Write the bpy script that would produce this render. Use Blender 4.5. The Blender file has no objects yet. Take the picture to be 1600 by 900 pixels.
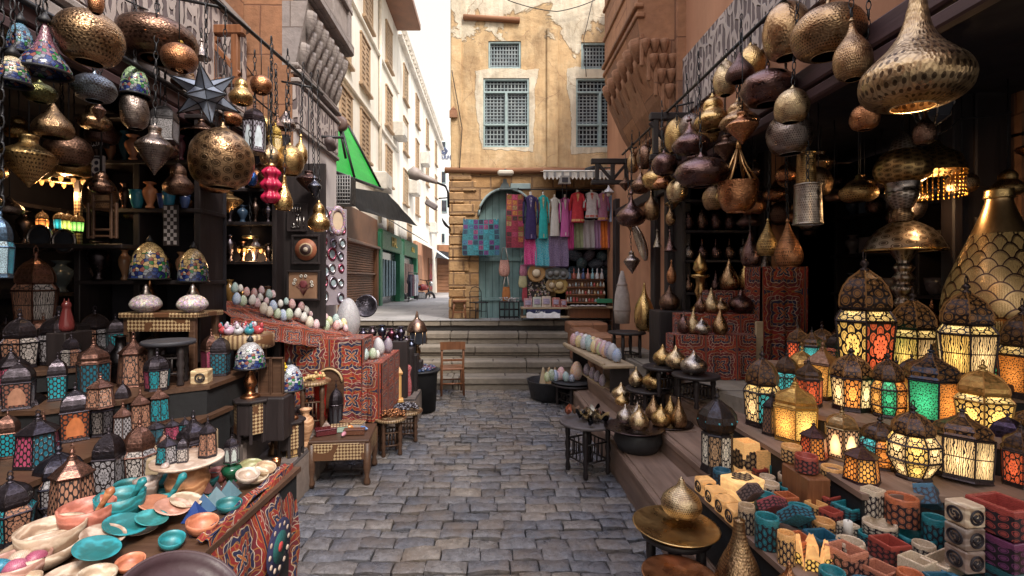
import bpy, math, random
from math import sin, cos, pi, atan2, sqrt, radians as R
from mathutils import Vector, Matrix
random.seed(7)
rnd = random.Random(11)
scn = bpy.context.scene
COL = scn.collection
F, CX, CY, H = 750.0, 768.0, 437.0, 1.6      # focal length in photo pixels, vanishing point, eye height

# ------------------------------------------------------------------ placement
def P(px, py, d): return ((px-CX)*d/F, d, H-(py-CY)*d/F)
def zx(px, py, z):                      # point at height z seen at that place of the photo
    d = (H-z)*F/(py-CY); return P(px, py, d)
def xx(px, py, X):
    d = F*X/(px-CX); return P(px, py, d)
def spot(x1, x2, yt, yb, d=None, z=None, X=None):
    """real position, width and height of an item standing on a support"""
    cx = (x1+x2)/2
    if z is not None:
        d0 = (H-z)*F/(yb-CY); w = (x2-x1)*d0/F; d = d0+w*.35
    elif X is not None: d = F*X/(cx-CX)
    xw = (cx-CX)*d/F
    k = sqrt(1+(xw/d)**2)
    w = (x2-x1)*d/F/k
    zb = z if z is not None else H-(yb-CY)*d/F
    h = H-(yt-CY)*d/F - zb
    return (xw, d, zb), w, h

# ------------------------------------------------------------------ objects
def prop(o, label=None, cat=None, group=None, kind=None):
    if label: o['label'] = label
    if cat: o['category'] = cat
    if group: o['group'] = group
    if kind: o['kind'] = kind
    return o
def thing(name, label, cat, loc=(0,0,0), rz=0, group=None, sc=(1,1,1)):
    o = bpy.data.objects.new(name, None); COL.objects.link(o)
    o.empty_display_size = .05
    o.location = loc; o.rotation_euler = (0,0,rz); o.scale = sc
    return prop(o, label, cat, group)
def link(name, me, parent=None, col=None, loc=None, rot=None, mat=None):
    o = bpy.data.objects.new(name, me); COL.objects.link(o)
    if parent: o.parent = parent
    if loc: o.location = loc
    if rot: o.rotation_euler = rot
    if col: o.color = col if len(col)==4 else (*col,0)
    if mat:
        if not me.materials: me.materials.append(mat)
        else:
            o.material_slots[0].link = 'OBJECT'; o.material_slots[0].material = mat
    return o
def copy_tree(o, parent=None, keep=True):
    c = o.copy(); COL.objects.link(c); c.parent = parent
    for ch in o.children: copy_tree(ch, c)
    return c

class MB:
    def __init__(s): s.v=[]; s.f=[]; s.uv=[]; s.sm=[]; s.col=[]
    def add(s, vs, fs, uvs=None, smooth=False):
        b=len(s.v); s.v+= [tuple(v) for v in vs]
        for i,f in enumerate(fs):
            s.f.append([b+k for k in f]); s.sm.append(smooth)
            s.uv.append(uvs[i] if uvs else [(0,0)]*len(f))
        return s
    def quad(s, a,b,c,d, uv=None, smooth=False):
        return s.add([a,b,c,d],[(0,1,2,3)],[uv or [(0,0),(1,0),(1,1),(0,1)]],smooth)
    def box(s, c, size, rz=0, bev=0, M=None):
        """centre c, full size, chamfered by bev; uv in metres"""
        hx,hy,hz=[q/2 for q in size]
        bev=min(bev,hx*.6,hy*.6,hz*.6)
        def tr(v):
            v=Vector(v)
            if M is not None: v = M @ v
            elif rz: v = Matrix.Rotation(rz,3,'Z') @ v
            return (v[0]+c[0],v[1]+c[1],v[2]+c[2])
        ox,oz=c[0]*1.37+c[1]*.71, c[2]
        def uvf(n,p):
            if abs(n[2])>.5: return (p[0]+ox,p[1]+c[1])
            if abs(n[1])>.5: return (p[0]+ox,p[2]+oz)
            return (p[1]+ox+c[1],p[2]+oz)
        if bev<=0:
            V=[(x,y,z) for x in(-hx,hx) for y in(-hy,hy) for z in(-hz,hz)]
            Fc=[((0,1,3,2),(1,0,0)),((4,6,7,5),(1,0,0)),((0,4,5,1),(0,1,0)),((2,3,7,6),(0,1,0)),((0,2,6,4),(0,0,1)),((1,5,7,3),(0,0,1))]
            s.add([tr(v) for v in V],[f for f,_ in Fc],[[uvf(n,V[k]) for k in f] for f,n in Fc]); return s
        V=[];idx={}
        for sx in(-1,1):
            for sy in(-1,1):
                for sz in(-1,1):
                    for ax in range(3):
                        p=[sx*hx,sy*hy,sz*hz]; q=[sx*(hx-bev),sy*(hy-bev),sz*(hz-bev)]
                        q[ax]=p[ax]; idx[(sx,sy,sz,ax)]=len(V); V.append(tuple(q))
        fs=[];uvs=[]
        def face(keys):
            ids=[idx[k] for k in keys]; p=[Vector(V[i]) for i in ids]
            n=(p[1]-p[0]).cross(p[2]-p[0]); cen=sum(p,Vector())/len(p)
            if n.dot(cen)<0: ids=ids[::-1]
            nn=cen.normalized(); a=[abs(cen[0])/hx,abs(cen[1])/hy,abs(cen[2])/hz]; m=a.index(max(a)); nv=[0,0,0]; nv[m]=1
            fs.append(ids); uvs.append([uvf(nv,V[i]) for i in ids])
        for ax in range(3):
            o=[k for k in range(3) if k!=ax]
            for sg in(-1,1):
                ks=[]
                for a,b in((-1,-1),(1,-1),(1,1),(-1,1)):
                    t=[0,0,0]; t[ax]=sg; t[o[0]]=a; t[o[1]]=b; ks.append((*t,ax))
                face(ks)
            for a in(-1,1):
                for b in(-1,1):
                    ks=[]
                    for e,first in((-1,0),(1,0),(1,1),(-1,1)):
                        t=[0,0,0]; t[ax]=e; t[o[0]]=a; t[o[1]]=b; ks.append((*t,o[first]))
                    face(ks)
        for sx in(-1,1):
            for sy in(-1,1):
                for sz in(-1,1): face([(sx,sy,sz,k) for k in range(3)])
        s.add([tr(v) for v in V],fs,uvs); return s
    def lathe(s, prof, n=24, c=(0,0,0), smooth=True, ph=0, caps=True, sx=1, sy=1, M=None, urep=1):
        L=[0]
        for a,b in zip(prof,prof[1:]): L.append(L[-1]+sqrt((a[0]-b[0])**2+(a[1]-b[1])**2))
        tot=L[-1] or 1
        V=[]
        for r,z in prof:
            for k in range(n):
                t=ph+2*pi*k/n; v=(r*cos(t)*sx,r*sin(t)*sy,z)
                if M is not None: v=tuple(M@Vector(v))
                V.append((v[0]+c[0],v[1]+c[1],v[2]+c[2]))
        fs=[];uvs=[]
        for i in range(len(prof)-1):
            for k in range(n):
                k2=(k+1)%n
                fs.append((i*n+k,i*n+k2,(i+1)*n+k2,(i+1)*n+k))
                u0,u1=k/n*urep,(k+1)/n*urep
                uvs.append([(u0,L[i]/tot),(u1,L[i]/tot),(u1,L[i+1]/tot),(u0,L[i+1]/tot)])
        if caps:
            for i,rev in((0,True),(len(prof)-1,False)):
                if prof[i][0]>1e-5:
                    ids=[i*n+k for k in range(n)]
                    if rev: ids=ids[::-1]
                    fs.append(ids); uvs.append([(.5+.5*cos(2*pi*k/n),.5+.5*sin(2*pi*k/n)) for k in range(n)])
        s.add(V,fs,uvs,smooth); return s
    def tube(s, pts, r, n=6, caps=True, smooth=True):
        pts=[Vector(p) for p in pts]; rs=r if isinstance(r,(list,tuple)) else [r]*len(pts)
        V=[];up=Vector((0,0,1))
        for i,p in enumerate(pts):
            t=(pts[min(i+1,len(pts)-1)]-pts[max(i-1,0)])
            if t.length<1e-9: t=Vector((0,0,1))
            t.normalize()
            ref=up if abs(t.z)<.95 else Vector((1,0,0))
            a=t.cross(ref).normalized(); b=t.cross(a)
            for k in range(n):
                q=2*pi*k/n; V.append(p+(a*cos(q)+b*sin(q))*rs[i])
        fs=[]
        for i in range(len(pts)-1):
            for k in range(n):
                k2=(k+1)%n; fs.append((i*n+k,(i+1)*n+k,(i+1)*n+k2,i*n+k2))
        if caps: fs.append(tuple(range(n))); fs.append(tuple(range((len(pts)-1)*n,len(pts)*n))[::-1])
        s.add(V,fs,[[(0,0)]*len(f) for f in fs],smooth); return s
    def torus(s, c, Rr, r, n=12, m=5, M=None):
        V=[];fs=[]
        for i in range(n):
            for j in range(m):
                a,b=2*pi*i/n,2*pi*j/m
                v=Vector(((Rr+r*cos(b))*cos(a),(Rr+r*cos(b))*sin(a),r*sin(b)))
                if M is not None: v=M@v
                V.append((v[0]+c[0],v[1]+c[1],v[2]+c[2]))
        for i in range(n):
            for j in range(m):
                fs.append((i*m+j,((i+1)%n)*m+j,((i+1)%n)*m+(j+1)%m,i*m+(j+1)%m))
        s.add(V,fs,None,True); return s
    def grid(s, fn, nu, nv, us=1, vs=1, smooth=True):
        V=[fn(i/nu,j/nv) for j in range(nv+1) for i in range(nu+1)]
        fs=[];uv=[]
        for j in range(nv):
            for i in range(nu):
                a=j*(nu+1)+i; fs.append((a,a+1,a+nu+2,a+nu+1))
                uv.append([(i/nu*us,j/nv*vs),((i+1)/nu*us,j/nv*vs),((i+1)/nu*us,(j+1)/nv*vs),(i/nu*us,(j+1)/nv*vs)])
        s.add(V,fs,uv,smooth); return s
    def prism(s, poly, axis, a, b):
        """poly in the other two axes, extruded from a to b along axis"""
        def mk(p,t):
            q=list(p); q.insert(axis,t); return tuple(q)
        n=len(poly); V=[mk(p,a) for p in poly]+[mk(p,b) for p in poly]
        fs=[tuple(range(n))[::-1],tuple(range(n,2*n))]; uv=[[tuple(p) for p in poly][::-1],[tuple(p) for p in poly]]
        per=0
        for k in range(n):
            k2=(k+1)%n; fs.append((k,k2,n+k2,n+k)); l=sqrt(sum((poly[k][j]-poly[k2][j])**2 for j in(0,1)))
            uv.append([(per,a),(per+l,a),(per+l,b),(per,b)]); per+=l
        s.add(V,fs,uv); return s
    def mesh(s, name):
        me=bpy.data.meshes.new(name); me.from_pydata(s.v,[],s.f)
        ul=me.uv_layers.new(name='UVMap'); k=0
        flat=[c for f in s.uv for p in f for c in p]
        ul.data.foreach_set('uv',flat)
        me.polygons.foreach_set('use_smooth',s.sm); me.update(); return me
    def build(s, name, mat, parent=None, col=None, loc=None, rot=None):
        me=s.mesh(name)
        if mat: me.materials.append(mat)
        return link(name,me,parent,col,loc,rot)

# ------------------------------------------------------------------ node materials
class N:
    def __init__(s, name):
        s.m=bpy.data.materials.new(name); s.m.use_nodes=True; s.t=s.m.node_tree; s.t.nodes.clear()
        s.o=s.t.nodes.new('ShaderNodeOutputMaterial'); s.b=s.t.nodes.new('ShaderNodeBsdfPrincipled')
        s.t.links.new(s.b.outputs[0],s.o.inputs[0])
    def n(s,ty): return s.t.nodes.new('ShaderNode'+ty)
    def put(s,inp,val):
        if isinstance(val,bpy.types.NodeSocket): s.t.links.new(val,inp)
        elif val is not None:
            if inp.type=='RGBA' and not hasattr(val,'__len__'): val=(val,val,val,1)
            if inp.type=='RGBA' and len(val)==3: val=(*val,1)
            inp.default_value=val
    def co(s,kind='Object'): return s.n('TexCoord').outputs[kind]
    def map(s,v,sc=(1,1,1),loc=(0,0,0),rot=(0,0,0)):
        k=s.n('Mapping'); s.put(k.inputs[0],v); k.inputs['Scale'].default_value=sc if hasattr(sc,'__len__') else (sc,)*3
        k.inputs['Location'].default_value=loc; k.inputs['Rotation'].default_value=rot; return k.outputs[0]
    def noise(s,v=None,sc=5,det=4,ro=.55,dist=0,out=0):
        k=s.n('TexNoise'); s.put(k.inputs['Vector'],v); s.put(k.inputs['Scale'],sc); k.inputs['Detail'].default_value=det
        k.inputs['Roughness'].default_value=ro; k.inputs['Distortion'].default_value=dist; return k.outputs[out]
    def vor(s,v=None,sc=5,feat='F1',rand=1,out='Distance',dim='3D'):
        k=s.n('TexVoronoi'); k.feature=feat; k.voronoi_dimensions=dim; s.put(k.inputs['Vector'],v); s.put(k.inputs['Scale'],sc)
        k.inputs['Randomness'].default_value=rand; return k.outputs[out]
    def wave(s,v=None,sc=5,dist=0,det=2,dsc=1,ty='BANDS',dr='X'):
        k=s.n('TexWave'); k.wave_type=ty
        if ty=='BANDS': k.bands_direction=dr
        s.put(k.inputs['Vector'],v); s.put(k.inputs['Scale'],sc); k.inputs['Distortion'].default_value=dist; k.inputs['Detail'].default_value=det; k.inputs['Detail Scale'].default_value=dsc
        return k.outputs['Fac']
    def ramp(s,f,stops,mode='LINEAR'):
        k=s.n('ValToRGB'); s.put(k.inputs[0],f); c=k.color_ramp; c.interpolation=mode
        while len(c.elements)<len(stops): c.elements.new(.5)
        for e,(p,col) in zip(c.elements,stops):
            e.position=p; e.color=(*col,1) if hasattr(col,'__len__') else (col,col,col,1)
        return k.outputs[0]
    def mix(s,f,a,b,ty='MIX'):
        k=s.n('Mix'); k.data_type='RGBA'; k.blend_type=ty; k.clamp_factor=True
        s.put(k.inputs[0],f); s.put(k.inputs[6],a); s.put(k.inputs[7],b); return k.outputs[2]
    def mt(s,op,a,b=None,c=None):
        k=s.n('Math'); k.operation=op
        for i,x in enumerate((a,b,c)):
            if x is not None: s.put(k.inputs[i],x)
        return k.outputs[0]
    def xyz(s,v):
        k=s.n('SeparateXYZ'); s.put(k.inputs[0],v); return k.outputs
    def vec(s,x,y,z=0):
        k=s.n('CombineXYZ')
        for i,q in enumerate((x,y,z)): s.put(k.inputs[i],q)
        return k.outputs[0]
    def less(s,a,b): return s.mt('LESS_THAN',a,b)
    def more(s,a,b): return s.mt('GREATER_THAN',a,b)
    def hexp(s,uv,sc):
        x=s.xyz(s.map(uv,(sc*6.283,sc*6.283,1))); q=s.mt('MULTIPLY',x[1],.866); h=s.mt('MULTIPLY',x[0],.5)
        return s.mt('ADD',s.mt('COSINE',x[0]),s.mt('ADD',s.mt('COSINE',s.mt('ADD',h,q)),s.mt('COSINE',s.mt('SUBTRACT',q,h))))
    def bump(s,h,st=.3,dist=.02):
        k=s.n('Bump'); s.put(k.inputs['Height'],h); k.inputs['Strength'].default_value=st; k.inputs['Distance'].default_value=dist
        s.t.links.new(k.outputs[0],s.b.inputs['Normal']); return k.outputs[0]
    def oi(s): return s.n('ObjectInfo').outputs
    def set(s,col=None,rough=.6,metal=0,spec=None,emc=None,ems=None,alpha=None,trans=None):
        s.put(s.b.inputs['Base Color'],col); s.put(s.b.inputs['Roughness'],rough); s.put(s.b.inputs['Metallic'],metal)
        if spec is not None: s.put(s.b.inputs['Specular IOR Level'],spec)
        if emc is not None: s.put(s.b.inputs['Emission Color'],emc)
        if ems is not None: s.put(s.b.inputs['Emission Strength'],ems)
        if trans is not None: s.put(s.b.inputs['Transmission Weight'],trans)
        return s.m

def m_plain(name,col,rough=.6,metal=0,var=.25,sc=8,bump=.15,objcol=False):
    n=N(name); v=n.co(); c=n.oi()['Color'] if objcol else col
    f=n.noise(v,sc,5,.6); k=n.mix(1,c,n.ramp(f,[(.25,1-var),(.75,1+var*.6)]),'MULTIPLY')
    if bump: n.bump(n.noise(v,sc*6,4),bump,.01)
    return n.set(k,n.ramp(n.noise(v,sc*1.7,3),[(.3,max(0,rough-.12)),(.7,min(1,rough+.12))]),metal)

def m_blocks(name,c1,c2,c3,bw=.55,bh=.28,mortar=.02,rough=.85,bs=.5,dark=(.12,.08,.06)):
    n=N(name); uv=n.co('UV'); w=n.noise(uv,3,3,.6,out=1)
    vv=n.mix(.03,uv,w)
    b=n.n('TexBrick'); n.put(b.inputs['Vector'],vv); b.inputs['Scale'].default_value=1; b.inputs['Brick Width'].default_value=bw; b.inputs['Row Height'].default_value=bh
    b.inputs['Mortar Size'].default_value=mortar; b.inputs['Mortar Smooth'].default_value=.3; b.inputs['Color1'].default_value=(0,0,0,1); b.inputs['Color2'].default_value=(1,1,1,1); b.inputs['Mortar'].default_value=(.5,.5,.5,1); b.inputs['Bias'].default_value=0
    cb=n.ramp(b.outputs['Color'],[(.0,c1),(.5,c2),(1,c3)])
    st=n.noise(uv,1.1,6,.65); cb=n.mix(1,cb,n.ramp(st,[(.3,.62),(.65,1.15)]),'MULTIPLY')
    fine=n.noise(uv,14,6,.7); cb=n.mix(1,cb,n.ramp(fine,[(.3,.8),(.7,1.1)]),'MULTIPLY')
    cb=n.mix(b.outputs['Fac'],cb,dark)
    pits=n.vor(uv,9,'F1'); h=n.mt('ADD',n.mt('MULTIPLY',n.mt('SUBTRACT',1,b.outputs['Fac']),1.0),n.mt('MULTIPLY',n.noise(uv,7,8,.7),.9))
    h=n.mt('ADD',h,n.mt('MULTIPLY',pits,.25))
    n.bump(h,bs,.03); return n.set(cb,rough)

MT={}
MT['sandstone']=m_blocks('sandstone_blocks',(.26,.115,.06),(.35,.17,.09),(.20,.10,.065),.75,.45,.008,bs=.45,dark=(.16,.07,.04))
MT['rubble']=m_blocks('rubble_ochre',(.40,.225,.095),(.50,.31,.15),(.33,.19,.09),.36,.21,.016,bs=.9,dark=(.22,.13,.07))
MT['greystone']=m_blocks('grey_carved_stone',(.30,.26,.25),(.36,.31,.29),(.25,.22,.22),.6,.35,.006,bs=.4,dark=(.14,.11,.1))
MT['stepstone']=m_blocks('step_stone',(.22,.185,.15),(.28,.24,.195),(.18,.155,.13),1.3,.4,.012,bs=.5,dark=(.07,.055,.045))
MT['ledge']=m_blocks('ledge_stone',(.16,.125,.115),(.20,.155,.135),(.13,.105,.10),.9,.3,.012,bs=.5,dark=(.05,.04,.04))

def m_plaster():
    n=N('ochre_plaster'); v=n.co(); x=n.xyz(v)
    big=n.noise(v,.9,6,.62,.4); mid=n.noise(v,3,6,.65)
    och=n.ramp(mid,[(.25,(.44,.28,.15)),(.5,(.56,.39,.215)),(.75,(.63,.48,.30))])
    pale=n.ramp(mid,[(.3,(.56,.48,.36)),(.7,(.66,.60,.49))])
    zz=n.mt('MULTIPLY',n.mt('SUBTRACT',x[2],4.75),.75)
    msk=n.mt('ADD',n.mt('ADD',zz,n.mt('MULTIPLY',n.mt('SUBTRACT',big,.47),3.2)),n.mt('MULTIPLY',n.mt('SUBTRACT',x[0],.9),.10))
    for wx in(.26,1.95):
        qx=n.mt('SUBTRACT',n.mt('ABSOLUTE',n.mt('SUBTRACT',x[0],wx)),.41); qz=n.mt('SUBTRACT',n.mt('ABSOLUTE',n.mt('SUBTRACT',x[2],3.68)),.62)
        sd=n.mt('MAXIMUM',qx,qz); msk=n.mt('ADD',msk,n.mt('MULTIPLY',n.mt('MAXIMUM',n.mt('SUBTRACT',.23,sd),0),8.5))
    f=n.ramp(msk,[(.30,0),(.36,1)])
    c=n.mix(f,och,pale)
    edge=n.ramp(msk,[(.26,1),(.31,.6),(.36,1)])
    c=n.mix(1,c,edge,'MULTIPLY')
    stain=n.noise(n.map(v,(3,3,.35)),2.5,5,.6); c=n.mix(1,c,n.ramp(stain,[(.3,.72),(.6,1.06)]),'MULTIPLY')
    cr=n.vor(n.mix(.15,v,n.noise(v,4,3,out=1)),1.3,'DISTANCE_TO_EDGE'); c=n.mix(n.mt('MULTIPLY',n.mt('MULTIPLY',n.less(cr,.004),n.more(n.noise(v,1.3,2),.52)),.55),c,(.22,.13,.08))
    h=n.mt('ADD',n.mt('MULTIPLY',f,.5),n.noise(v,9,8,.7)); bl=n.noise(v,1.9,7,.7,.6); c=n.mix(1,c,n.ramp(bl,[(.32,(.62,.58,.55)),(.5,(1,1,1)),(.7,(1.1,1.08,1.05))]),'MULTIPLY'); n.bump(h,.6,.03)
    return n.set(c,.9)
MT['plaster']=m_plaster()
def m_pale_plaster(name,a,b,emis=0):
    n=N(name); v=n.co(); f=n.noise(v,.8,6,.6); c=n.ramp(f,[(.3,a),(.7,b)])
    s=n.noise(n.map(v,(1.5,1.5,.15)),2,5,.6); c=n.mix(1,c,n.ramp(s,[(.3,.8),(.6,1.04)]),'MULTIPLY'); n.bump(n.noise(v,12,6),.2,.01); return n.set(c,.9)
MT['cream']=m_pale_plaster('cream_render',(.80,.74,.65),(.88,.84,.77))
MT['white']=m_pale_plaster('white_render',(.70,.72,.75),(.80,.82,.85))
MT['pinkwall']=m_pale_plaster('pink_orange_plaster',(.34,.155,.085),(.48,.25,.15))
MT['palewall']=m_pale_plaster('pale_lilac_plaster',(.42,.38,.38),(.52,.47,.46))

def m_wood(name,a,b,rough=.6,sc=1,axis='X',objcol=False,coord='Object',lines=True):
    n=N(name); v=n.co(coord); st={'X':(.6,9,9),'Y':(9,.6,9),'Z':(9,9,.6)}[axis]
    g=n.noise(n.map(v,tuple(q*sc for q in st)),3,6,.65,.6)
    c=n.ramp(g,[(.25,a),(.75,b)])
    if objcol: c=n.mix(1,n.oi()['Color'],n.ramp(g,[(.25,.55),(.75,1.2)]),'MULTIPLY')
    c=n.mix(1,c,n.ramp(n.noise(v,2.2,4),[(.3,.7),(.7,1.12)]),'MULTIPLY')
    n.bump(g,.35,.006); return n.set(c,n.ramp(g,[(.3,rough-.1),(.7,rough+.1)]))
MT['plankY']=m_wood('worn_timber',(.13,.08,.058),(.29,.19,.14),.6,1,'Y')
MT['dark_wood']=m_wood('dark_stained_wood',(.010,.007,.008),(.03,.02,.021),.55,1,'Z')
MT['purple_beam']=m_wood('weathered_beam',(.045,.022,.028),(.11,.06,.062),.65,1,'Y')
MT['brown_wood']=m_wood('brown_wood',(.13,.045,.018),(.28,.11,.045),.45,2,'Z')
MT['walnut']=m_wood('walnut_wood',(.045,.02,.012),(.11,.055,.03),.5,2,'X')
MT['pale_wood']=m_wood('pale_bare_wood',(.33,.24,.15),(.46,.35,.23),.7,2,'X')
MT['tan_shutter']=m_wood('pale_tan_shutter',(.34,.22,.13),(.48,.34,.22),.7,1,'Y')  # lighter tan than the brown shutter paint
MT['shutter']=m_wood('brown_shutter_paint',(.19,.085,.045),(.29,.14,.075),.6,1,'X')
MT['tint_wood']=m_wood('painted_wood',(.1,.1,.1),(.2,.2,.2),.5,1,'Z',True)
MT['door_paint']=m_wood('blue_green_door_paint',(.12,.23,.24),(.25,.37,.37),.7,.7,'Z')
MT['frame_paint']=m_plain('pale_blue_window_paint',(.32,.42,.43),.7,0,.3,6)
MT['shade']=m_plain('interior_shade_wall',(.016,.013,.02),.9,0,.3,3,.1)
MT['black_cloth']=m_plain('black_tarpaulin',(.006,.006,.008),.8,0,.4,4,.2)
MT['iron']=m_plain('blackened_iron',(.02,.02,.024),.5,.3,.4,10,.2)
MT['tint']=m_plain('tinted_paint',None,.55,0,.22,9,.12,True)
MT['tint_gloss']=m_plain('tinted_glaze',None,.2,0,.18,9,.06,True)
MT['tint_metal']=m_plain('tinted_metal',None,.32,1,.35,12,.15,True)
MT['tint_cloth']=m_plain('tinted_cloth',None,.85,0,.3,14,.35,True)
def m_glasspane():
    n=N('dim_window_glass'); v=n.co(); return n.set(n.ramp(n.noise(v,3,2),[(.3,(.012,.014,.02)),(.7,(.05,.055,.07))]),.12,0,.6)
MT['pane']=m_glasspane()
def m_lattice():
    n=N('lattice_wood_dark'); return n.set(n.ramp(n.noise(n.co(),8,3),[(.3,(.20,.25,.28)),(.7,(.34,.39,.41))]),.75)
MT['lattice']=m_lattice()

# brass sheet: colour from the object, rows of pierced dots, hammer marks and tarnish
def m_brass(name,nu=60,nv=26,dot=.28,ham=30,rough=.3,dots=True,eng=False,flo=0,hole=(.05,.03,.02)):
    n=N(name); uv=n.co('UV'); v=n.co(); c=n.oi()['Color']
    t=n.noise(v,5,6,.65,.8); c=n.mix(1,c,n.ramp(t,[(.22,(.34,.26,.27)),(.5,(.8,.76,.74)),(.78,(1.15,1.12,1.05))]),'MULTIPLY')
    x=n.xyz(uv)
    hm=n.vor(v,ham,'F1'); hgt=n.mt('MULTIPLY',hm,.6)
    if dots:
        row=n.mt('FLOOR',n.mt('MULTIPLY',x[1],nv)); odd=n.mt('MULTIPLY',n.mt('MODULO',row,2),.5)
        fu=n.mt('SUBTRACT',n.mt('FRACT',n.mt('ADD',n.mt('MULTIPLY',x[0],nu),odd)),.5); fv=n.mt('SUBTRACT',n.mt('FRACT',n.mt('MULTIPLY',x[1],nv)),.5)
        d=n.mt('SQRT',n.mt('ADD',n.mt('MULTIPLY',fu,fu),n.mt('MULTIPLY',fv,fv)))
        zone=n.noise(uv,5,1,.4); zm=n.more(zone,.44)
        m=n.mt('MULTIPLY',n.less(d,dot),zm); c=n.mix(n.mt('MULTIPLY',m,.85),c,hole)
        hgt=n.mt('SUBTRACT',hgt,n.mt('MULTIPLY',m,.6))
    if eng:
        # engraved arabesque: warped rings in each cell
        s=n.map(uv,(eng*2.2,eng,1)); e=n.vor(n.mix(.06,s,n.noise(s,3,2,out=1)),1,'F1',.25,dim='2D')
        ring=n.mt('SINE',n.mt('MULTIPLY',e,38)); m2=n.more(ring,.5); c=n.mix(n.mt('MULTIPLY',m2,.33),c,hole); hgt=n.mt('SUBTRACT',hgt,n.mt('MULTIPLY',m2,.5))
    if flo:
        p=n.hexp(n.map(uv,(2,1,1)),flo); hl=n.mt('MULTIPLY',n.more(p,-.3),n.more(n.mt('ABSOLUTE',n.mt('SUBTRACT',p,1.1)),.4)); c=n.mix(n.mt('MULTIPLY',hl,.8),c,hole); hgt=n.mt('SUBTRACT',hgt,n.mt('MULTIPLY',hl,.8))
    n.bump(hgt,.35,.01)
    return n.set(c,n.ramp(n.noise(v,7,4),[(.3,rough-.08),(.7,rough+.14)]),1)
MT['brass']=m_brass('pierced_brass')
MT['brass_plain']=m_brass('hammered_brass',dots=False,ham=22,rough=.27)
MT['brass_eng']=m_brass('engraved_brass',nu=40,nv=16,eng=5,rough=.32)
MT['brass_floral']=m_brass('floral_pierced_brass',dots=False,eng=False,flo=9,ham=26,rough=.34)

# pierced lantern metal, glowing through the holes when the lantern is lit (object alpha)
def m_pierced(name,sc=9,thr=.11,asp=(1,1)):
    n=N(name); uv=n.map(n.co('UV'),(asp[0],asp[1],1)); oi=n.oi(); v=n.co()
    p=n.hexp(uv,sc); hole=n.mt('MAXIMUM',n.mt('MULTIPLY',n.more(p,.1),n.more(n.mt('ABSOLUTE',n.mt('SUBTRACT',p,1.3)),.4)),n.less(p,-1.25))
    base=n.mix(1,oi['Color'],n.ramp(n.noise(v,9,5,.6),[(.3,.5),(.7,1.3)]),'MULTIPLY')
    c=n.mix(hole,base,n.mix(.55,base,(.012,.01,.012)))
    n.bump(n.mt('SUBTRACT',1,hole),.4,.004)
    em=n.mt('MULTIPLY',n.mt('MULTIPLY',hole,oi['Alpha']),.22)
    return n.set(c,.36,.85,None,(1,.42,.12),em)
MT['pierced']=m_pierced('pierced_lantern_dome',9,.20,(1,.5))
MT['lmetal']=m_plain('lantern_metal',None,.36,.85,.4,14,.2,True)

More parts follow.
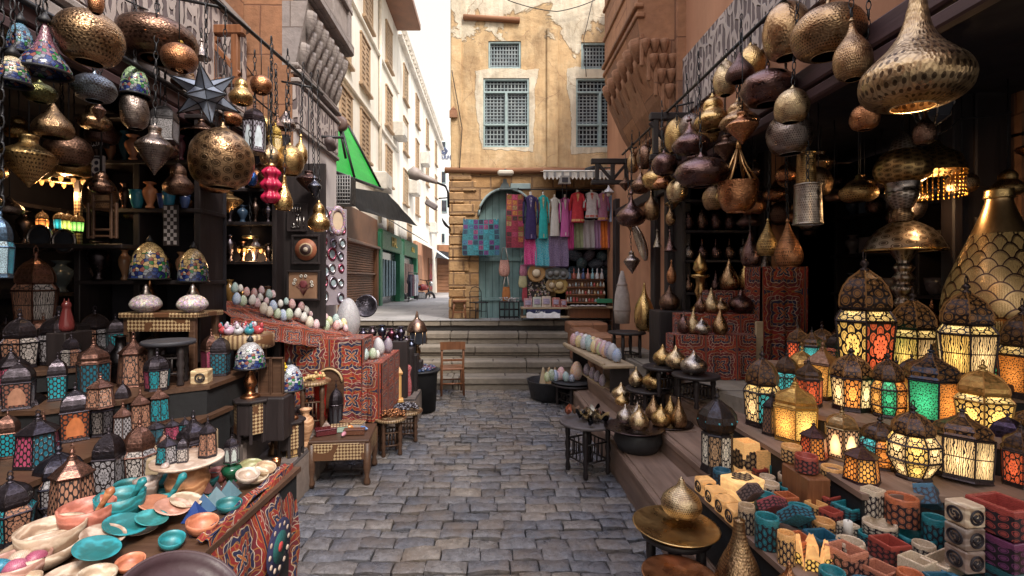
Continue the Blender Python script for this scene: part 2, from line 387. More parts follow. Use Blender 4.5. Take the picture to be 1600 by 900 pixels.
# lantern glass: object colour = glass colour, alpha = lamp brightness, dark metal fretwork in front
def m_glass(name,kind):
    n=N(name); uv=n.co('UV'); oi=n.oi(); x=n.xyz(uv)
    col=oi['Color']
    if kind=='rosette':
        fu=n.mt('SUBTRACT',x[0],.5); fv=n.mt('SUBTRACT',n.mt('FRACT',n.mt('MULTIPLY',x[1],1.0)),.5)
        r=n.mt('SQRT',n.mt('ADD',n.mt('MULTIPLY',fu,fu),n.mt('MULTIPLY',fv,fv))); a=n.mt('ARCTAN2',fv,fu)
        pet=n.mt('MULTIPLY',n.mt('COSINE',n.mt('MULTIPLY',a,8)),.05)
        rr=n.mt('ADD',r,pet); line=n.less(n.mt('ABSOLUTE',n.mt('SUBTRACT',n.mt('FRACT',n.mt('MULTIPLY',rr,5.5)),.5)),.13)
        p=n.hexp(uv,4.2); g=n.mt('MAXIMUM',n.less(p,-.72),n.less(n.mt('ABSOLUTE',n.mt('SUBTRACT',p,1.0)),.3))
        msk=n.mix(n.more(r,.26),line,g)
        msk=n.mt('MAXIMUM',msk,n.less(n.mt('ABSOLUTE',n.mt('SUBTRACT',r,.27)),.018))
    elif kind=='honey':
        msk=n.less(n.hexp(uv,5),-.55)
    elif kind=='script':
        w=n.wave(n.map(uv,(1,.7,1)),4.2,9,3,1.3,'BANDS','X'); msk=n.more(w,.62)
        msk=n.mt('MAXIMUM',msk,n.less(n.mt('ABSOLUTE',n.mt('SUBTRACT',n.mt('FRACT',n.mt('MULTIPLY',x[1],2)),.04)),.03))
    elif kind=='arch':
        fu=n.mt('ABSOLUTE',n.mt('SUBTRACT',x[0],.5)); top=n.mt('SUBTRACT',.82,n.mt('MULTIPLY',n.mt('POWER',n.mt('MULTIPLY',fu,3.2),2),.35))
        ins=n.mt('MULTIPLY',n.less(fu,.32),n.mt('MULTIPLY',n.less(x[1],top),n.more(x[1],.1)))
        g=n.less(n.hexp(uv,6),-.4); msk=n.mt('MULTIPLY',g,n.mt('SUBTRACT',1,ins))
        col=n.mix(ins,n.mix(1,col,(.55,.45,.5),'MULTIPLY'),col)
    else:
        msk=n.less(n.vor(uv,14,'F1',.9,dim='2D'),.25); sc=n.mt('ABSOLUTE',n.mt('SUBTRACT',n.wave(uv,2.4,4,1,1,'RINGS'),.5)); msk=n.mt('MAXIMUM',msk,n.less(sc,.07))
    edge=n.mt('MINIMUM',n.mt('MINIMUM',x[0],n.mt('SUBTRACT',1,x[0])),n.mt('MULTIPLY',n.mt('MINIMUM',x[1],n.mt('SUBTRACT',1,x[1])),1))
    msk=n.mt('MAXIMUM',msk,n.less(edge,.03))
    cx=n.mt('SUBTRACT',x[0],.5); cy=n.mt('SUBTRACT',x[1],.42); q=n.mt('ADD',n.mt('MULTIPLY',cx,cx),n.mt('MULTIPLY',cy,cy))
    glow=n.mt('ADD',.30,n.mt('MULTIPLY',1.75,n.mt('POWER',2.718,n.mt('MULTIPLY',q,-9))))
    vary=n.ramp(n.noise(n.co(),6,2),[(.3,.75),(.7,1.1)])
    dim=n.mix(1,col,vary,'MULTIPLY')
    base=n.mix(msk,dim,(.018,.013,.014))
    em=n.mt('MULTIPLY',n.mt('MULTIPLY',n.mt('SUBTRACT',1,msk),oi['Alpha']),glow)
    n.bump(msk,.4,.004)
    return n.set(base,n.mix(msk,.18,.45),0,.5,col,em)
GL={k:m_glass('lantern_glass_'+k,k) for k in('rosette','honey','script','arch','dots')}

# mosaic glass, eggs
def m_mosaic(name,sc=55,thr=.05,grout=(.75,.72,.70),spread=.5,gloss=.25):
    n=N(name); v=n.co(); oi=n.oi(); k=n.vor(v,sc,'F1',1,'Color'); e=n.vor(v,sc,'DISTANCE_TO_EDGE')
    hs=n.n('HueSaturation'); n.put(hs.inputs['Color'],oi['Color']); q=n.xyz(k)
    n.put(hs.inputs['Hue'],n.mt('ADD',.5,n.mt('MULTIPLY',n.mt('SUBTRACT',q[0],.5),spread*.5))); n.put(hs.inputs['Value'],n.mt('ADD',.45,n.mt('MULTIPLY',q[1],1.1))); n.put(hs.inputs['Saturation'],n.mt('ADD',.4,n.mt('MULTIPLY',q[2],1.0)))
    c=n.mix(n.less(e,thr),hs.outputs[0],grout); n.bump(n.mt('MINIMUM',e,.12),.5,.01)
    return n.set(c,gloss,0,.5)
MT['egg']=m_mosaic('mosaic_egg_glass',85,.06)
MT['egg_speckle']=m_mosaic('speckled_mosaic',105,.06,(.42,.39,.39),1.0)
def m_tiffany():
    n=N('leaded_tiffany_glass'); uv=n.map(n.co('UV'),(5,2.2,1)); x=n.xyz(n.co('UV'))
    k=n.vor(uv,5.5,'F1',.9,'Color',dim='2D'); e=n.vor(uv,5.5,'DISTANCE_TO_EDGE',.9,dim='2D'); q=n.xyz(k); oi=n.oi()
    low=n.mt('ADD',x[1],n.mt('MULTIPLY',n.mt('SUBTRACT',q[2],.5),.45))
    blue=n.ramp(q[0],[(0,(.012,.015,.07)),(.3,(.02,.04,.15)),(.5,(.20,.21,.24)),(.75,(.22,.07,.06)),(.9,(.03,.15,.05))],'CONSTANT')
    c=n.mix(n.more(low,.42),blue,n.mix(1,oi['Color'],n.ramp(q[1],[(0,.6),(1,1.2)]),'MULTIPLY'))
    c=n.mix(n.less(e,.06),c,(.012,.01,.01)); n.bump(e,.3,.004)
    return n.set(c,.22,0,.5,c,n.mt('MULTIPLY',oi['Alpha'],n.more(e,.035)))
MT['tiffany']=m_tiffany()
def m_alabaster():
    n=N('banded_alabaster'); v=n.co(); oi=n.oi(); r=n.vec(n.mt('MULTIPLY',oi['Random'],9),0,0); k=n.n('VectorMath'); n.put(k.inputs[0],v); n.put(k.inputs[1],r)
    f=n.wave(k.outputs[0],5,7,4,1.4,'BANDS','Z'); c=n.mix(1,oi['Color'],n.ramp(f,[(.1,(.62,.52,.46)),(.35,(.95,.93,.9)),(.6,(1.1,1.1,1.1)),(.9,(.8,.72,.68))]),'MULTIPLY')
    du=n.noise(v,14,6,.7); c=n.mix(1,c,n.ramp(du,[(.3,(.66,.60,.56)),(.6,(1.05,1.03,1))]),'MULTIPLY'); n.bump(du,.15,.004)
    return n.set(c,n.ramp(du,[(.3,.55),(.7,.28)]),0,.5,oi['Color'],n.mt('MULTIPLY',n.mt('MULTIPLY',oi['Alpha'],.8),n.ramp(du,[(.3,.7),(.7,1.1)])))
MT['alabaster']=m_alabaster()
def m_sleeve():
    n=N('fretwork_sleeve'); uv=n.co('UV'); x=n.xyz(uv); oi=n.oi()
    p=n.hexp(uv,3.9); gap=n.mt('MULTIPLY',n.more(p,-.35),n.more(n.mt('ABSOLUTE',n.mt('SUBTRACT',p,1.0)),.42))
    c=n.mix(gap,(.02,.014,.02),n.mix(1,oi['Color'],(.72,.72,.72),'MULTIPLY')); n.bump(gap,.3,.003)
    return n.set(c,.4,0,.5,oi['Color'],n.mt('MULTIPLY',n.mt('MULTIPLY',oi['Alpha'],gap),.8))
MT['sleeve']=m_sleeve()
# appliqué tent cloth: medallions, scrolls and borders
def m_applique(name,S=1.0,dark=.0):
    n=N(name); uv=n.map(n.co('UV'),(S,S,1)); w=n.mix(.012,uv,n.noise(uv,14,2,out=1)); x=n.xyz(w)
    fu=n.mt('SUBTRACT',n.mt('FRACT',x[0]),.5); fv=n.mt('SUBTRACT',n.mt('FRACT',x[1]),.5)
    r=n.mt('SQRT',n.mt('ADD',n.mt('MULTIPLY',fu,fu),n.mt('MULTIPLY',fv,fv))); a=n.mt('ARCTAN2',fv,fu)
    rr=n.mt('ADD',r,n.mt('MULTIPLY',n.mt('COSINE',n.mt('MULTIPLY',a,4)),.055)); rr=n.mt('ADD',rr,n.mt('MULTIPLY',n.mt('COSINE',n.mt('MULTIPLY',a,12)),.016))
    red=(.30,.022,.018);navy=(.018,.018,.07);org=(.55,.16,.03);wht=(.60,.47,.36);gold=(.46,.20,.04);mar=(.16,.015,.025)
    c=n.ramp(rr,[(0,org),(.04,wht),(.055,navy),(.13,wht),(.145,red),(.23,gold),(.24,navy),(.32,wht),(.335,mar),(.43,wht),(.442,red),(.53,gold),(.54,navy)],'CONSTANT')
    sc=n.vor(w,3.4,'F1',.85,dim='2D'); line=n.less(n.mt('ABSOLUTE',n.mt('SUBTRACT',n.mt('FRACT',n.mt('MULTIPLY',sc,3.6)),.5)),.10)
    ang=n.more(r,.13); c=n.mix(n.mt('MULTIPLY',line,n.mt('MULTIPLY',ang,.6)),c,n.ramp(n.noise(uv,3,1),[(.45,gold),(.55,wht)],'CONSTANT'))
    bu=n.mt('ABSOLUTE',fu); c=n.mix(n.more(bu,.455),c,red); c=n.mix(n.more(bu,.475),c,gold); c=n.mix(n.more(bu,.485),c,navy)
    c=n.mix(1,c,n.ramp(n.noise(uv,1.3,4),[(.3,.5),(.7,.95)]),'MULTIPLY')
    n.bump(n.noise(uv,160,2),.2,.002); return n.set(c,.85)
MT['applique']=m_applique('applique_tent_cloth',3.6)
MT['applique_big']=m_applique('applique_cloth_large',2.5)
def m_inlay():
    n=N('bone_inlay_wood'); uv=n.map(n.co('UV'),(58,58,1)); x=n.xyz(uv)
    k=n.n('TexChecker'); n.put(k.inputs['Vector'],n.map(uv,1,(0,0,0),(0,0,.785))); k.inputs['Scale'].default_value=1
    c=n.mix(k.outputs['Fac'],(.42,.30,.17),(.09,.04,.02)); c=n.mix(n.more(n.noise(uv,.06,1),.55),c,(.11,.05,.025)); return n.set(c,.35)
MT['inlay']=m_inlay()
def m_patch(name,a):
    n=N(name); uv=n.co('UV'); k=n.n('TexBrick'); k.offset=0; n.put(k.inputs['Vector'],uv); k.inputs['Scale'].default_value=1; k.inputs['Brick Width'].default_value=.143;k.inputs['Row Height'].default_value=.143;k.inputs['Mortar Size'].default_value=.012; k.inputs['Color1'].default_value=(0,0,0,1);k.inputs['Color2'].default_value=(1,1,1,1);k.inputs['Mortar'].default_value=(0,0,0,1)
    cells=n.ramp(k.outputs['Color'],[(i/len(a),c) for i,c in enumerate(a)],'CONSTANT')
    nn=n.noise(uv,24,3); c=n.mix(1,cells,n.ramp(nn,[(.3,.45),(.7,1.5)]),'MULTIPLY'); c=n.mix(k.outputs['Fac'],c,a[0]); n.bump(nn,.3,.003); return n.set(c,.7)
MT['patch_teal']=m_patch('teal_patchwork',[(.03,.16,.20),(.015,.02,.05),(.03,.22,.28),(.10,.03,.14),(.20,.05,.13),(.04,.12,.22),(.02,.05,.09)])
MT['patch_red']=m_patch('red_patchwork',[(.30,.03,.06),(.14,.02,.03),(.42,.15,.04),(.2,.1,.02),(.4,.05,.12),(.07,.03,.03),(.32,.2,.09)])
def m_pattern_cloth(name,sc=30,kind='dots'):
    n=N(name); uv=n.co('UV'); oi=n.oi()
    if kind=='dots': f=n.less(n.vor(uv,sc,'F1',1,dim='2D'),.32); lo=(.85,.75,.6)
    elif kind=='stripe': f=n.more(n.wave(uv,sc,2,2,2),.6); lo=(.5,.4,.45)
    else: f=n.more(n.wave(uv,sc,12,3,1.5,'RINGS'),.66); lo=(.62,.5,.58)
    c=n.mix(n.mt('MULTIPLY',f,.28),oi['Color'],lo); c=n.mix(1,c,n.ramp(n.noise(n.map(uv,(8,1.2,1)),2,3),[(.3,.7),(.7,1.1)]),'MULTIPLY'); return n.set(c,.8)
MT['cl_dots']=m_pattern_cloth('sprigged_cloth',22,'dots'); MT['cl_stripe']=m_pattern_cloth('striped_cloth',6,'stripe'); MT['cl_swirl']=m_pattern_cloth('brocade_cloth',7,'swirl')
def m_emit(name,k=1):
    n=N(name); oi=n.oi(); return n.set(n.mix(1,oi['Color'],(.5,.5,.5),'MULTIPLY'),.4,0,None,oi['Color'],n.mt('MULTIPLY',oi['Alpha'],k))
MT['glow']=m_emit('lit_lamp_glass')
def m_corr(name,col):
    n=N(name); v=n.co('UV'); n.bump(n.wave(v,9,0,0,1,'BANDS','Y'),.6,.03); f=n.noise(v,3,4); sh=n.wave(v,9,.3,1,1,'BANDS','Y')
    c=n.mix(1,col,n.ramp(sh,[(.1,.55),(.6,1.1)]),'MULTIPLY'); return n.set(n.mix(1,c,n.ramp(f,[(.3,.8),(.7,1.1)]),'MULTIPLY'),.5)
MT['green_corr']=m_corr('green_corrugated_sheet',(.02,.62,.07))
def m_frieze():
    n=N('carved_script_frieze'); uv=n.co('UV'); x=n.xyz(uv)
    w=n.wave(n.map(uv,(1,.35,1)),4.6,5,3,1.6,'BANDS','X'); w2=n.wave(n.map(uv,(.5,1,1)),3.0,5,3,2,'BANDS','Y')
    e=n.vor(n.mix(.08,n.map(uv,(1,.6,1)),n.noise(uv,5,2,out=1)),5.5,'F1',.9,dim='2D'); e=n.mt('ABSOLUTE',n.mt('SUBTRACT',n.mt('FRACT',n.mt('MULTIPLY',e,2.3)),.5)); m=n.mt('MAXIMUM',n.ramp(w,[(.74,0),(.82,1)]),n.ramp(e,[(.15,1),(.22,0)]))
    c=n.mix(m,(.15,.115,.12),(.46,.39,.37)); c=n.mix(1,c,n.ramp(n.noise(uv,2.5,5),[(.3,.7),(.7,1.1)]),'MULTIPLY'); n.bump(m,.9,.03); return n.set(c,.85)
MT['frieze']=m_frieze()
def m_cobble():
    n=N('polished_cobbles'); v=n.co(); a=n.n('Attribute'); a.attribute_name='tone'; t=n.xyz(a.outputs['Vector'])[0]
    c=n.ramp(t,[(0,(.10,.104,.12)),(.35,(.135,.138,.16)),(.65,(.185,.18,.19)),(.88,(.235,.205,.18)),(1,(.11,.125,.165))])
    f=n.noise(v,22,6,.7); c=n.mix(1,c,n.ramp(f,[(.3,.5),(.7,1.35)]),'MULTIPLY')
    c=n.mix(1,c,n.ramp(n.noise(v,.9,4,.6),[(.3,.72),(.7,1.2)]),'MULTIPLY')
    dirt=n.noise(v,3,5,.6); c=n.mix(n.ramp(dirt,[(.45,0),(.68,.75)]),c,(.16,.125,.10))
    xx_=n.xyz(v)[0]; cw=n.mt('POWER',2.718,n.mt('MULTIPLY',n.mt('MULTIPLY',n.mt('ADD',xx_,-.1),n.mt('ADD',xx_,-.1)),-1.6)); c=n.mix(1,c,n.ramp(cw,[(.05,(.72,.73,.78)),(.9,(1.22,1.17,1.08))]),'MULTIPLY')  # middle of the alley worn and dusty, with a highlight put into the colour
    n.bump(n.mt('ADD',f,n.mt('MULTIPLY',n.noise(v,60,4),.5)),.75,.014)
    return n.set(c,n.ramp(n.noise(v,12,4),[(.3,.15),(.7,.46)]),0,.5)
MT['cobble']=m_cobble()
MT['dirt']=m_plain('dark_joint_dirt',(.028,.025,.025),.95,0,.4,14,.5)
MT['paving']=m_blocks('pale_street_paving',(.34,.33,.34),(.40,.385,.38),(.30,.29,.30),.9,.6,.01,rough=.6,bs=.15,dark=(.18,.17,.16))
# ================================================================== camera, light, sky
cam=bpy.data.cameras.new('camera'); co_=bpy.data.objects.new('camera',cam); COL.objects.link(co_)
co_.location=(0,0,H); co_.rotation_euler=(pi/2,0,0); cam.sensor_width=36; cam.lens=36*F/1600
cam.shift_x=(800-CX)/1600; cam.shift_y=-(450-CY)/1600; cam.clip_start=.05; cam.clip_end=600; scn.camera=co_
SUN_EL=R(52); SUN_AZ=R(-38)     # sun high behind the viewer's right shoulder
w=bpy.data.worlds.new('World'); scn.world=w; w.use_nodes=True; nt=w.node_tree; bg=nt.nodes['Background']
sky=nt.nodes.new('ShaderNodeTexSky'); sky.sky_type='NISHITA'; sky.sun_disc=False; sky.sun_elevation=SUN_EL; sky.sun_rotation=R(146); sky.dust_density=5; sky.air_density=1.6; sky.ozone_density=1
mx=nt.nodes.new('ShaderNodeMix'); mx.data_type='RGBA'; mx.blend_type='MIX'; mx.inputs[0].default_value=.75
nt.links.new(sky.outputs[0],mx.inputs[6]); tc=nt.nodes.new('ShaderNodeTexCoord'); sp=nt.nodes.new('ShaderNodeSeparateXYZ'); rp=nt.nodes.new('ShaderNodeValToRGB'); nt.links.new(tc.outputs['Generated'],sp.inputs[0]); nt.links.new(sp.outputs[2],rp.inputs[0])
rp.color_ramp.elements[0].position=.5; rp.color_ramp.elements[0].color=(.39,.362,.318,1); e_=rp.color_ramp.elements.new(.62); e_.color=(1,.935,.84,1); rp.color_ramp.elements[2].position=.95; rp.color_ramp.elements[2].color=(.74,.78,1.0,1)   # milky haze low, bluer overhead
vs=nt.nodes.new('ShaderNodeVectorMath'); vs.operation='SCALE'; vs.inputs[3].default_value=24; nt.links.new(rp.outputs[0],vs.inputs[0]); nt.links.new(vs.outputs[0],mx.inputs[7])
nt.links.new(mx.outputs[2],bg.inputs[0]); bg.inputs[1].default_value=.15
sun=bpy.data.lights.new('sun','SUN'); sun.energy=5; sun.angle=R(14); sun.color=(1,.92,.80)
so=bpy.data.objects.new('sun',sun); COL.objects.link(so); so.location=(6,-8,20)
dirv=Vector((sin(R(34))*cos(SUN_EL),-cos(R(34))*cos(SUN_EL),sin(SUN_EL)))
so.rotation_euler=dirv.to_track_quat('Z','Y').to_euler()
scn.view_settings.view_transform='Standard'; scn.view_settings.look='None'; scn.view_settings.exposure=0
try:
    scn.cycles.use_denoising=True; scn.cycles.max_bounces=6; scn.cycles.diffuse_bounces=3; scn.cycles.glossy_bounces=3; scn.cycles.sample_clamp_indirect=4
except Exception: pass

# ================================================================== ground
g=MB(); g.quad((-220,-220,-.03),(220,-220,-.03),(220,220,-.03),(-220,220,-.03),[(-220,-220),(220,-220),(220,220),(-220,220)])
prop(g.build('ground',MT['dirt']),kind='structure')
def cobbles():
    rr=random.Random(3); m=MB(); tone=[]
    U=[0,.045,.3,.55,.8,.955,1]; Vv=[0,.08,.5,.92,1]
    y=.9; row=0
    while y<6.98:
        dep=rr.uniform(.105,.135); x=-2.1+rr.uniform(-.15,0)
        while x<1.75:
            wd=rr.uniform(.15,.25); gap=rr.uniform(.004,.009)
            t=rr.random(); tx,ty=rr.uniform(-.035,.035),rr.uniform(-.06,.06); hz=rr.uniform(-.006,.007)
            ph=[rr.uniform(0,6.28) for _ in range(3)]
            if rr.random()<.1: hz-=.012; tx*=1.8; ty*=1.8
            def fn(u,v):
                iu=round(u*6); iv=round(v*4); uu,vv=U[iu],Vv[iv]
                e=(iu in(0,6)) or (iv in(0,4))
                xx_=x+gap/2+uu*(wd-gap); yy=y+gap/2+vv*(dep-gap)
                yy+=.02*sin(x*1.9+row)*.5
                if e: xx_+=rr.uniform(-.004,.004); yy+=rr.uniform(-.004,.004)
                cx_=(uu-.5)*wd; cy_=(vv-.5)*dep
                z=hz+cx_*tx*1.6+cy_*ty*1.6+.0045*sin(uu*7+ph[0])*sin(vv*5+ph[1])-.004*((2*uu-1)**10+(2*vv-1)**10)
                if e: z-=.003
                return (xx_,yy,z)
            n0=len(m.f); v0=len(m.v); m.grid(fn,6,4)
            rim=[v0+k for k in range(7)]+[v0+7*j+6 for j in range(1,5)]+[v0+28+k for k in range(5,-1,-1)]+[v0+7*j for j in range(3,0,-1)]
            for p_,q_ in zip(rim,rim[1:]+rim[:1]): A_,B_=m.v[p_],m.v[q_]; m.quad(A_,(A_[0],A_[1],-.032),(B_[0],B_[1],-.032),B_)
            tone+= [t]*(len(m.f)-n0)
            x+=wd
        y+=dep; row+=1
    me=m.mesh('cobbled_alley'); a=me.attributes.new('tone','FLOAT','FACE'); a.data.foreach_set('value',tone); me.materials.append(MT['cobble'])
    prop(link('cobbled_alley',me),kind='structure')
cobbles()
m=MB(); m.add([(-14,8.16,.905),(4,8.16,.905),(4,8.6,.905),(4,60,.75),(-14,60,.75),(-14,8.6,.905)],[(0,1,2,3,4,5)],[[(-14,8),(4,8),(4,8.6),(4,60),(-14,60),(-14,8.6)]])
prop(m.build('upper_street',MT['paving']),kind='structure')
m=MB(); m.box((-5,34,.42),(18,51.6,.8)); prop(m.build('street_embankment',MT['dirt']),kind='structure')

# flight of stone steps at the end of the alley
t=thing('stone_stairs','worn flight of five wide stone steps at the end of the cobbled alley','steps',(0,7.5,0))
rr=random.Random(5)
for k in range(5):
    z1=.182*(k+1)-.006*(k==4); y0=6.94+.31*k; m=MB(); x=-3.1
    while x<1.85:
        L=rr.uniform(.7,1.5); L=min(L,1.9-x)
        m.box((x+L/2,y0+.21-7.5+rr.uniform(-.006,.006),z1-.05),(L-.008,.42,.10),0,.014)
        m.box((x+L/2,y0+.23-7.5,z1-.145),(L-.006,.40,.085),0,.008); x+=L
    m.build('step',MT['stepstone'],t)

# long timber-faced steps in front of the right-hand shops
t=thing('timber_steps','three long brown timber-faced steps rising from the cobbles to the right-hand lamp shop','steps',(1.2,4,0))
def ledge(par,pts,far,z0,z1,mat,name,side):
    """pts: front edge from far to near as (x,y); far: x of the hidden back"""
    m=MB(); o=par.location
    n=len(pts); top=[(p[0]-o[0],p[1]-o[1],z1) for p in pts]
    for (a,b) in zip(pts,pts[1:]):
        ax,ay,bx,by=a[0]-o[0],a[1]-o[1],b[0]-o[0],b[1]-o[1]; fx=far-o[0]
        q=[(ax,ay),(bx,by),(fx,by),(fx,ay)]
        m.add([(p[0],p[1],z0) for p in q]+[(p[0],p[1],z1) for p in q],[(0,1,5,4),(4,5,6,7),(1,2,6,5),(3,0,4,7)],[[(0,z0),(by-ay,z0),(by-ay,z1),(0,z1)],[(ax,ay),(bx,by),(fx,by),(fx,ay)],[(bx,z0),(fx,z0),(fx,z1),(bx,z1)],[(fx,z0),(ax,z0),(ax,z1),(fx,z1)]])
        # nosing board and plank joint
        d=Vector((bx-ax,by-ay,0)); L=d.length; ang=atan2(d.y,d.x); c=((ax+bx)/2+side*.012,(ay+by)/2,z1-.028)
        m.box(c,(L,.035,.05),ang,.006)
        m.box(((ax+bx)/2+side*.16,(ay+by)/2,z1+.004),(L*.99,.25,.016),ang,.004)
    return m.build(name,mat,par)
ledge(t,[(1.0,6.05),(1.0,4.6),(1.0,1.0)],2.3,-.03,.25,MT['plankY'],'step',1)
ledge(t,[(1.17,5.85),(1.33,3.75),(1.40,1.0)],2.3,.2,.40,MT['plankY'],'step',1)
ledge(t,[(1.37,5.85),(1.68,4.0),(1.8,1.0)],2.4,.35,.55,MT['plankY'],'step',1)
t=thing('stone_terrace','low stone terrace along the right-hand lamp shop behind the red cloth stands','terrace',(3,4,0))
m=MB()
for a,b in [((1.5,6.6),(1.66,4.4)),((1.66,4.4),(2.0,3.6)),((2.0,3.6),(2.1,.6))]:
    q=[(a[0]-3,a[1]-4),(b[0]-3,b[1]-4),(1.7,b[1]-4),(1.7,a[1]-4)]
    m.add([(p[0],p[1],.3) for p in q]+[(p[0],p[1],.68) for p in q],[(0,1,5,4),(4,5,6,7),(1,2,6,5),(3,0,4,7)],[[(0,0),(2.3,0),(2.3,.38),(0,.38)],[q[0],q[1],q[2],q[3]],[(0,0),(2,0),(2,.4),(0,.4)],[(0,0),(2,0),(2,.4),(0,.4)]])
m.build('platform',MT['stepstone'],t)
# masonry blocks between the stairs and the right wall
t=thing('masonry_block','rough orange stone blocks beside the right end of the stairs','stone block',(1.55,6.9,0))
for c,s in [((1.62,6.75,.42),(.5,.5,.84)),((1.42,7.35,.60),(.35,.5,.5)),((1.55,7.9,.6),(.6,.55,.62)),((1.75,6.35,.3),(.35,.5,.68))]:
    MB().box((c[0]-1.55,c[1]-6.9,c[2]),s,.05,.03).build('block',MT['sandstone'],t)
# ledges on the left
t=thing('stone_ledges','three stepped stone ledges under the wares of the left-hand shop','ledge',(-1.6,4,0))
def ledgeL(X,y0,y1,z0,z1):
    m=MB(); rr=random.Random(int(z1*100)); y=y0
    while y<y1-.05:
        L=min(rr.uniform(.5,.9),y1-y); m.box((X-.35+1.6+rr.uniform(-.01,.01),y+L/2-4,(z0+z1)/2),(.7,L-.006,z1-z0),0,.018); y+=L
    m.build('ledge',MT['ledge'],t)
ledgeL(-1.4,2.75,5.7,-.03,.31); ledgeL(-1.7,2.6,5.65,.25,.48); ledgeL(-2.0,2.6,4.45,.4,.65)

# ================================================================== the facing building
def wallgrid(m,x0,x1,z0,z1,holes,y,depth=.16):
    xs=sorted({x0,x1,*[h[0] for h in holes],*[h[1] for h in holes]}); zs=sorted({z0,z1,*[h[2] for h in holes],*[h[3] for h in holes]})
    def fine(a):
        out=[]
        for p,q in zip(a,a[1:]): out.append(p)
        return out+[a[-1]]
    for xa,xb in zip(xs,xs[1:]):
        for za,zb in zip(zs,zs[1:]):
            cx,cz=(xa+xb)/2,(za+zb)/2
            if any(h[0]<cx<h[1] and h[2]<cz<h[3] for h in holes): continue
            m.quad((xa,y,za),(xb,y,za),(xb,y,zb),(xa,y,zb),[(xa,za),(xb,za),(xb,zb),(xa,zb)])
    for a,b,c,d in holes:
        y2=y+depth
        for p,q in(((a,c),(a,d)),((b,d),(b,c)),((a,d),(b,d)),((b,c),(a,c))):
            m.quad((p[0],y,p[1]),(q[0],y,q[1]),(q[0],y2,q[1]),(p[0],y2,p[1]),[(p[0]+p[1],0),(q[0]+q[1],0),(q[0]+q[1],depth),(p[0]+p[1],depth)])
FY=8.6
def fx(px): return (px-CX)*FY/F
def fz(py): return H-(py-CY)*FY/F
bld=thing('ochre_building','tall ochre plastered building with blue lattice windows facing down the alley','building',(0,FY,.9))
OFF=Vector((0,FY,.9))
def bpart(m,name,mat,par=bld,col=None):
    m.v=[(v[0],v[1]-FY,v[2]-.9) for v in m.v]; return m.build(name,mat,par,col)
wins=[(fx(763),fx(814),fz(107),fz(64)),(fx(908),fx(962),fz(108),fz(66)),(fx(755),fx(827),fz(230),fz(122)),(fx(900),fx(976),fz(230),fz(122))]
XL,XR=fx(704),3.4; ZC=fz(267)
m=MB(); wallgrid(m,XL,XR,ZC,8.4,wins,FY,.14)
m.quad((XL,FY+6,ZC),(XL,FY,ZC),(XL,FY,8.4),(XL,FY+6,8.4)); m.quad((XL,FY,8.4),(XR,FY,8.4),(XR,FY+6,8.4),(XL,FY+6,8.4))
bpart(m,'upper_wall',MT['plaster'])
DX0,DX1,DZ=fx(748),fx(834),fz(338)      # arched doorway
AR=(DX1-DX0)/2; SX0,SX1,SZ=fx(868),2.35,fz(296)
m=MB(); wallgrid(m,XL-.02,XR,.85,ZC,[(DX0,DX1,.85,DZ+AR),(SX0,SX1,.85,SZ)],FY-.03,.25)
n=14
for i in range(n):      # spandrels over the arch
    a0,a1=pi*i/n,pi*(i+1)/n; cx=(DX0+DX1)/2
    p0=(cx-AR*cos(a0),DZ+AR*sin(a0)); p1=(cx-AR*cos(a1),DZ+AR*sin(a1)); y=FY-.03
    m.quad((p0[0],y,p0[1]),(p1[0],y,p1[1]),(p1[0],y,DZ+AR),(p0[0],y,DZ+AR),[p0,p1,(p1[0],DZ+AR),(p0[0],DZ+AR)])
    m.quad((p0[0],y,p0[1]),(p0[0],y+.25,p0[1]),(p1[0],y+.25,p1[1]),(p1[0],y,p1[1]))
m.quad((XL-.02,FY+6,.85),(XL-.02,FY-.03,.85),(XL-.02,FY-.03,ZC),(XL-.02,FY+6,ZC),[(0,0),(6,0),(6,3),(0,3)])
bpart(m,'stone_base',MT['rubble'])
# projecting quoins at the left corner, worn
m=MB(); rr=random.Random(8); z=.9
while z<ZC-.1:
    hh=rr.uniform(.16,.3); wv=rr.uniform(.25,.5); m.box((XL+wv/2-.03,FY-.035,z+hh/2),(wv,.06,hh-.012),0,.02); z+=hh
bpart(m,'quoins',MT['rubble'])
m=MB(); m.tube([(XL-.1,FY-.05,ZC),(fx(790),FY-.06,ZC-.015),(fx(850),FY-.05,ZC-.005),(XR,FY-.05,ZC-.02)],.055,8); bpart(m,'string_course',MT['sandstone'])
m=MB(); m.box((fx(713),FY-.02,(ZC+8.4)/2),(.19,.06,8.4-ZC-.06),0,.01); m.box((fx(863),FY-.02,(ZC+.05+fz(45))/2),(.2,.05,fz(45)-ZC-.05),0,.01)
bpart(m,'pilaster',MT['plaster'])
m=MB(); m.tube([(fx(724),FY-.03,fz(28)),(fx(812),FY-.03,fz(33))],.05,8); bpart(m,'ledge_moulding',MT['sandstone'])
m=MB(); m.prism([(fx(703),fz(186)),(fx(715),fz(186)),(fx(715),fz(176)),(fx(709),fz(169)),(fx(703),fz(176))],1,FY-.10,FY-.05); bpart(m,'wall_plaque',MT['sandstone'])
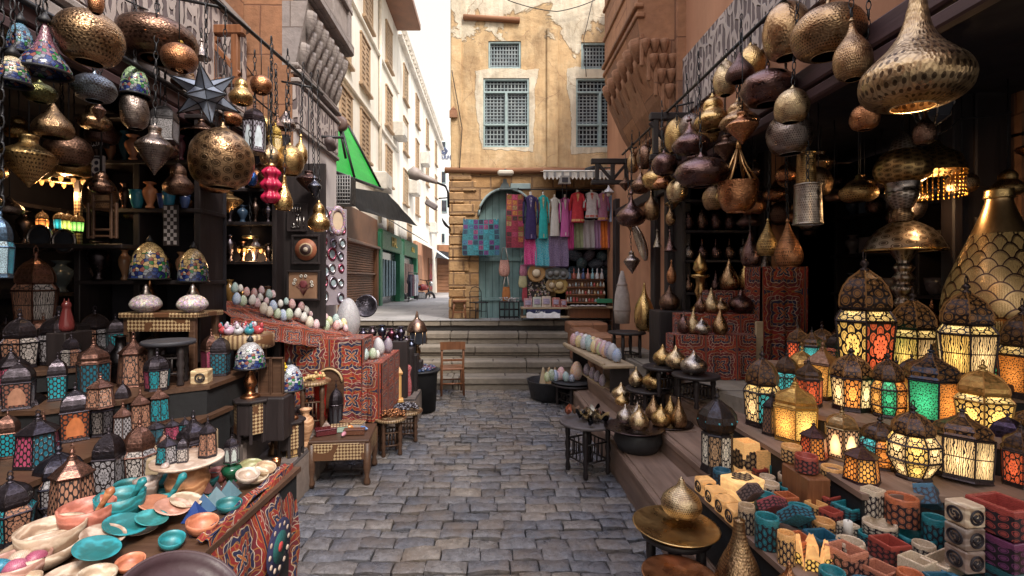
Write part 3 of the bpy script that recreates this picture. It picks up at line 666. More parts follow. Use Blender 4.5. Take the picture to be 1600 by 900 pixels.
def lattice_window(h,rows,cols,big):
    a,b,c,d=h; fr=MB(); y=FY+.05; t=.035
    fr.box(((a+b)/2,y,c+t/2),(b-a,.07,t),0,.005); fr.box(((a+b)/2,y,d-t/2),(b-a,.07,t),0,.005)
    fr.box((a+t/2,y,(c+d)/2),(t,.068,d-c),0,.005); fr.box((b-t/2,y,(c+d)/2),(t,.068,d-c),0,.005)
    if big:
        z1=c+(d-c)*.33; z2=c+(d-c)*.80
        for z in(z1,z2): fr.box(((a+b)/2,y-.004,z),(b-a-.02,.07,.035),0,.004)
        fr.box(((a+b)/2,y-.007,(c+z2)/2),(.045,.07,z2-c-.03),0,.004)
    w_=bpart(fr,'window',MT['frame_paint'])
    la=MB()
    for i in range(1,cols): la.box((a+(b-a)*i/cols,y+.015,(c+d)/2),(.016,.016,d-c-.05))
    zs=[c+(d-c)*j/rows for j in range(1,rows)]
    if big: zs=[c+(d-c)*.33*j/5 for j in range(1,5)]+[c+(d-c)*(.33+.47*j/10) for j in range(1,10)]+[c+(d-c)*(.8+.2*j/3) for j in(1,2)]
    for z in zs: la.box(((a+b)/2,y+.012,z),(b-a-.05,.016,.014))
    la.v=[(v[0],v[1]-FY,v[2]-.9) for v in la.v]; la.build('lattice',MT['lattice'],w_)
    pa=MB().quad((a,y+.09,c),(b,y+.09,c),(b,y+.09,d),(a,y+.09,d)); pa.v=[(v[0],v[1]-FY,v[2]-.9) for v in pa.v]; pa.build('pane',MT['pane'],w_)
for i,hh in enumerate(wins): lattice_window(hh,7,11 if i<2 else 13,i>1)
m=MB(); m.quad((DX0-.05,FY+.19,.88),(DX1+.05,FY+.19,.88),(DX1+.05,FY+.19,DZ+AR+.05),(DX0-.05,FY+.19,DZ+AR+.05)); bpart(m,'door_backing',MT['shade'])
# arched door of vertical boards
dr=MB(); cx=(DX0+DX1)/2; nb=8
for i in range(nb):
    xa=DX0+(DX1-DX0)*i/nb; xb=DX0+(DX1-DX0)*(i+1)/nb-.006
    za=DZ+sqrt(max(0,AR*AR-(xa-cx)**2)); zb=DZ+sqrt(max(0,AR*AR-(xb-cx)**2)); y=FY+.12+(.006 if i%2 else 0)
    dr.add([(xa,y,.9),(xb,y,.9),(xb,y,zb),(xa,y,za),(xa,y+.04,.9),(xb,y+.04,.9),(xb,y+.04,zb),(xa,y+.04,za)],[(0,1,2,3),(1,5,6,2),(4,0,3,7)],[[(xa,.9),(xb,.9),(xb,zb),(xa,za)],[(0,0)]*4,[(0,0)]*4])
d_=bpart(dr,'door',MT['door_paint'])
for z in(fz(405),1.25): m=MB(); m.box((cx,.10,z-.9),(AR*1.9,.03,.06),0,.004); m.build('door_batten',MT['door_paint'],d_)
m=MB(); m.tube([(cx-AR*1.0*cos(pi*i/16),FY-.04,DZ+AR*sin(pi*i/16)) for i in range(17)],.025,6); bpart(m,'arch_moulding',MT['frame_paint'])
# the shop recess to the right of the door
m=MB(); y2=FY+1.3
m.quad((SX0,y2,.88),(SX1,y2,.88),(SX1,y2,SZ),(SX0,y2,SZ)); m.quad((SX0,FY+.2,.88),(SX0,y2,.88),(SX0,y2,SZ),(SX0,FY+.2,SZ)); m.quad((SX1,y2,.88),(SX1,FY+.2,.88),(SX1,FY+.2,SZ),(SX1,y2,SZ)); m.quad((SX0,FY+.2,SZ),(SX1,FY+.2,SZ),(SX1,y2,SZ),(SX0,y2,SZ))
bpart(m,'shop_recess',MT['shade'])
m=MB(); m.box((fx(813),FY-.05,fz(292)),(.36,.05,.1),0,.01); bpart(m,'fanlight_board',MT['frame_paint'])

# scalloped awning
aw=thing('striped_awning','pale striped awning with scalloped edge over the clothes stall','awning',(fx(908),FY-.06,fz(272)))
m=MB(); x0,x1=fx(843)-fx(908),fx(990)-fx(908)
m.grid(lambda u,v:(x0+(x1-x0)*u,-.02-.55*v,.03-.13*v+.012*sin(u*60)*v),30,4,1,1); m.build('canopy',MT['tint_cloth'],aw,(.62,.58,.52))
m=MB()
for i in range(26):
    a=x0+(x1-x0)*i/26; b=x0+(x1-x0)*(i+1)/26; mm=(a+b)/2; y=-.575
    m.add([(a,y,-.095),(b,y,-.095),(b,y,-.19),(mm,y-.008,-.235),(a,y,-.19)],[(0,1,2,3,4)])
m.build('valance',MT['tint_cloth'],aw,(.72,.68,.62))
m=MB()
for i in range(13):
    a=x0+(x1-x0)*(i*2+.6)/26; m.quad((a,-.59,-.1),(a+.04,-.59,-.1),(a+.04,-.592,-.19),(a,-.592,-.19))
m.build('valance_stripe',MT['tint_cloth'],aw,(.30,.30,.30))
m=MB(); m.tube([(x0,-.57,-.09),(x1,-.57,-.09)],.018,6); m.build('front_bar',MT['tint'],aw,(.7,.68,.64))

# ================================================================== left-hand building
LX=-2.3; PX=-1.85; Y0,Y1=4.47,5.65
lb=thing('left_stone_building','old sandstone building on the left with carved script frieze and corbelled bay','building',(-3,5,0))
def at0(m,o): m.v=[(v[0]-o[0],v[1]-o[1],v[2]-o[2]) for v in m.v]; return m
LO=(-3,5,0)
m=MB(); m.box((-3.65,.9,4.5),(2.7,7.1,2.0)); at0(m,LO).build('upper_wall',MT['sandstone'],lb)
m=MB(); m.box((LX+.03,1.1,3.47),(.06,6.6,.72),0,.01); f1=at0(m,LO).build('script_frieze',MT['frieze'],lb)
m=MB(); m.box((LX+.035,1.1,3.07),(.09,6.6,.07),0,.02); m.box((LX+.045,1.1,3.88),(.12,6.6,.09),0,.03); m.box((LX+.04,1.1,2.97),(.06,6.6,.09),0,.01); at0(m,LO).build('moulding',MT['greystone'],lb)
m=MB(); m.box((-2.88,5.06,2.8),(2.06,1.18,6.2)); at0(m,LO).build('pier',MT['sandstone'],lb)
m=MB(); m.box((PX+.012,5.06,1.65),(.03,1.16,2.7)); at0(m,LO).build('plastered_wall',MT['palewall'],lb)
m=MB(); m.box((PX+.02,5.06,3.24),(.05,1.19,.36),0,.005); at0(m,LO).build('script_frieze',MT['frieze'],lb)
m=MB()
for z,x,hh in((3.02,.035,.05),(3.46,.04,.05),(3.54,.06,.04),(3.6,.03,.05)): m.box((PX+x/2,5.06,z),(.05+x,1.2,hh),0,.012)
at0(m,LO).build('moulding',MT['greystone'],lb)
def muqarnas(m,side,X,ya,yb,z0,nt_,step,n):
    for j in range(nt_):
        for k in range(n-(j%2)):
            y=ya+(yb-ya)*(k+.5+.5*(j%2))/n; r=(yb-ya)/n*.47; z=z0+j*step
            m.lathe([(.005,z-step*.9),(r*.35,z-step*.5),(r*.75,z-step*.1),(r,z+step*.45),(r,z+step*.75)],8,(X+side*(.035*j+.02),y,0),True)
m=MB(); muqarnas(m,1,PX+.02,Y0+.02,Y1,3.72,3,.15,7); 
m.prism([(PX-.1,3.6),(PX+.02,3.6),(PX+.14,4.2),(PX-.1,4.2)],1,Y0-.001,Y1); at0(m,LO).build('corbel_table',MT['greystone'],lb)
m=MB(); m.box((-2.1,5.07,5.1),(.84,1.22,1.74)); 
for y,wv in((4.53,.10),(5.05,.07),(5.62,.1)): m.box((-1.675,y,5.1),(.05,wv,1.7),0,.01)
m.box((-1.66,5.07,4.30),(.07,1.26,.13),0,.02); m.box((-1.665,5.07,4.75),(.05,1.24,.06),0,.01); m.box((-1.665,5.07,5.0),(.045,1.24,.05),0,.01)
at0(m,LO).build('bay_window',MT['greystone'],lb)
m=MB(); 
for y0,y1 in((4.6,5.0),(5.1,5.55)): m.box((-1.668,(y0+y1)/2,5.4),(.03,y1-y0-.06,1.1),0,.01)
at0(m,LO).build('bay_shutter',MT['purple_beam'],lb)
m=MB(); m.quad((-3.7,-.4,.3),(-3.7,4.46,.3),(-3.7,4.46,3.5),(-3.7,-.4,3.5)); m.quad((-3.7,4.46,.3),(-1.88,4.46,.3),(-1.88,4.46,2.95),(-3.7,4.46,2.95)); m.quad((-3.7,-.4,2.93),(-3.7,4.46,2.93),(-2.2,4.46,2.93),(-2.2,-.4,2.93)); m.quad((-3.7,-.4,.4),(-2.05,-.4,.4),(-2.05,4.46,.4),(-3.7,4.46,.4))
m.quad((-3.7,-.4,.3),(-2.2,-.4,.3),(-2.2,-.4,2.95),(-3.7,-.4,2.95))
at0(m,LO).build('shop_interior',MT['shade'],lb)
m=MB(); m.box((LX-.02,1.95,2.90),(.16,5.0,.12),0,.01); m.box((LX+.05,1.95,2.78),(.07,5.0,.06),0,.01); at0(m,LO).build('lintel',MT['purple_beam'],lb)

# ================================================================== right-hand building
RX=2.05; RO=(3,4,0)
rb=thing('right_stone_building','red sandstone building on the right with corbelled bay above the brass lamp shop','building',RO)
m=MB(); m.box((RX+1.6,1.9,4.68),(3.2,7.0,3.5)); at0(m,RO).build('upper_wall',MT['pinkwall'],rb)
m=MB(); m.box((RX-.012,3.3,3.62),(.05,4.0,.62),0,.008); at0(m,RO).build('script_frieze',MT['frieze'],rb)
m=MB(); m.box((RX+1.6,6.95,3.2),(3.2,3.1,6.6)); at0(m,RO).build('plastered_wall',MT['pinkwall'],rb)
m=MB()
for y,wv in((7.75,.16),(5.9,.15),(5.45,.10)): m.box((RX-.03,y,1.75),(.09,wv,2.3),0,.01)
m.box((RX-.035,6.6,2.66),(.08,2.4,.12),0,.01); at0(m,RO).build('wall_post',MT['dark_wood'],rb)
# bay on corbels
ya,yb=5.12,6.62
m=MB(); m.prism([(1.56,4.35),(1.62,3.95),(1.80,3.55),(1.95,3.3),(2.06,3.25),(2.06,6.4),(1.56,6.4)],1,ya,yb); at0(m,RO).build('bay_window',MT['sandstone'],rb)
m=MB()
for z,x,hh in((4.42,1.545,.06),(4.52,1.53,.05),(4.9,1.545,.06),(5.3,1.545,.05),(3.32,1.93,.06),(3.24,1.97,.06)): m.box((x+.04,(ya+yb)/2,z),(.1,yb-ya+.05,hh),0,.012)
for k in range(5): m.box((1.60+.075*k,ya-.004,4.05-.16*k),(.04,.03,.35),0,.008)
at0(m,RO).build('moulding',MT['sandstone'],rb)
m=MB()
for j in range(4):
    for k in range(6-(j%2)):
        y=ya+(yb-ya)*(k+.5+.5*(j%2))/6; r=.105; z=4.12-.16*j; x=1.60+.085*j
        m.lathe([(.004,z-.17),(r*.4,z-.1),(r*.8,z-.02),(r,z+.08)],7,(x,y,0))
for j in range(4):
    for k in range(3): m.lathe([(.004,-.12),(.025,-.07),(.05,0),(.055,.05)],7,(1.64+.085*j+.1*k,ya-.01,4.1-.16*j))
at0(m,RO).build('corbel_table',MT['sandstone'],rb)
m=MB(); m.box((RX+.05,ya-.03,4.8),(.30,.07,3.1),0,.01); at0(m,RO).build('pilaster',MT['sandstone'],rb)
# shop interior behind the open front
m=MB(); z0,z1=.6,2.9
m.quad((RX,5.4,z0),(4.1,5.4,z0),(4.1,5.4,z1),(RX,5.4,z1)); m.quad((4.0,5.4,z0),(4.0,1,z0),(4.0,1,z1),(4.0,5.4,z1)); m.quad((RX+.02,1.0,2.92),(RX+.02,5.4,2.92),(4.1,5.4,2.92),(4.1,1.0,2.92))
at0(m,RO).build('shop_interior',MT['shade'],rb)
m=MB(); m.box((RX-.02,3.2,2.86),(.16,4.5,.13),0,.012); m.box((RX-.06,3.2,2.74),(.07,4.5,.07),0,.01); at0(m,RO).build('lintel',MT['purple_beam'],rb)
m=MB(); m.box((2.96,5.0,1.8),(.2,.1,2.24),0,.005); p_=at0(m,RO).build('pier',MT['pinkwall'],rb)
m=MB(); m.box((2.83,4.97,1.8),(.08,.12,2.24),0,.01); m.box((3.10,4.97,1.8),(.10,.12,2.24),0,.01); m.box((2.12,5.3,1.8),(.12,.12,2.24),0,.01)
at0(m,RO).build('shop_post',MT['dark_wood'],rb)
m=MB(); m.box((3.47,3.44,2.3),(.46,.06,3.4),0,.01); m.box((3.27,3.40,2.3),(.07,.08,3.4),0,.01); m.box((3.54,3.40,1.5),(.24,.03,1.1),0,.01); m.box((3.54,3.40,2.7),(.24,.03,.9),0,.01)
at0(m,RO).build('door_leaf',MT['dark_wood'],rb)
m=MB(); m.box((4.45,3.5,3.2),(1.5,.3,6.4)); at0(m,RO).build('near_wall',MT['sandstone'],rb)

# timber bracket frames that carry the lamp rails
def bracket(label,o,L,hgt,mat,side):
    t=thing('timber_bracket',label,'bracket',o)
    m=MB(); m.box((side*L/2,0,0),(L,.07,.075),0,.008); m.build('top_rail',mat,t)
    m=MB(); m.box((side*L/2,0,-hgt),(L,.06,.06),0,.008); m.build('bottom_rail',mat,t)
    for f in(.18,.5,.86): MB().box((side*L*f,0,-hgt/2),(.055,.055,hgt-.06),0,.006).build('upright',mat,t)
    for f,sg in((.34,1),(.68,-1)):
        MB().box((side*L*f,0,-hgt/2),(.04,.04,hgt*.95),0,.004,Matrix.Rotation(sg*.7,3,'Y')).build('brace',mat,t)
bracket('weathered brown timber bracket beside the star lantern on the left wall',P(282,48,3.9),.52,.42,MT['brown_wood'],1)
bracket('black timber bracket high on the right wall beside the bay',(2.05,4.95,3.28),.42,.42,MT['dark_wood'],-1)
bracket('small black timber bracket low under the right bay',(2.05,6.9,3.3),.62,.30,MT['dark_wood'],-1)

# ================================================================== the street beyond
SX=-3.2
def sx_d(px): return F*SX/(px-CX)
def street_windows(par,o,lst,name='window',w_=.75):
    for d,z0,z1 in lst:
        m=MB(); y=d
        m.box((SX+.02,y,z0-.04),(.16,w_+.3,.07),0,.01); m.box((SX+.01,y,z1+.03),(.1,w_+.16,.06),0,.01)
        m.box((SX+.01,y-w_/2-.03,(z0+z1)/2),(.07,.06,z1-z0),0,.005); m.box((SX+.01,y+w_/2+.03,(z0+z1)/2),(.07,.06,z1-z0),0,.005)
        f=at0(m,o).build(name,MT['tan_shutter'],par)
        m=MB()
        for s in(-1,1):
            m.box((SX-.0,y+s*w_/4,(z0+z1)/2),(.05,w_/2-.02,z1-z0-.02),0,.004)
            for k in range(9): m.box((SX+.03,y+s*w_/4,z0+.1+(z1-z0-.2)*k/8),(.02,w_/2-.14,.05),0,.004)
        at0(m,o).build('shutter',MT['pale_wood'] if int(d)%2 else MT['tan_shutter'],f)
cb=thing('cream_building','sunlit cream apartment building with brown eave and shuttered windows beyond the green canopy','building',(-4,12,.8)); CO=(-4,12,.8)
m=MB(); m.box((SX-3,11.2,5.3),(6,10.4,9.6)); at0(m,CO).build('wall',MT['cream'],cb)
m=MB(); m.box((SX-2.7,13.1,10.15),(7.0,6.4,.22),0,.03); at0(m,CO).build('roof',MT['brown_wood'],cb)
for z in(7.95,5.95,4.15): MB().box((SX+4+.03,11.2-12,z-.8),(.08,10.3,.09),0,.02).build('string_course',MT['cream'],cb)
street_windows(cb,CO,[(10.5,4.65,5.7),(12.1,4.65,5.75),(14.9,4.55,5.65),(12.1,6.4,7.6),(14.9,6.3,7.45),(10.4,6.4,7.6),(12.4,8.2,9.4),(14.9,8.2,9.4),(15.1,3.05,3.75)])
m=MB(); m.tube([(SX+.05,13.6,3.2),(SX+.05,13.6,10)],.05,8); at0(m,CO).build('downpipe',MT['tint'],cb,(.7,.62,.52))
for d,z in((13.4,4.3),(15.9,6.5)):
    m=MB(); m.box((SX+.18,d,z),(.35,.75,.5),0,.03); m.box((SX+.36,d,z),(.03,.5,.36),0,.01); at0(m,CO).build('air_conditioner',MT['tint'],cb,(.6,.57,.52))
cb2=thing('balustraded_building','farther cream building with a row of roof balusters in the side street','building',(-4,23,.8)); C2=(-4,23,.8)
m=MB(); m.box((SX-3,23.6,5.2),(6,14.3,9.4)); at0(m,C2).build('wall',MT['cream'],cb2)
m=MB(); m.box((SX,23.6,9.95),(.3,14.4,.1),0,.02); m.box((SX,23.6,10.55),(.3,14.4,.1),0,.02)
for k in range(36): m.lathe([(.06,10),(.09,10.15),(.045,10.35),(.07,10.5)],6,(SX,16.7+k*.39,0))
at0(m,C2).build('balustrade',MT['cream'],cb2)
street_windows(cb2,C2,[(d,z,z+1.2) for d in(17.8,20.6,23.8,27.5) for z in(4.4,6.3,8.2)]+[(18.6,2.9,3.7)])
for d,z in((18.9,5.2),(25,4.3),(22,7.1)):
    m=MB(); m.box((SX+.18,d,z),(.35,.8,.55),0,.03); at0(m,C2).build('air_conditioner',MT['tint'],cb2,(.6,.57,.52))
fb=thing('far_white_building','far white tower block with blue lettering closing the side street','building',(-4.2,36,.8)); FO=(-4.2,36,.8)
m=MB(); m.box((-4,37.5,6.3),(4.2,5,11.6),0,.02); at0(m,FO).build('wall',MT['white'],fb)
for px,py,ww,hh in((693,226,.32,.42),(692,277,.45,.9),(692,322,.65,.95),(690,372,.5,.7),(684,352,.4,.6)):
    q=P(px,py,34.97); m=MB(); m.box(q,(ww,.08,hh),0,.01); f=at0(m,FO).build('window',MT['frame_paint'],fb); m=MB(); m.box((q[0],q[1]-.04,q[2]),(ww*.8,.03,hh*.85)); at0(m,FO).build('pane',MT['pane'],f)
def text(s,size,loc,rot,mat,name,parent=None,col=None,ext=.004):
    cu=bpy.data.curves.new(name,'FONT'); cu.body=s; cu.size=size; cu.extrude=ext; cu.align_x='CENTER'; cu.align_y='CENTER'
    tmp=bpy.data.objects.new('tmp',cu); COL.objects.link(tmp)
    dg=bpy.context.evaluated_depsgraph_get(); me=bpy.data.meshes.new_from_object(tmp.evaluated_get(dg)); bpy.data.objects.remove(tmp); bpy.data.curves.remove(cu)
    me.name=name; me.materials.clear(); me.materials.append(mat)
    o=bpy.data.objects.new(name,me); COL.objects.link(o); o.location=loc; o.rotation_euler=rot
    if parent: o.parent=parent
    if col: o.color=(*col,0)
    return o
q=P(694,246,34.96); text('CARFE',.40,(q[0]-FO[0],q[1]-FO[1],q[2]-FO[2]),(pi/2,0,0),MT['tint'],'lettering',fb,(.10,.13,.25),.02)
q=P(694,236,34.95); m=MB(); m.torus((q[0]-FO[0],q[1]-FO[1],q[2]-FO[2]),.24,.05,5,5,Matrix.Rotation(pi/2,3,'X')); m.torus((q[0]-FO[0],q[1]-FO[1],q[2]-FO[2]),.11,.035,12,4,Matrix.Rotation(pi/2,3,'X')); m.build('emblem',MT['tint'],fb,(.10,.13,.25))
# satellite dish on the roof
t=thing('satellite_dish','pale satellite dish on the roof edge of the cream building','satellite dish',(SX-.2,14.9,10.25))
M_=Matrix.Rotation(1.1,3,'X'); MB().lathe([(.02,0),(.2,.03),(.38,.11),(.42,.14)],16,(0,0,.6),M=M_).build('dish',MT['tint'],t,(.55,.53,.5)); MB().tube([(0,.1,0),(0,.05,.6)],.025).build('mast',MT['iron'],t); MB().tube([(0,0,.62),(0,-.25,.85)],.012).build('arm',MT['iron'],t)

# brown shuttered shop
s1=thing('shuttered_shop','closed shop with brown roller shutter at the head of the side street','shop',(-3.1,11.9,.9)); O1=(-3.1,11.9,.9)
ya,yb=10.0,12.95
m=MB(); m.box((SX+.06,(ya+yb)/2,2.82),(.14,yb-ya,.78),0,.01); m.box((SX+.07,ya+.05,1.7),(.18,.14,1.6),0,.01); m.box((SX+.07,yb-.07,1.7),(.18,.16,1.6),0,.01); at0(m,O1).build('front',MT['shutter'],s1)
m=MB()
for k in range(26): m.box((SX+.05,(ya+yb)/2,.95+k*.0575),(.05,yb-ya-.3,.05),0,.015)
at0(m,O1).build('roller_shutter',MT['shutter'],s1)
m=MB(); m.box((SX+.12,(ya+yb)/2,2.45),(.18,yb-ya,.08),0,.02); m.box((SX+.1,(ya+yb)/2,1.75),(.05,yb-ya-.3,.05),0,.01); at0(m,O1).build('rail',MT['brown_wood'],s1)
# green fronted clothes shop
s2=thing('green_shop','green fronted clothes shop with gold sign lettering and fabric awning','shop',(-3.1,16,.85)); O2=(-3.1,16,.85)
for y in(13.1,16.15,19.4): m=MB(); m.box((SX+.1,y,1.85),(.2,.78 if y==16.15 else .28,2.1),0,.01); at0(m,O2).build('pillar',MT['tint'],s2,(.03,.20,.11))
for ya,yb,tx in((13.1,15.9,'HAL'),(16.4,19.4,'HILAL')):
    m=MB(); m.box((SX+.16,(ya+yb)/2,2.72),(.12,yb-ya,.55),0,.01); sg=at0(m,O2).build('sign_board',MT['tint'],s2,(.015,.12,.045))
    text(tx,.42 if tx=='HAL' else .26,(SX+.235+3.1,(ya+yb)/2-16+(.2 if tx=='HAL' else .3),2.72-.85),(pi/2,0,pi/2),MT['tint'],'sign_lettering',sg,(.75,.55,.14),.01)
    m=MB(); m.grid(lambda u,v:(SX+.1+.55*v,ya+(yb-ya)*u,3.42-.34*v+.015*sin(u*30)),16,3); at0(m,O2).build('awning',MT['tint_cloth'],s2,(.05,.055,.05))
    m=MB(); m.box((SX+.02,(ya+yb)/2,1.7),(.04,yb-ya-.3,1.6)); at0(m,O2).build('shop_window',MT['pane'],s2)
    m=MB()
    for k in range(6): m.box((SX+.07,ya+.4+(yb-ya-.8)*k/5,1.65),(.05,.16,1.1),0,.02)
    at0(m,O2).build('displayed_clothes',MT['tint_cloth'],s2,(.22,.33,.40) if tx=='HAL' else (.35,.24,.22))
for k,(c,lb_) in enumerate((((.03,.03,.06),'navy shirt'),((.10,.03,.05),'maroon shirt'),((.45,.45,.47),'white shirt'),((.30,.32,.38),'grey blue shirt'))):
    y=15.6+k*.42; t=thing('hanging_shirt',lb_+' on a hanger in front of the green shop','shirt',(SX+.55,y,1.05),pi/2,'shirts in front of the green shop')
    MB().prism([(-.15,0),(.15,0),(.16,.55),(.26,.42),(.3,.5),(.14,.72),(.05,.68),(-.05,.68),(-.14,.72),(-.3,.5),(-.26,.42),(-.16,.55)],1,-.05,.05).build('body',MT['tint_cloth'],t,c); MB().tube([(0,0,.68),(0,0,.8)],.008).build('hanger',MT['iron'],t)
m=MB(); m.tube([(SX+.55,15.3,1.84),(SX+.55,17.1,1.84)],.012)
for y in(15.3,17.1): m.tube([(SX+.55,y,.86),(SX+.55,y,1.84)],.015)
prop(m.build('clothes_rail',MT['iron']),'black clothes rail carrying shirts before the green shop','clothes rail')
# farther shops
s3=thing('beige_shop','beige shop with blue white awning and framed orange door down the street','shop',(-3.1,22,.85)); O3=(-3.1,22,.85)
m=MB(); m.box((SX+.05,22.3,2.0),(.12,5.4,2.4),0,.01); at0(m,O3).build('front',MT['pinkwall'],s3)
m=MB(); m.grid(lambda u,v:(SX+.1+1.0*v,21.3+5*u,3.3-.7*v),8,4); at0(m,O3).build('awning',MT['tint_cloth'],s3,(.42,.50,.56))
m=MB(); m.box((SX+.13,20.5,1.75),(.06,1.1,1.8),0,.01); at0(m,O3).build('door',MT['shutter'],s3)
m=MB(); m.box((SX+.13,24.0,1.75),(.06,1.5,1.8),0,.01); k=at0(m,O3).build('door',MT['brown_wood'],s3); m=MB(); m.box((SX+.17,24,1.75),(.03,.9,1.3),0,.01); at0(m,O3).build('panel',MT['patch_red'],k)
s4=thing('end_shutter_shop','closed brown shuttered shop front across the far end of the street','shop',(-2.4,28.3,.8)); O4=(-2.4,28.3,.8)
m=MB(); m.box((-2.3,28.4,2.2),(2.0,.5,2.9),0,.02); at0(m,O4).build('front',MT['sandstone'],s4)
m=MB()
for j in range(3):
    for k in range(8): m.box((-2.75+.9*j,28.13,.85+k*.22),(.82,.05,.2),0,.03)
at0(m,O4).build('roller_shutter',MT['shutter'],s4)
m=MB(); m.grid(lambda u,v:(-3.2+2*u,28.1-.9*v,3.25-.45*v+.04*sin(u*14)),12,4); at0(m,O4).build('canopy',MT['black_cloth'],s4)
# motorbike
t=thing('motorbike','small dark motorbike parked by the beige shop','motorbike',P(657,479,18.2),.9)
for x in(-.5,.5):
    wv=MB(); wv.torus((0,0,0),.24,.05,14,6,Matrix.Rotation(pi/2,3,'X')); o=wv.build('wheel',MT['iron'],t,None,(x,0,.29))
    h_=MB(); h_.lathe([(.06,-.03),(.06,.03)],8,M=Matrix.Rotation(pi/2,3,'X')); [h_.tube([(0,0,0),(.23*cos(a),0,.23*sin(a))],.008,4) for a in(.3,1.35,2.4,3.4,4.5,5.5)]; h_.build('rim',MT['tint_metal'],o,(.5,.5,.5))
MB().box((0,0,.42),(.42,.2,.28),0,.05).build('engine',MT['tint_metal'],t,(.3,.3,.32)); MB().lathe([(.01,-.22),(.12,-.15),(.14,0),(.1,.2),(.01,.24)],10,(.12,0,.72),sx=1,M=Matrix.Rotation(pi/2,3,'Y')).build('fuel_tank',MT['tint_gloss'],t,(.25,.02,.02))
MB().box((-.3,0,.74),(.5,.2,.09),0,.04).build('seat',MT['black_cloth'],t); MB().tube([(.5,0,.3),(.36,0,.8),(.32,0,.98)],.025).tube([(.28,-.32,1.02),(.32,0,.98),(.28,.32,1.02)],.018).build('handlebar',MT['iron'],t); MB().lathe([(.02,0),(.09,.03),(.09,.1),(.02,.12)],10,(.48,0,.86),M=Matrix.Rotation(pi/2,3,'Y')).build('headlight',MT['tint_metal'],t,(.7,.7,.7))

# green corrugated canopy and black tarpaulin over the side street entrance
t=thing('green_canopy','bright green corrugated canopy sloping off the corner of the left building','canopy',P(545,250,8.6)); o=Vector(P(545,250,8.6))
def quadgrid(m,a,b,c,d,nu,nv,us,vs,sag=0,off=(0,0,0)):
    a,b,c,d=[Vector(q) for q in(a,b,c,d)]
    def fn(u,v):
        p=(a*(1-u)+b*u)*(1-v)+(d*(1-u)+c*u)*v; p=p-Vector(off); p.z+=sag*sin(pi*u)*sin(pi*v)+(.02*sin(u*11+v*7)*sin(v*9) if sag else 0); return tuple(p)
    return m.grid(fn,nu,nv,us,vs)
A,B,C_,D=P(521,268,7.6),P(598,296,10.4),P(546,200,9.6),P(524,196,8.2)
quadgrid(MB(),A,B,C_,D,16,10,1,2.2,0,o).build('sheet',MT['green_corr'],t)
for f in(.35,.93):
    a=Vector(A).lerp(Vector(B),f)-o; b=Vector(D).lerp(Vector(C_),f)-o; MB().tube([a+Vector((0,-.02,.03)),b+Vector((0,-.02,.03))],.03,6).build('batten',MT['iron'],t)
MB().tube([Vector(A)-o,Vector(B)-o],.03,6).build('edge_bar',MT['iron'],t)
t=thing('black_tarpaulin','black cloth tarpaulin sagging below the green canopy over the side street','tarpaulin',P(590,310,9)); o=Vector(P(590,310,9))
quadgrid(MB(),P(528,290,7.2),P(606,302,10.8),P(653,353,13.2),P(562,330,8.2),18,10,1,1,-.12,o).build('cloth',MT['black_cloth'],t)
t=thing('roof_fan','round dark extractor fan beside the green canopy top','fan',P(532,194,7.3)); M_=Matrix.Rotation(pi/2,3,'X')
MB().lathe([(.03,-.08),(.10,-.06),(.12,.03),(.075,.05)],14,M=M_).build('housing',MT['tint'],t,(.12,.07,.06)); MB().lathe([(.01,.0),(.03,.03)],10,(0,-.04,0),M=M_).build('hub',MT['tint'],t,(.25,.18,.15)); MB().tube([(0,0,-.1),(.05,.1,-.5)],.02).build('stem',MT['iron'],t)
# barred box on the corner
t=thing('barred_window_box','barred metal box hanging on the corner below the black tarpaulin','window box',P(533,296,6.2)); s=6.2/F
m=MB()
for k in range(8): m.tube([(-14*s+28*s*k/7,0,-22*s),(-14*s+28*s*k/7,0,22*s)],.006,4)
for k in range(9): m.tube([(-14*s,0,-22*s+44*s*k/8),(14*s,0,-22*s+44*s*k/8)],.006,4)
m.build('bars',MT['tint'],t,(.3,.3,.31)); MB().box((0,.15,0),(28*s,.25,44*s),0,.01).build('case',MT['iron'],t)
# street lamp on the corner of the ochre building
t=thing('street_lamp','two headed street lamp on a bent arm from the ochre corner','street lamp',P(701,322,8.5)); o=Vector(P(701,322,8.5))
MB().tube([Vector(P(701,324,8.5))-o,Vector(P(700,300,8.5))-o,Vector(P(696,291,8.4))-o,Vector(P(680,284,8.2))-o],.02,8).build('arm',MT['iron'],t)
MB().tube([Vector(P(699,309,8.5))-o,Vector(P(686,310,8.3))-o],.014,6).build('arm',MT['iron'],t)
a=Vector(P(662,277,8.1))-o; MB().lathe([(.03,-.24),(.055,-.1),(.06,.05),(.10,.10),(.115,.22),(.03,.28)],12,a,M=Matrix.Rotation(-1.2,3,'Y')).build('lamp_head',MT['tint'],t,(.32,.27,.25))
MB().box(Vector(P(674,320,8.2))-o,(.22,.12,.10),0,.02,Matrix.Rotation(.55,3,'Y')).build('lamp_head',MT['tint'],t,(.2,.17,.17))
t=thing('satellite_dish','small dark dish on the left corner of the ochre building','satellite dish',P(697,352,8.5)); MB().lathe([(.02,0),(.09,.02),(.14,.05)],12,(-.03,0,0),M=Matrix.Rotation(.9,3,'Y')).build('dish',MT['iron'],t); MB().tube([(0,0,0),(.08,.05,-.05)],.012).build('arm',MT['iron'],t)
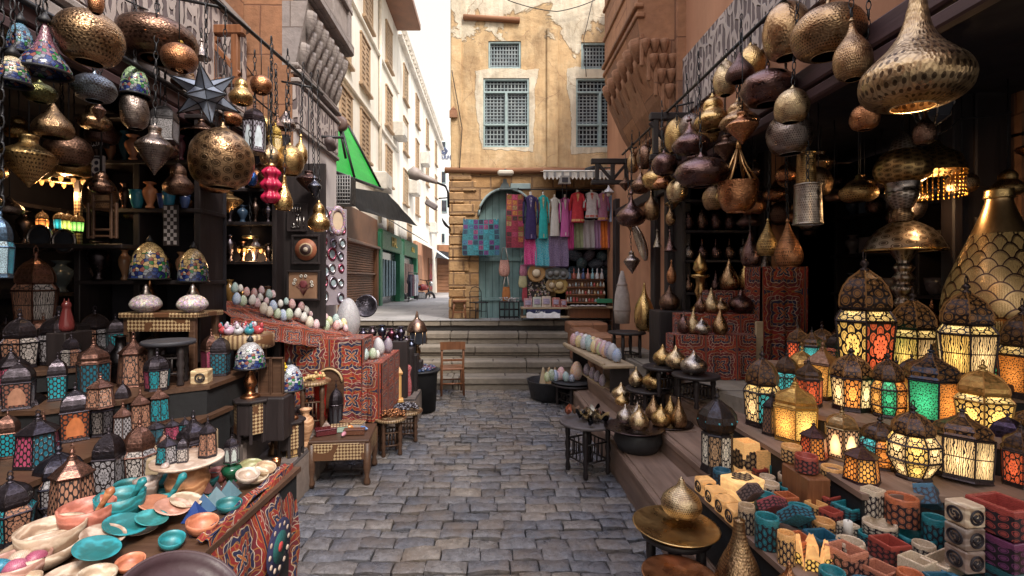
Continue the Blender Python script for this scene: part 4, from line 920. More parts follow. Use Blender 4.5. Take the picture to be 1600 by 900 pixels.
# fixtures over the arched door
t=thing('wall_light','white tube lamp on a bracket above the arched door','wall lamp',P(790,270,8.4)); MB().box((0,0,0),(.28,.09,.09),0,.03).build('casing',MT['tint'],t,(.62,.56,.48)); MB().tube([(0,.02,.04),(0,.15,.09)],.025).build('bracket',MT['iron'],t)
t=thing('door_crest','grey blue crest shaped ornament over the arched door','ornament',P(789,287,8.5)); MB().prism([(-.09,-.08),(.09,-.08),(.06,-.01),(.035,.02),(.03,.08),(-.03,.08),(-.035,.02),(-.06,-.01)],1,-.03,.03).build('shield',MT['tint'],t,(.10,.13,.14)); MB().box((0,0,-.1),(.2,.07,.03),0,.01).build('sill',MT['tint'],t,(.13,.16,.17))
t=thing('security_camera','dark security camera on a long arm right of the awning','camera',P(925,262,8.3)); o=Vector(P(925,262,8.3)); MB().tube([Vector(P(972,248,7.6))-o,Vector(P(955,262,8.2))-o,Vector(P(932,263,8.3))-o],.014,6).build('arm',MT['iron'],t); MB().lathe([(.02,-.12),(.045,-.1),(.05,.05),(.03,.08)],10,Vector(P(924,264,8.3))-o,M=Matrix.Rotation(1.3,3,'Y')).build('body',MT['iron'],t)
for i,(px,py,lb_) in enumerate(((882,281,'square floodlight on the left part of the striped awning'),)):
    t=thing('floodlight',lb_,'floodlight',P(px,py,7.95)); MB().prism([(-.10,-.07),(.10,-.07),(.07,.06),(-.07,.06)],1,-.05,.05).build('housing',MT['tint'],t,(.32,.30,.28)); MB().box((0,-.055,-.01),(.1,.01,.08),0,.003).build('glass',MT['pane'],t); MB().tube([(-.03,.02,-.07),(-.02,.1,-.35)],.008).tube([(.04,.02,-.07),(.05,.1,-.3)],.008).build('cable',MT['iron'],t)
t=thing('pendant_lamp','white enamel pendant lamp hanging among the blouses','pendant lamp',P(951,298,7.9)); MB().lathe([(.09,-.03),(.085,-.02),(.05,.02),(.02,.05),(.01,.09)],16,caps=False).build('shade',MT['tint_gloss'],t,(.5,.48,.5)); MB().lathe([(.005,-.10),(.03,-.085),(.035,-.055),(.02,-.02)],12).build('bulb',MT['tint_gloss'],t,(.75,.7,.65)); MB().tube([(0,0,.09),(0,0,.22)],.004).build('cord',MT['iron'],t)
# cables
def cable(pts,label,r=.006,sag=.12):
    out=[]
    for a,b in zip(pts,pts[1:]):
        a,b=Vector(a),Vector(b); n=10; L=(b-a).length
        for k in range(n): u=k/n; p=a.lerp(b,u); p.z-=sag*L*.5*4*u*(1-u)*.5; out.append(p)
    out.append(Vector(pts[-1])); prop(MB().tube(out,r,5).build('cable',MT['iron']),label,'cable')
cable([P(196,0,2.9),P(340,40,4.2),P(470,210,4.9),P(530,195,7.2)],'long black cable looping along the left wall above the lamps')
cable([P(395,150,4.2),P(455,195,4.7),P(520,200,5.9)],'black cable below the carved script band on the left',.008)
cable([P(1000,200,7.4),P(1110,170,5.3),P(1190,95,3.9),P(1330,-10,2.9)],'black cable running along the right wall over the brass lamps',.009)
cable([P(980,235,7.4),P(1060,205,5.6),P(1150,130,4.3),P(1240,20,3.6)],'second thinner cable strung between lamps on the right wall',.007)
cable([P(793,0,8.5),P(870,18,8.5),P(930,0,8.5)],'thin cable drooping across the top of the ochre building',.008,.15)
cable([P(706,110,8.5),P(722,200,8.5),P(718,262,8.5)],'thin cable running down the left edge of the ochre building',.008,.0)
cable([P(926,0,8.5),P(912,60,8.5),P(916,120,8.5)],'thin cable hanging between the two right-hand windows of the ochre building',.007,.02)
cable([P(1430,185,2.75),P(1465,210,2.6),P(1500,185,2.85),P(1580,175,2.9)],'pale wire looping to the dark door panel at right',.005,.1)
# ================================================================== kinds of wares
ORD=['first','second','third','fourth','fifth','sixth','seventh','eighth','ninth','tenth','eleventh','twelfth','thirteenth','fourteenth','fifteenth','sixteenth','seventeenth','eighteenth','nineteenth','twentieth','twenty-first','twenty-second','twenty-third','twenty-fourth']
MESH={}
def shared(key,fn):
    if key not in MESH: MESH[key]=fn()
    return MESH[key]
# ---- lanterns: foot, frame, glass panels, pierced dome, finial and ring, height 1 and diameter 1
DOMES={'dome':[(.40,.0),(.41,.10),(.40,.26),(.34,.48),(.24,.66),(.12,.78),(.07,.84)],
 'onion':[(.44,0),(.40,.10),(.42,.24),(.36,.42),(.20,.58),(.10,.72),(.06,.86)],
 'roof':[(.50,0),(.46,.08),(.34,.30),(.20,.50),(.12,.66),(.08,.84)],
 'big':[(.34,0),(.44,.10),(.50,.28),(.47,.46),(.36,.62),(.2,.74),(.09,.84)]}
STY={ # n, foot r, glass rows (r0,z0,r1,z1), collar z/r, dome kind, dome z0..z1
 'hex':dict(n=6,foot=.40,rows=[(.40,.06,.47,.44),(.47,.45,.37,.53)],dome='dome',dz=(.55,.86),dr=1.0),
 'oct':dict(n=8,foot=.40,rows=[(.40,.06,.46,.50)],dome='dome',dz=(.52,.84),dr=1.12),
 'octs':dict(n=8,foot=.38,rows=[(.36,.05,.46,.17),(.46,.18,.47,.42),(.47,.43,.36,.54)],dome='dome',dz=(.56,.84),dr=1.0),
 'sq':dict(n=4,foot=.52,rows=[(.52,.05,.56,.52)],dome='dome',dz=(.55,.88),dr=1.35),
 'sqt':dict(n=4,foot=.36,rows=[(.38,.05,.60,.58)],dome='roof',dz=(.60,.84),dr=1.2),
 'onion':dict(n=6,foot=.44,rows=[(.45,.06,.48,.56)],dome='onion',dz=(.58,.90),dr=1.08),
 'round':dict(n=8,foot=.30,rows=[(.28,.05,.46,.26),(.47,.27,.46,.46),(.45,.47,.34,.58)],dome='dome',dz=(.60,.86),dr=.9),
 'tall':dict(n=8,foot=.40,rows=[(.38,.09,.38,.47)],dome='big',dz=(.50,.88),dr=1.0),
 'arch':dict(n=6,foot=.44,rows=[(.43,.05,.46,.62)],dome='dome',dz=(.64,.88),dr=1.02),
 'ten':dict(n=6,foot=.46,rows=[(.47,.05,.40,.60)],dome='roof',dz=(.62,.86),dr=.9)}
def lantern_meshes(sty):
    S=STY[sty]; n=S['n']; ph=pi/n
    out={}
    fr=MB(); f=S['foot']; r0,z0,_,_=S['rows'][0]
    fr.lathe([(f*.9,0),(f*1.08,.012),(f*1.05,.03),(r0*1.02,z0)],n,ph=ph,smooth=False)
    for (a,za,b,zb) in S['rows']:
        for k in range(n):
            t=ph+2*pi*k/n; fr.tube([(a*cos(t),a*sin(t),za),(b*cos(t),b*sin(t),zb)],.016,4,False,False)
        fr.lathe([(b*1.0,zb-.008),(b*1.06,zb+.004),(b*1.0,zb+.016)],n,ph=ph,smooth=False,caps=False)
    zt=S['rows'][-1][3]; rt=S['rows'][-1][2]; dz0,dz1=S['dz']; dp=DOMES[S['dome']]; dr=S['dr']
    fr.lathe([(rt,zt+.012),(dp[0][0]*dr*1.03,dz0-.008),(dp[0][0]*dr*1.05,dz0+.01)],n,ph=ph,smooth=False,caps=False)
    out['frame']=fr.mesh('lantern_frame')
    dm=MB(); H_=dz1-dz0; prof=[(r*dr,dz0+z/.86*H_) for r,z in dp]; dm.lathe(prof,n,ph=ph,smooth=False,urep=n/4)
    for k in range(n):
        t=ph+2*pi*k/n; dm.tube([(r*1.01*cos(t),r*1.01*sin(t),z) for r,z in prof],.010,4,False)
    out['dome']=dm.mesh('lantern_dome'); 
    fi=MB(); z=dz1-.01; s=(1-dz1); fi.lathe([(.085,z),(.075,z+.12*s),(.03,z+.22*s),(.07,z+.38*s),(.068,z+.5*s),(.028,z+.66*s),(.02,z+.74*s)],8); fi.torus((0,0,z+.86*s),.045,.012,10,4,Matrix.Rotation(pi/2,3,'X')); out['finial']=fi.mesh('lantern_finial')
    out['rows']=[]
    for (a,za,b,zb) in S['rows']:
        t0,t1=-pi/n,pi/n; q=MB(); k=.985
        A=(a*k*cos(t0),a*k*sin(t0),za);B=(a*k*cos(t1),a*k*sin(t1),za);C=(b*k*cos(t1),b*k*sin(t1),zb);D=(b*k*cos(t0),b*k*sin(t0),zb)
        wd=2*max(a,b)*sin(pi/n); asp=1 if (zb-za)>.2 else .5
        q.quad(A,B,C,D,[(0,0),(1,0),(1,asp),(0,asp)]); out['rows'].append(q.mesh('lantern_glass'))
    return out
def lantern(sty,loc,w,h,label,metal=(.05,.04,.045),cols=((.8,.5,.15),),lit=0,kind='rosette',rz=0,group=None,cat='lantern',tilt=None,domecol=None,shoulder=None,ph=0):
    S=STY[sty]; L=shared('lan_'+sty,lambda:lantern_meshes(sty)); n=S['n']
    mxr=max(max(r[0],r[2]) for r in S['rows'])
    t=thing('lantern',label,cat,loc,rz,group,(w/(2*mxr),w/(2*mxr),h))
    if tilt: t.rotation_euler=(tilt[0],tilt[1],rz)
    link('frame',L['frame'],t,(*metal,0),mat=MT['lmetal']); link('dome',L['dome'],t,(*(domecol or metal),lit*.5),mat=MT['pierced']); link('finial',L['finial'],t,(*metal,0),mat=MT['lmetal'])
    for i,me in enumerate(L['rows']):
        cc=shoulder if (shoulder and i>0) else cols
        if not me.materials: me.materials.append(GL['rosette'])
        for k in range(n):
            o=link('glass_panel',me,t,(*cc[(k+ph)%len(cc)],lit*(1 if i==0 or len(S['rows'])>2 else .8))); o.rotation_euler=(0,0,2*pi*k/n)
            kk=kind if i==0 or len(S['rows'])>2 else 'rosette'
            o.material_slots[0].link='OBJECT'; o.material_slots[0].material=GL[kk]
    return t
# ---- brass lamps
PROF={'saucer':[(.13,0),(.28,.03),(.43,.12),(.5,.25),(.48,.36),(.38,.48),(.23,.58),(.13,.68),(.075,.80),(.045,.92),(.03,1)],
 'disc':[(.2,0),(.36,.08),(.47,.30),(.5,.48),(.45,.70),(.32,.86),(.15,.96),(.05,1)],
 'ball':[(.24,0),(.40,.10),(.48,.28),(.5,.47),(.46,.67),(.35,.84),(.18,.95),(.05,1)],
 'drop':[(.28,0),(.42,.05),(.49,.16),(.5,.27),(.44,.42),(.32,.57),(.20,.71),(.12,.83),(.06,.94),(.025,1)],
 'onion':[(.2,0),(.38,.06),(.48,.20),(.5,.33),(.44,.50),(.30,.64),(.16,.75),(.09,.86),(.06,.95),(.02,1)],
 'gourd':[(.2,0),(.40,.07),(.5,.22),(.48,.36),(.36,.50),(.27,.60),(.27,.72),(.22,.86),(.1,.96),(.04,1)],
 'cone':[(.5,0),(.47,.05),(.34,.22),(.22,.42),(.13,.64),(.07,.85),(.03,1)],
 'bottle':[(.36,0),(.46,.06),(.5,.17),(.47,.31),(.36,.48),(.23,.64),(.14,.80),(.115,.94),(.12,1)],
 'pear':[(.42,0),(.48,.07),(.5,.15),(.46,.32),(.37,.49),(.27,.66),(.18,.82),(.12,.95),(.12,1)],
 'ufo':[(.2,0),(.36,.03),(.47,.09),(.5,.17),(.47,.25),(.37,.33),(.24,.42),(.14,.54),(.085,.70),(.05,.86),(.03,1)],
 'spin':[(.02,0),(.10,.10),(.30,.30),(.48,.52),(.5,.60),(.38,.70),(.2,.80),(.16,.88),(.18,.97),(.12,1)],
 'egg':[(.2,0),(.36,.08),(.47,.25),(.5,.40),(.47,.57),(.38,.74),(.24,.89),(.1,.98),(.01,1)],
 'bowl':[(.26,0),(.38,.12),(.47,.40),(.5,.78),(.5,1)]}
def smoothprof(p,n=3):
    out=[]
    P_=[p[0]]+list(p)+[p[-1]]
    for i in range(1,len(P_)-2):
        for k in range(n):
            t=k/n; q=[]
            for j in(0,1):
                a,b,c,d=P_[i-1][j],P_[i][j],P_[i+1][j],P_[i+2][j]
                q.append(.5*(2*b+(c-a)*t+(2*a-5*b+4*c-d)*t*t+(3*b-a-3*c+d)*t**3))
            out.append((max(q[0],.001),q[1]))
    out.append(p[-1]); return out
def dent(m):
    a=rnd.uniform(0,6); m.v=[(x*(1+.018*sin(2*atan2(y,x)+a+z*3)+.012*sin(5*atan2(y,x)+z*11+a)),y*(1+.018*sin(2*atan2(y,x)+a+z*3)+.012*sin(5*atan2(y,x)+z*11+a)),z) for x,y,z in m.v]; return m
def lathe_mesh(kind,n=28,caps=True):
    return shared(('l',kind,n,caps),lambda:dent(MB().lathe(smoothprof(PROF[kind]),n,caps=caps)).mesh(kind))
def chain_mesh(L):
    m=MB(); n=max(2,min(26,int(L/.045))); s=L/n
    for k in range(n): m.torus((0,0,(k+.5)*s),s*.42,.0045,8,4,Matrix.Rotation(pi/2*(k%2),3,'Z')@Matrix.Rotation(pi/2,3,'X')@Matrix.Diagonal((.55,1.25,1)))
    return m.mesh('chain')
BR=dict(gold=(.62,.43,.19),dark=(.22,.135,.10),bronze=(.42,.28,.16),silver=(.50,.45,.40),copper=(.50,.24,.12),plum=(.17,.105,.10),pale=(.66,.52,.32),pewter=(.36,.31,.29))
def hang(x1,x2,y1,y2,X,kind,col,label,mat='brass',top=3.25,cap=True,group=None,tilt=None,cat='hanging lamp',d=None,chain=True):
    cx,cy=(x1+x2)/2,(y1+y2)/2
    if d is None: d=F*X/(cx-CX)
    X=(cx-CX)*d/F; Z=H-(cy-CY)*d/F
    r=(x2-x1)*d/F/2/sqrt(1+(X/d)**2); hv=(y2-y1)*d/F/2; s=sqrt(max(hv*hv-((Z-H)/d)**2*r*r,(.32*r)**2))
    t=thing('hanging_lamp',label,cat,(X,d,Z-s),rnd.uniform(0,6),group)
    t.rotation_euler=(rnd.uniform(-.05,.05),rnd.uniform(-.05,.05),t.rotation_euler[2])
    b=link('body',lathe_mesh(kind,32,False),t,(*BR[col],0) if isinstance(col,str) else (*col,0),mat=MT[mat]); b.scale=(2*r,2*r,2*s)
    c=BR[col] if isinstance(col,str) else col
    rim=shared('rim',lambda:MB().torus((0,0,0),1,.05,28,5).mesh('rim')); q=PROF[kind][0][0]
    o=link('rim',rim,t,(*c,0),mat=MT['tint_metal']); o.scale=(2*r*q,)*3
    if cap:
        cm=shared('cap',lambda:MB().lathe([(1,-.6),(1.15,-.1),(.9,.3),(.45,.7),(.5,1.1),(.2,1.5)],12).mesh('cap')); o=link('cap',cm,t,(*c,0),mat=MT['tint_metal']); k=max(.012,2*r*.07); o.scale=(k,)*3; o.location=(0,0,2*s)
    if chain:
        L=max(.08,top-Z-s-.01); o=link('chain',chain_mesh(L),t,mat=MT['iron']); o.location=(0,0,2*s+.012)
    return t
def stand_lamp(x1,x2,y1,y2,kind,col,label,z=None,X=None,d=None,mat='brass',feet=True,name='brass_lamp',cat='lamp',group=None,n=28):
    loc,w,h=spot(x1,x2,y1,y2,d=d,z=z,X=X); c=BR[col] if isinstance(col,str) else col
    # vertical squash of a body seen from above
    t=thing(name,label,cat,loc,rnd.uniform(0,6),group)
    f=.03*w if feet else 0
    b=link('body',lathe_mesh(kind,n,True),t,(*c,0),mat=MT[mat]); b.scale=(w,w,h-f); b.location=(0,0,f)
    cm=shared('cap',lambda:MB().lathe([(1,-.6),(1.15,-.1),(.9,.3),(.45,.7),(.5,1.1),(.2,1.5)],12).mesh('cap')); o=link('cap',cm,t,(*c,0),mat=MT['tint_metal']); k=max(.006,w*.045); o.scale=(k,)*3; o.location=(0,0,h-k)
    if feet:
        fm=shared('foot3',lambda:MB().lathe([(.3,0),(.5,.3),(.45,.7),(.2,1)],8).mesh('foot'))
        for k in range(3):
            o=link('foot',fm,t,(*c,0),mat=MT['tint_metal']); o.location=(.24*w*cos(2.1*k),.24*w*sin(2.1*k),0); o.scale=(.12*w,.12*w,.09*w)
    return t
# ---- stone and resin pots with fretwork sleeves
def rbox_mesh(n,rim=.86,wall=.12,ph=pi/4,open_=True):
    m=MB(); R_=.5/cos(pi/n) if n<6 else .5
    pr=[(R_*.94,0),(R_,.04),(R_,.96),(R_*.97,1),(R_*rim,1),(R_*(rim-.02),.96),(R_*(rim-.06),.12),(.001,.1)]
    m.lathe(pr,n,ph=ph,smooth=n>8); return m.mesh('pot')
def sleeve_mesh(n,ph=pi/4):
    m=MB(); R_=(.5/cos(pi/n) if n<6 else .5)*1.025
    segs=n if n<6 else n
    wave=[]
    for k in range(n if n>8 else n):
        sub=4 if n<6 else 1
        for s in range(sub):
            u0=(k+s/sub)/n; u1=(k+(s+1)/sub)/n
            def pt(u,z):
                k_=int(u*n+1e-9)%n; f=u*n-int(u*n+1e-9); a0,a1=ph+2*pi*k_/n,ph+2*pi*(k_+1)/n
                return (R_*(cos(a0)*(1-f)+cos(a1)*f),R_*(sin(a0)*(1-f)+sin(a1)*f),z)
            per=u0*4*2; top=lambda u:.80+.05*cos(u*2*pi*8)
            m.quad(pt(u0,.02),pt(u1,.02) if u1<1 else pt(0,.02),pt(u1,top(u1)) if u1<1 else pt(0,top(0)),pt(u0,top(u0)),[(u0*4,0),(u1*4,0),(u1*4,.85),(u0*4,.85)],n>8)
    return m.mesh('sleeve')
def pot(shape,x1,x2,y1,y2,z,col,label,sleeve=True,lit=0,rz=.0,tilt=None,group=None,d=None,name=None,cat=None,X=None):
    loc,w,h=spot(x1,x2,y1,y2,z=z,d=d,X=X) if (d is None and X is None) else spot(x1,x2,y1,y2,d=d,X=X)
    dd=loc[1]; down=(H-loc[2]-h*.5)/dd              # seen from above: take the depth of the rim off the height
    w*= .84 if shape=='sq' else 1
    h=max(.045,h-w*down*.55)
    n={'sq':4,'round':24,'hex':6,'rect':4}[shape]
    nm=name or {'sq':'square_pot','round':'round_pot','hex':'hexagonal_pot','rect':'rectangular_box'}[shape]
    t=thing(nm,label,cat or 'pot',loc,rz,group)
    if tilt: t.rotation_euler=(tilt[0],tilt[1],rz); t.location[2]+=w*.25
    sc=(w*(1.5 if shape=='rect' else 1),w*(.75 if shape=='rect' else 1),h)
    k='pot%d'%n; o=link('bowl',shared(k,lambda:rbox_mesh(n,.84)),t,(*col,lit),mat=MT['alabaster']); o.scale=sc
    if sleeve: o=link('sleeve',shared('slv%d'%n,lambda:sleeve_mesh(n)),t,(*col,lit*.7),mat=MT['sleeve']); o.scale=sc
    return t
def dish(prof,loc,col,label,name='plate',cat='plate',mat='alabaster',n=28,tilt=None,part='body',group=None,lit=0,s=1,rz=0):
    t=thing(name,label,cat,loc,rz,group)
    if tilt: t.rotation_euler=(tilt[0],tilt[1],rz)
    MB().lathe([(r*s,z*s) for r,z in prof],n).build(part,MT[mat],t,(*col,lit)); return t
def plateprof(r,dep=.12,th=.03): return [(r*.5,0),(r*.6,.0),(r*.98,r*dep),(r,r*(dep+th)),(r*.96,r*(dep+th)),(r*.6,r*th*1.2),(.001,r*th)]
def bowlprof(r,h): return [(r*.45,0),(r*.55,h*.02),(r*.8,h*.3),(r*.95,h*.65),(r,h),(r*.93,h),(r*.86,h*.65),(r*.7,h*.3),(.001,h*.12)]
def vaseprof(r,h): return [(r*.55,0),(r*.6,h*.05),(r*.38,h*.12),(r*.5,h*.22),(r*.9,h*.45),(r,h*.62),(r*.85,h*.74),(r*.45,h*.83),(r*.42,h*.9),(r*.75,h*.98),(r*.78,h),(r*.6,h),(r*.3,h*.88),(.001,h*.86)]
# ---- turned stool or tray table
def stool(label,loc,r,h,mat='dark_wood',top='dark_wood',nleg=4,col=None,name='stool',cat='stool',topcol=None,lathe_top=True):
    t=thing(name,label,cat,loc,rnd.uniform(.2,.6))
    MB().lathe([(r*.9,-.03),(r,-.022),(r,-.006),(r*.97,0),(r*.9,-.004),(.001,-.004)],24,(0,0,h)).build('table_top',MT[top],t,topcol)
    for k in range(nleg):
        a=pi/4+2*pi*k/nleg; x,y=r*.7*cos(a),r*.7*sin(a); q=h-.03
        MB().lathe([(.016,0),(.022,q*.05),(.015,q*.2),(.024,q*.3),(.016,q*.42),(.024,q*.55),(.016,q*.68),(.022,q*.8),(.02,q)],8,(x,y,0)).build('leg',MT[mat],t,col)
    for k in range(nleg):
        a,b=pi/4+2*pi*k/nleg,pi/4+2*pi*(k+1)/nleg; p,q=Vector((r*.7*cos(a),r*.7*sin(a),0)),Vector((r*.7*cos(b),r*.7*sin(b),0)); m=MB()
        for z in(.28,.62): m.tube([p+Vector((0,0,h*z)),q+Vector((0,0,h*z))],.008,5)
        for f in(.3,.5,.7): c=p.lerp(q,f); m.tube([c+Vector((0,0,h*.28)),c+Vector((0,0,h*.62))],.006,5)
        m.build('stretcher',MT[mat],t,col)
    return t
# ---- mosaic eggs
EGG=lambda: shared('egg',lambda:MB().lathe([(.001,0)]+smoothprof([(.2,.02),(.36,.10),(.47,.27),(.5,.42),(.46,.60),(.36,.78),(.2,.94),(.05,.995)])+[(.001,1)],20,caps=False).mesh('egg'))
EC=dict(teal=(.16,.36,.36),blue=(.12,.22,.46),green=(.18,.30,.13),white=(.55,.52,.50),red=(.45,.06,.06),pink=(.50,.22,.28),cream=(.50,.42,.30),yellow=(.60,.42,.05),orange=(.60,.22,.06),purple=(.22,.14,.26),lime=(.40,.46,.12),navy=(.05,.09,.22),grey=(.30,.30,.36))
def egg(px,py,w,h,d,col,label,group=None,mat='egg',z=None):
    """px,py: centre of the egg"""
    X=(px-CX)*d/F; ww=w*d/F/sqrt(1+(X/d)**2); hh=h*d/F; zb=(H-(py-CY)*d/F-hh/2) if z is None else z
    o=link('mosaic_egg',EGG(),None,(*EC[col],0),(X,d,zb),(rnd.uniform(-.12,.12),rnd.uniform(-.12,.12),rnd.uniform(0,6)),MT[mat]); o.scale=(ww,ww,hh)
    return prop(o,label,'egg',group)
# ================================================================== RIGHT: hanging brass
HL=[(1191,1272,-2,94,1.85,'ball','bronze','big round hammered brass lamp high on the right, behind the wide saucer lamp','brass_plain'),
(1230,1353,2,97,1.80,'disc','bronze','wide flattened saucer lamp pierced all over, left of the huge cone-necked lamp','brass'),
(1300,1365,28,126,1.75,'onion','bronze','onion lamp with long neck hanging just left of the huge cone-necked lamp','brass'),
(1330,1522,-62,174,1.72,'ufo',(.50,.37,.22),'huge pierced brass saucer lamp with tall cone neck, largest of the hanging lamps','brass_eng'),
(1325,1376,161,204,1.95,'ball','copper','small shiny copper ball lamp below the huge saucer lamp','brass_plain'),
(1423,1463,172,226,2.3,'onion','dark','small dark drop lamp hanging in front of the glass polyhedron lantern','brass_plain'),
(1207,1264,137,193,1.72,'ball','pale','upper one of two open brass balls hanging one over the other by the shop pier','brass'),
(1197,1272,173,242,1.95,'ball','pewter','lower and larger of two brass balls hanging one over the other by the shop pier','brass'),
(1154,1246,105,168,1.8,'disc','plum','dark plum saucer lamp right of the egg-shaped brass lamps','brass_plain'),
(1149,1197,69,128,1.95,'egg','gold','egg-shaped brass lamp under the big round one, right one of two','brass_plain'),
(1113,1154,92,150,1.85,'egg','pale','pale egg-shaped brass lamp beside the black timber bracket','brass'),
(1084,1146,149,206,1.85,'gourd','gold','golden tilted gourd lamp with wide open mouth beside the black bracket','brass_plain'),
(1123,1188,156,205,1.8,'gourd','bronze','bronze gourd lamp with a glint hole under the plum saucer','brass_plain'),
(1037,1077,183,238,1.8,'ball','gold','golden ball lamp with dimpled skin left of the long-necked dark saucer','brass'),
(1050,1110,186,243,1.65,'saucer','plum','dark plum saucer lamp with slim neck beside the dimpled golden ball','brass_plain'),
(1014,1045,208,251,1.8,'drop','bronze','bronze drop lamp at the far end, left of the dimpled golden ball','brass_plain'),
(994,1022,225,263,1.8,'ball','dark','dark ball lamp second from the far end of the upper row','brass_plain'),
(980,999,228,270,1.8,'onion','bronze','smallest onion lamp at the far end of the upper row','brass_plain'),
(1018,1060,238,274,1.65,'disc','plum','small plum disc lamp below the dimpled golden ball','brass_plain'),
(1054,1139,244,293,1.58,'disc','plum','long dark glossy disc lamp, widest of the lower row','brass_plain'),
(1002,1048,264,296,1.75,'disc','gold','brass disc lamp lit along its side, under the small plum disc','brass_plain'),
(985,1018,262,303,1.72,'saucer','dark','dark saucer lamp with neck at the far end of the lower row','brass_plain'),
(1041,1075,279,315,1.78,'ball','pale','pale golden ball lamp half behind the long dark disc','brass_plain'),
(962,1009,302,354,1.6,'saucer','plum','dark purple saucer lamp with pointed neck hanging lowest at the far end','brass_plain'),
(1006,1031,300,344,1.8,'onion','bronze','bronze onion lamp right of the lowest purple saucer','brass'),
(1113,1152,206,262,2.15,'cone','pewter','blue grey cone lamp hanging deeper inside, behind the bronze gourd','brass_plain')]
for a in HL:
    hang(*a[:8],mat=a[8],top=3.3 if a[0]<1300 else 3.5)
# copper bowl lamp with a cage of cords
t=hang(1120,1184,283,332,1.8,'bowl','copper','shiny copper bowl lamp hung by a cone of straps',mat='brass_plain',cap=False,chain=False)
b=t.children[0].scale; m=MB()
for k in range(6):
    a=k*pi/3; m.tube([(b[0]*.48*cos(a),b[0]*.48*sin(a),b[2]*.98),(b[0]*.2*cos(a),b[0]*.2*sin(a),b[2]*1.5),(0,0,b[2]*2.15)],[.012,.01,.006],5)
m.lathe([(.001,b[2]*2.0),(.02,b[2]*2.05),(.012,b[2]*2.3)],8); m.build('strap',MT['tint_metal'],t,(.55,.32,.14)); o=link('chain',chain_mesh(.9),t,mat=MT['iron']); o.location=(0,0,b[2]*2.25)
# cylinder shades
def cyl_lamp(x1,x2,y1,y2,X,col,label,mat):
    cx=(x1+x2)/2; d=F*X/(cx-CX); r=(x2-x1)*d/F/2/sqrt(1+(X/d)**2); h=(y2-y1)*d/F; z=H-(y2-CY)*d/F
    t=thing('cylinder_lamp',label,'hanging lamp',(X,d,z))
    MB().lathe([(r*1.02,0),(r,.01),(r*.92,h-.01),(r*.94,h)],24,caps=False,urep=1).build('shade',MT[mat],t,BR[col])
    [MB().torus((0,0,z_),r_,.006,24,4).build('rim',MT['tint_metal'],t,BR[col]) for z_,r_ in((.004,r),(h,r*.93))]; L=2.9-z-h
    if L>.05: o=link('chain',chain_mesh(L),t,mat=MT['iron']); o.location=(0,0,h)
cyl_lamp(1243,1276,240,290,2.1,'gold','gold embossed cylinder shade hanging above the silver cylinder','brass_eng'); cyl_lamp(1238,1286,289,351,2.0,'silver','silver hammered cylinder shade below the gold one','brass_eng')
# lamps inside the far opening
for a in [(1098,1114,290,318,2.3,'egg','silver','small silver egg lamp inside the shop, left of a matching one'),(1111,1128,288,318,2.3,'egg','silver','small silver egg lamp inside the shop, right of a matching one'),
 (1130,1146,272,296,2.3,'onion','dark','little dark onion lamp behind the copper bowl lamp'),(1172,1190,250,275,2.35,'onion','dark','little dark onion lamp right above the copper bowl lamp'),
 (1040,1056,322,352,1.9,'onion','bronze','topmost of the lamps hanging in a column on the far post'),(1037,1058,360,392,1.9,'cone','plum','plum cone lamp, second in the column on the far post'),
 (1041,1057,408,443,1.9,'onion','copper','copper onion lamp lowest in the column on the far post'),(975,1001,393,428,1.6,'spin','pewter','carved pewter spinning-top lamp beside the oval tray'),
 (1020,1034,360,386,1.9,'cone','silver','small silver cone lamp right of the oval tray'),(1157,1190,360,416,2.3,'drop','plum','plum drop lamp hanging over the red stands'),
 (1181,1215,344,399,2.2,'drop','gold','gold engraved drop lamp over the red stands'),(1209,1256,345,417,2.15,'drop','copper','large copper drop lamp in front of the tall red cloth')]:
    hang(*a,mat='brass_eng' if a[6] in('gold','copper') else 'brass_plain',top=2.85)
# cascade of pierced lanterns
d0=3.0; t=thing('tiered_lantern','tiered pierced lantern of three bulbs hanging over the dome shade','hanging lamp',P(1410,345,d0)); s=d0/F; kx=1/sqrt(1+(642/750)**2)
def seg(y1,y2,w1,prof,name,mat,col): 
    zb=(345-y2)*s; hh=(y2-y1)*s; w_=w1*s*kx; MB().lathe([(r*w_,zb+z*hh) for r,z in smoothprof(prof)],28,caps=False).build(name,MT[mat],t,BR[col])
seg(205,240,48,[(.5,0),(.48,.2),(.36,.55),(.16,.85),(.08,1)],'dome','brass_floral','silver'); seg(236,286,98,[(.3,0),(.44,.15),(.5,.45),(.42,.8),(.3,1)],'bulb','brass_floral','gold')
seg(284,300,60,[(.5,0),(.46,.4),(.5,1)],'collar','tint_metal','pewter'); seg(298,332,54,[(.12,0),(.3,.2),(.5,.7),(.48,1)],'bulb','brass_floral','silver'); seg(322,346,38,[(.4,0),(.5,.4),(.4,.8),(.3,1)],'bulb','brass_floral','bronze')
o=link('chain',chain_mesh(.5),t,mat=MT['iron']); o.location=(0,0,142*s)
t=thing('fringed_lamp','small lamp with gold bead fringe hanging behind the tiered lantern','hanging lamp',P(1462,330,3.2)); s=3.2/F
MB().lathe([(38*s,60*s),(30*s,85*s),(10*s,100*s),(4*s,110*s)],20,caps=False).build('shade',MT['brass_floral'],t,BR['gold'])
m=MB()
for k in range(34):
    a=2*pi*k/34
    for j in range(7): m.lathe([(.001,-.011),(.006,0),(.001,.011)],5,(36*s*cos(a),36*s*sin(a),60*s-j*.026))
m.build('bead_fringe',MT['tint_metal'],t,(.75,.40,.08)); o=link('chain',chain_mesh(.45),t,mat=MT['iron']); o.location=(0,0,110*s)
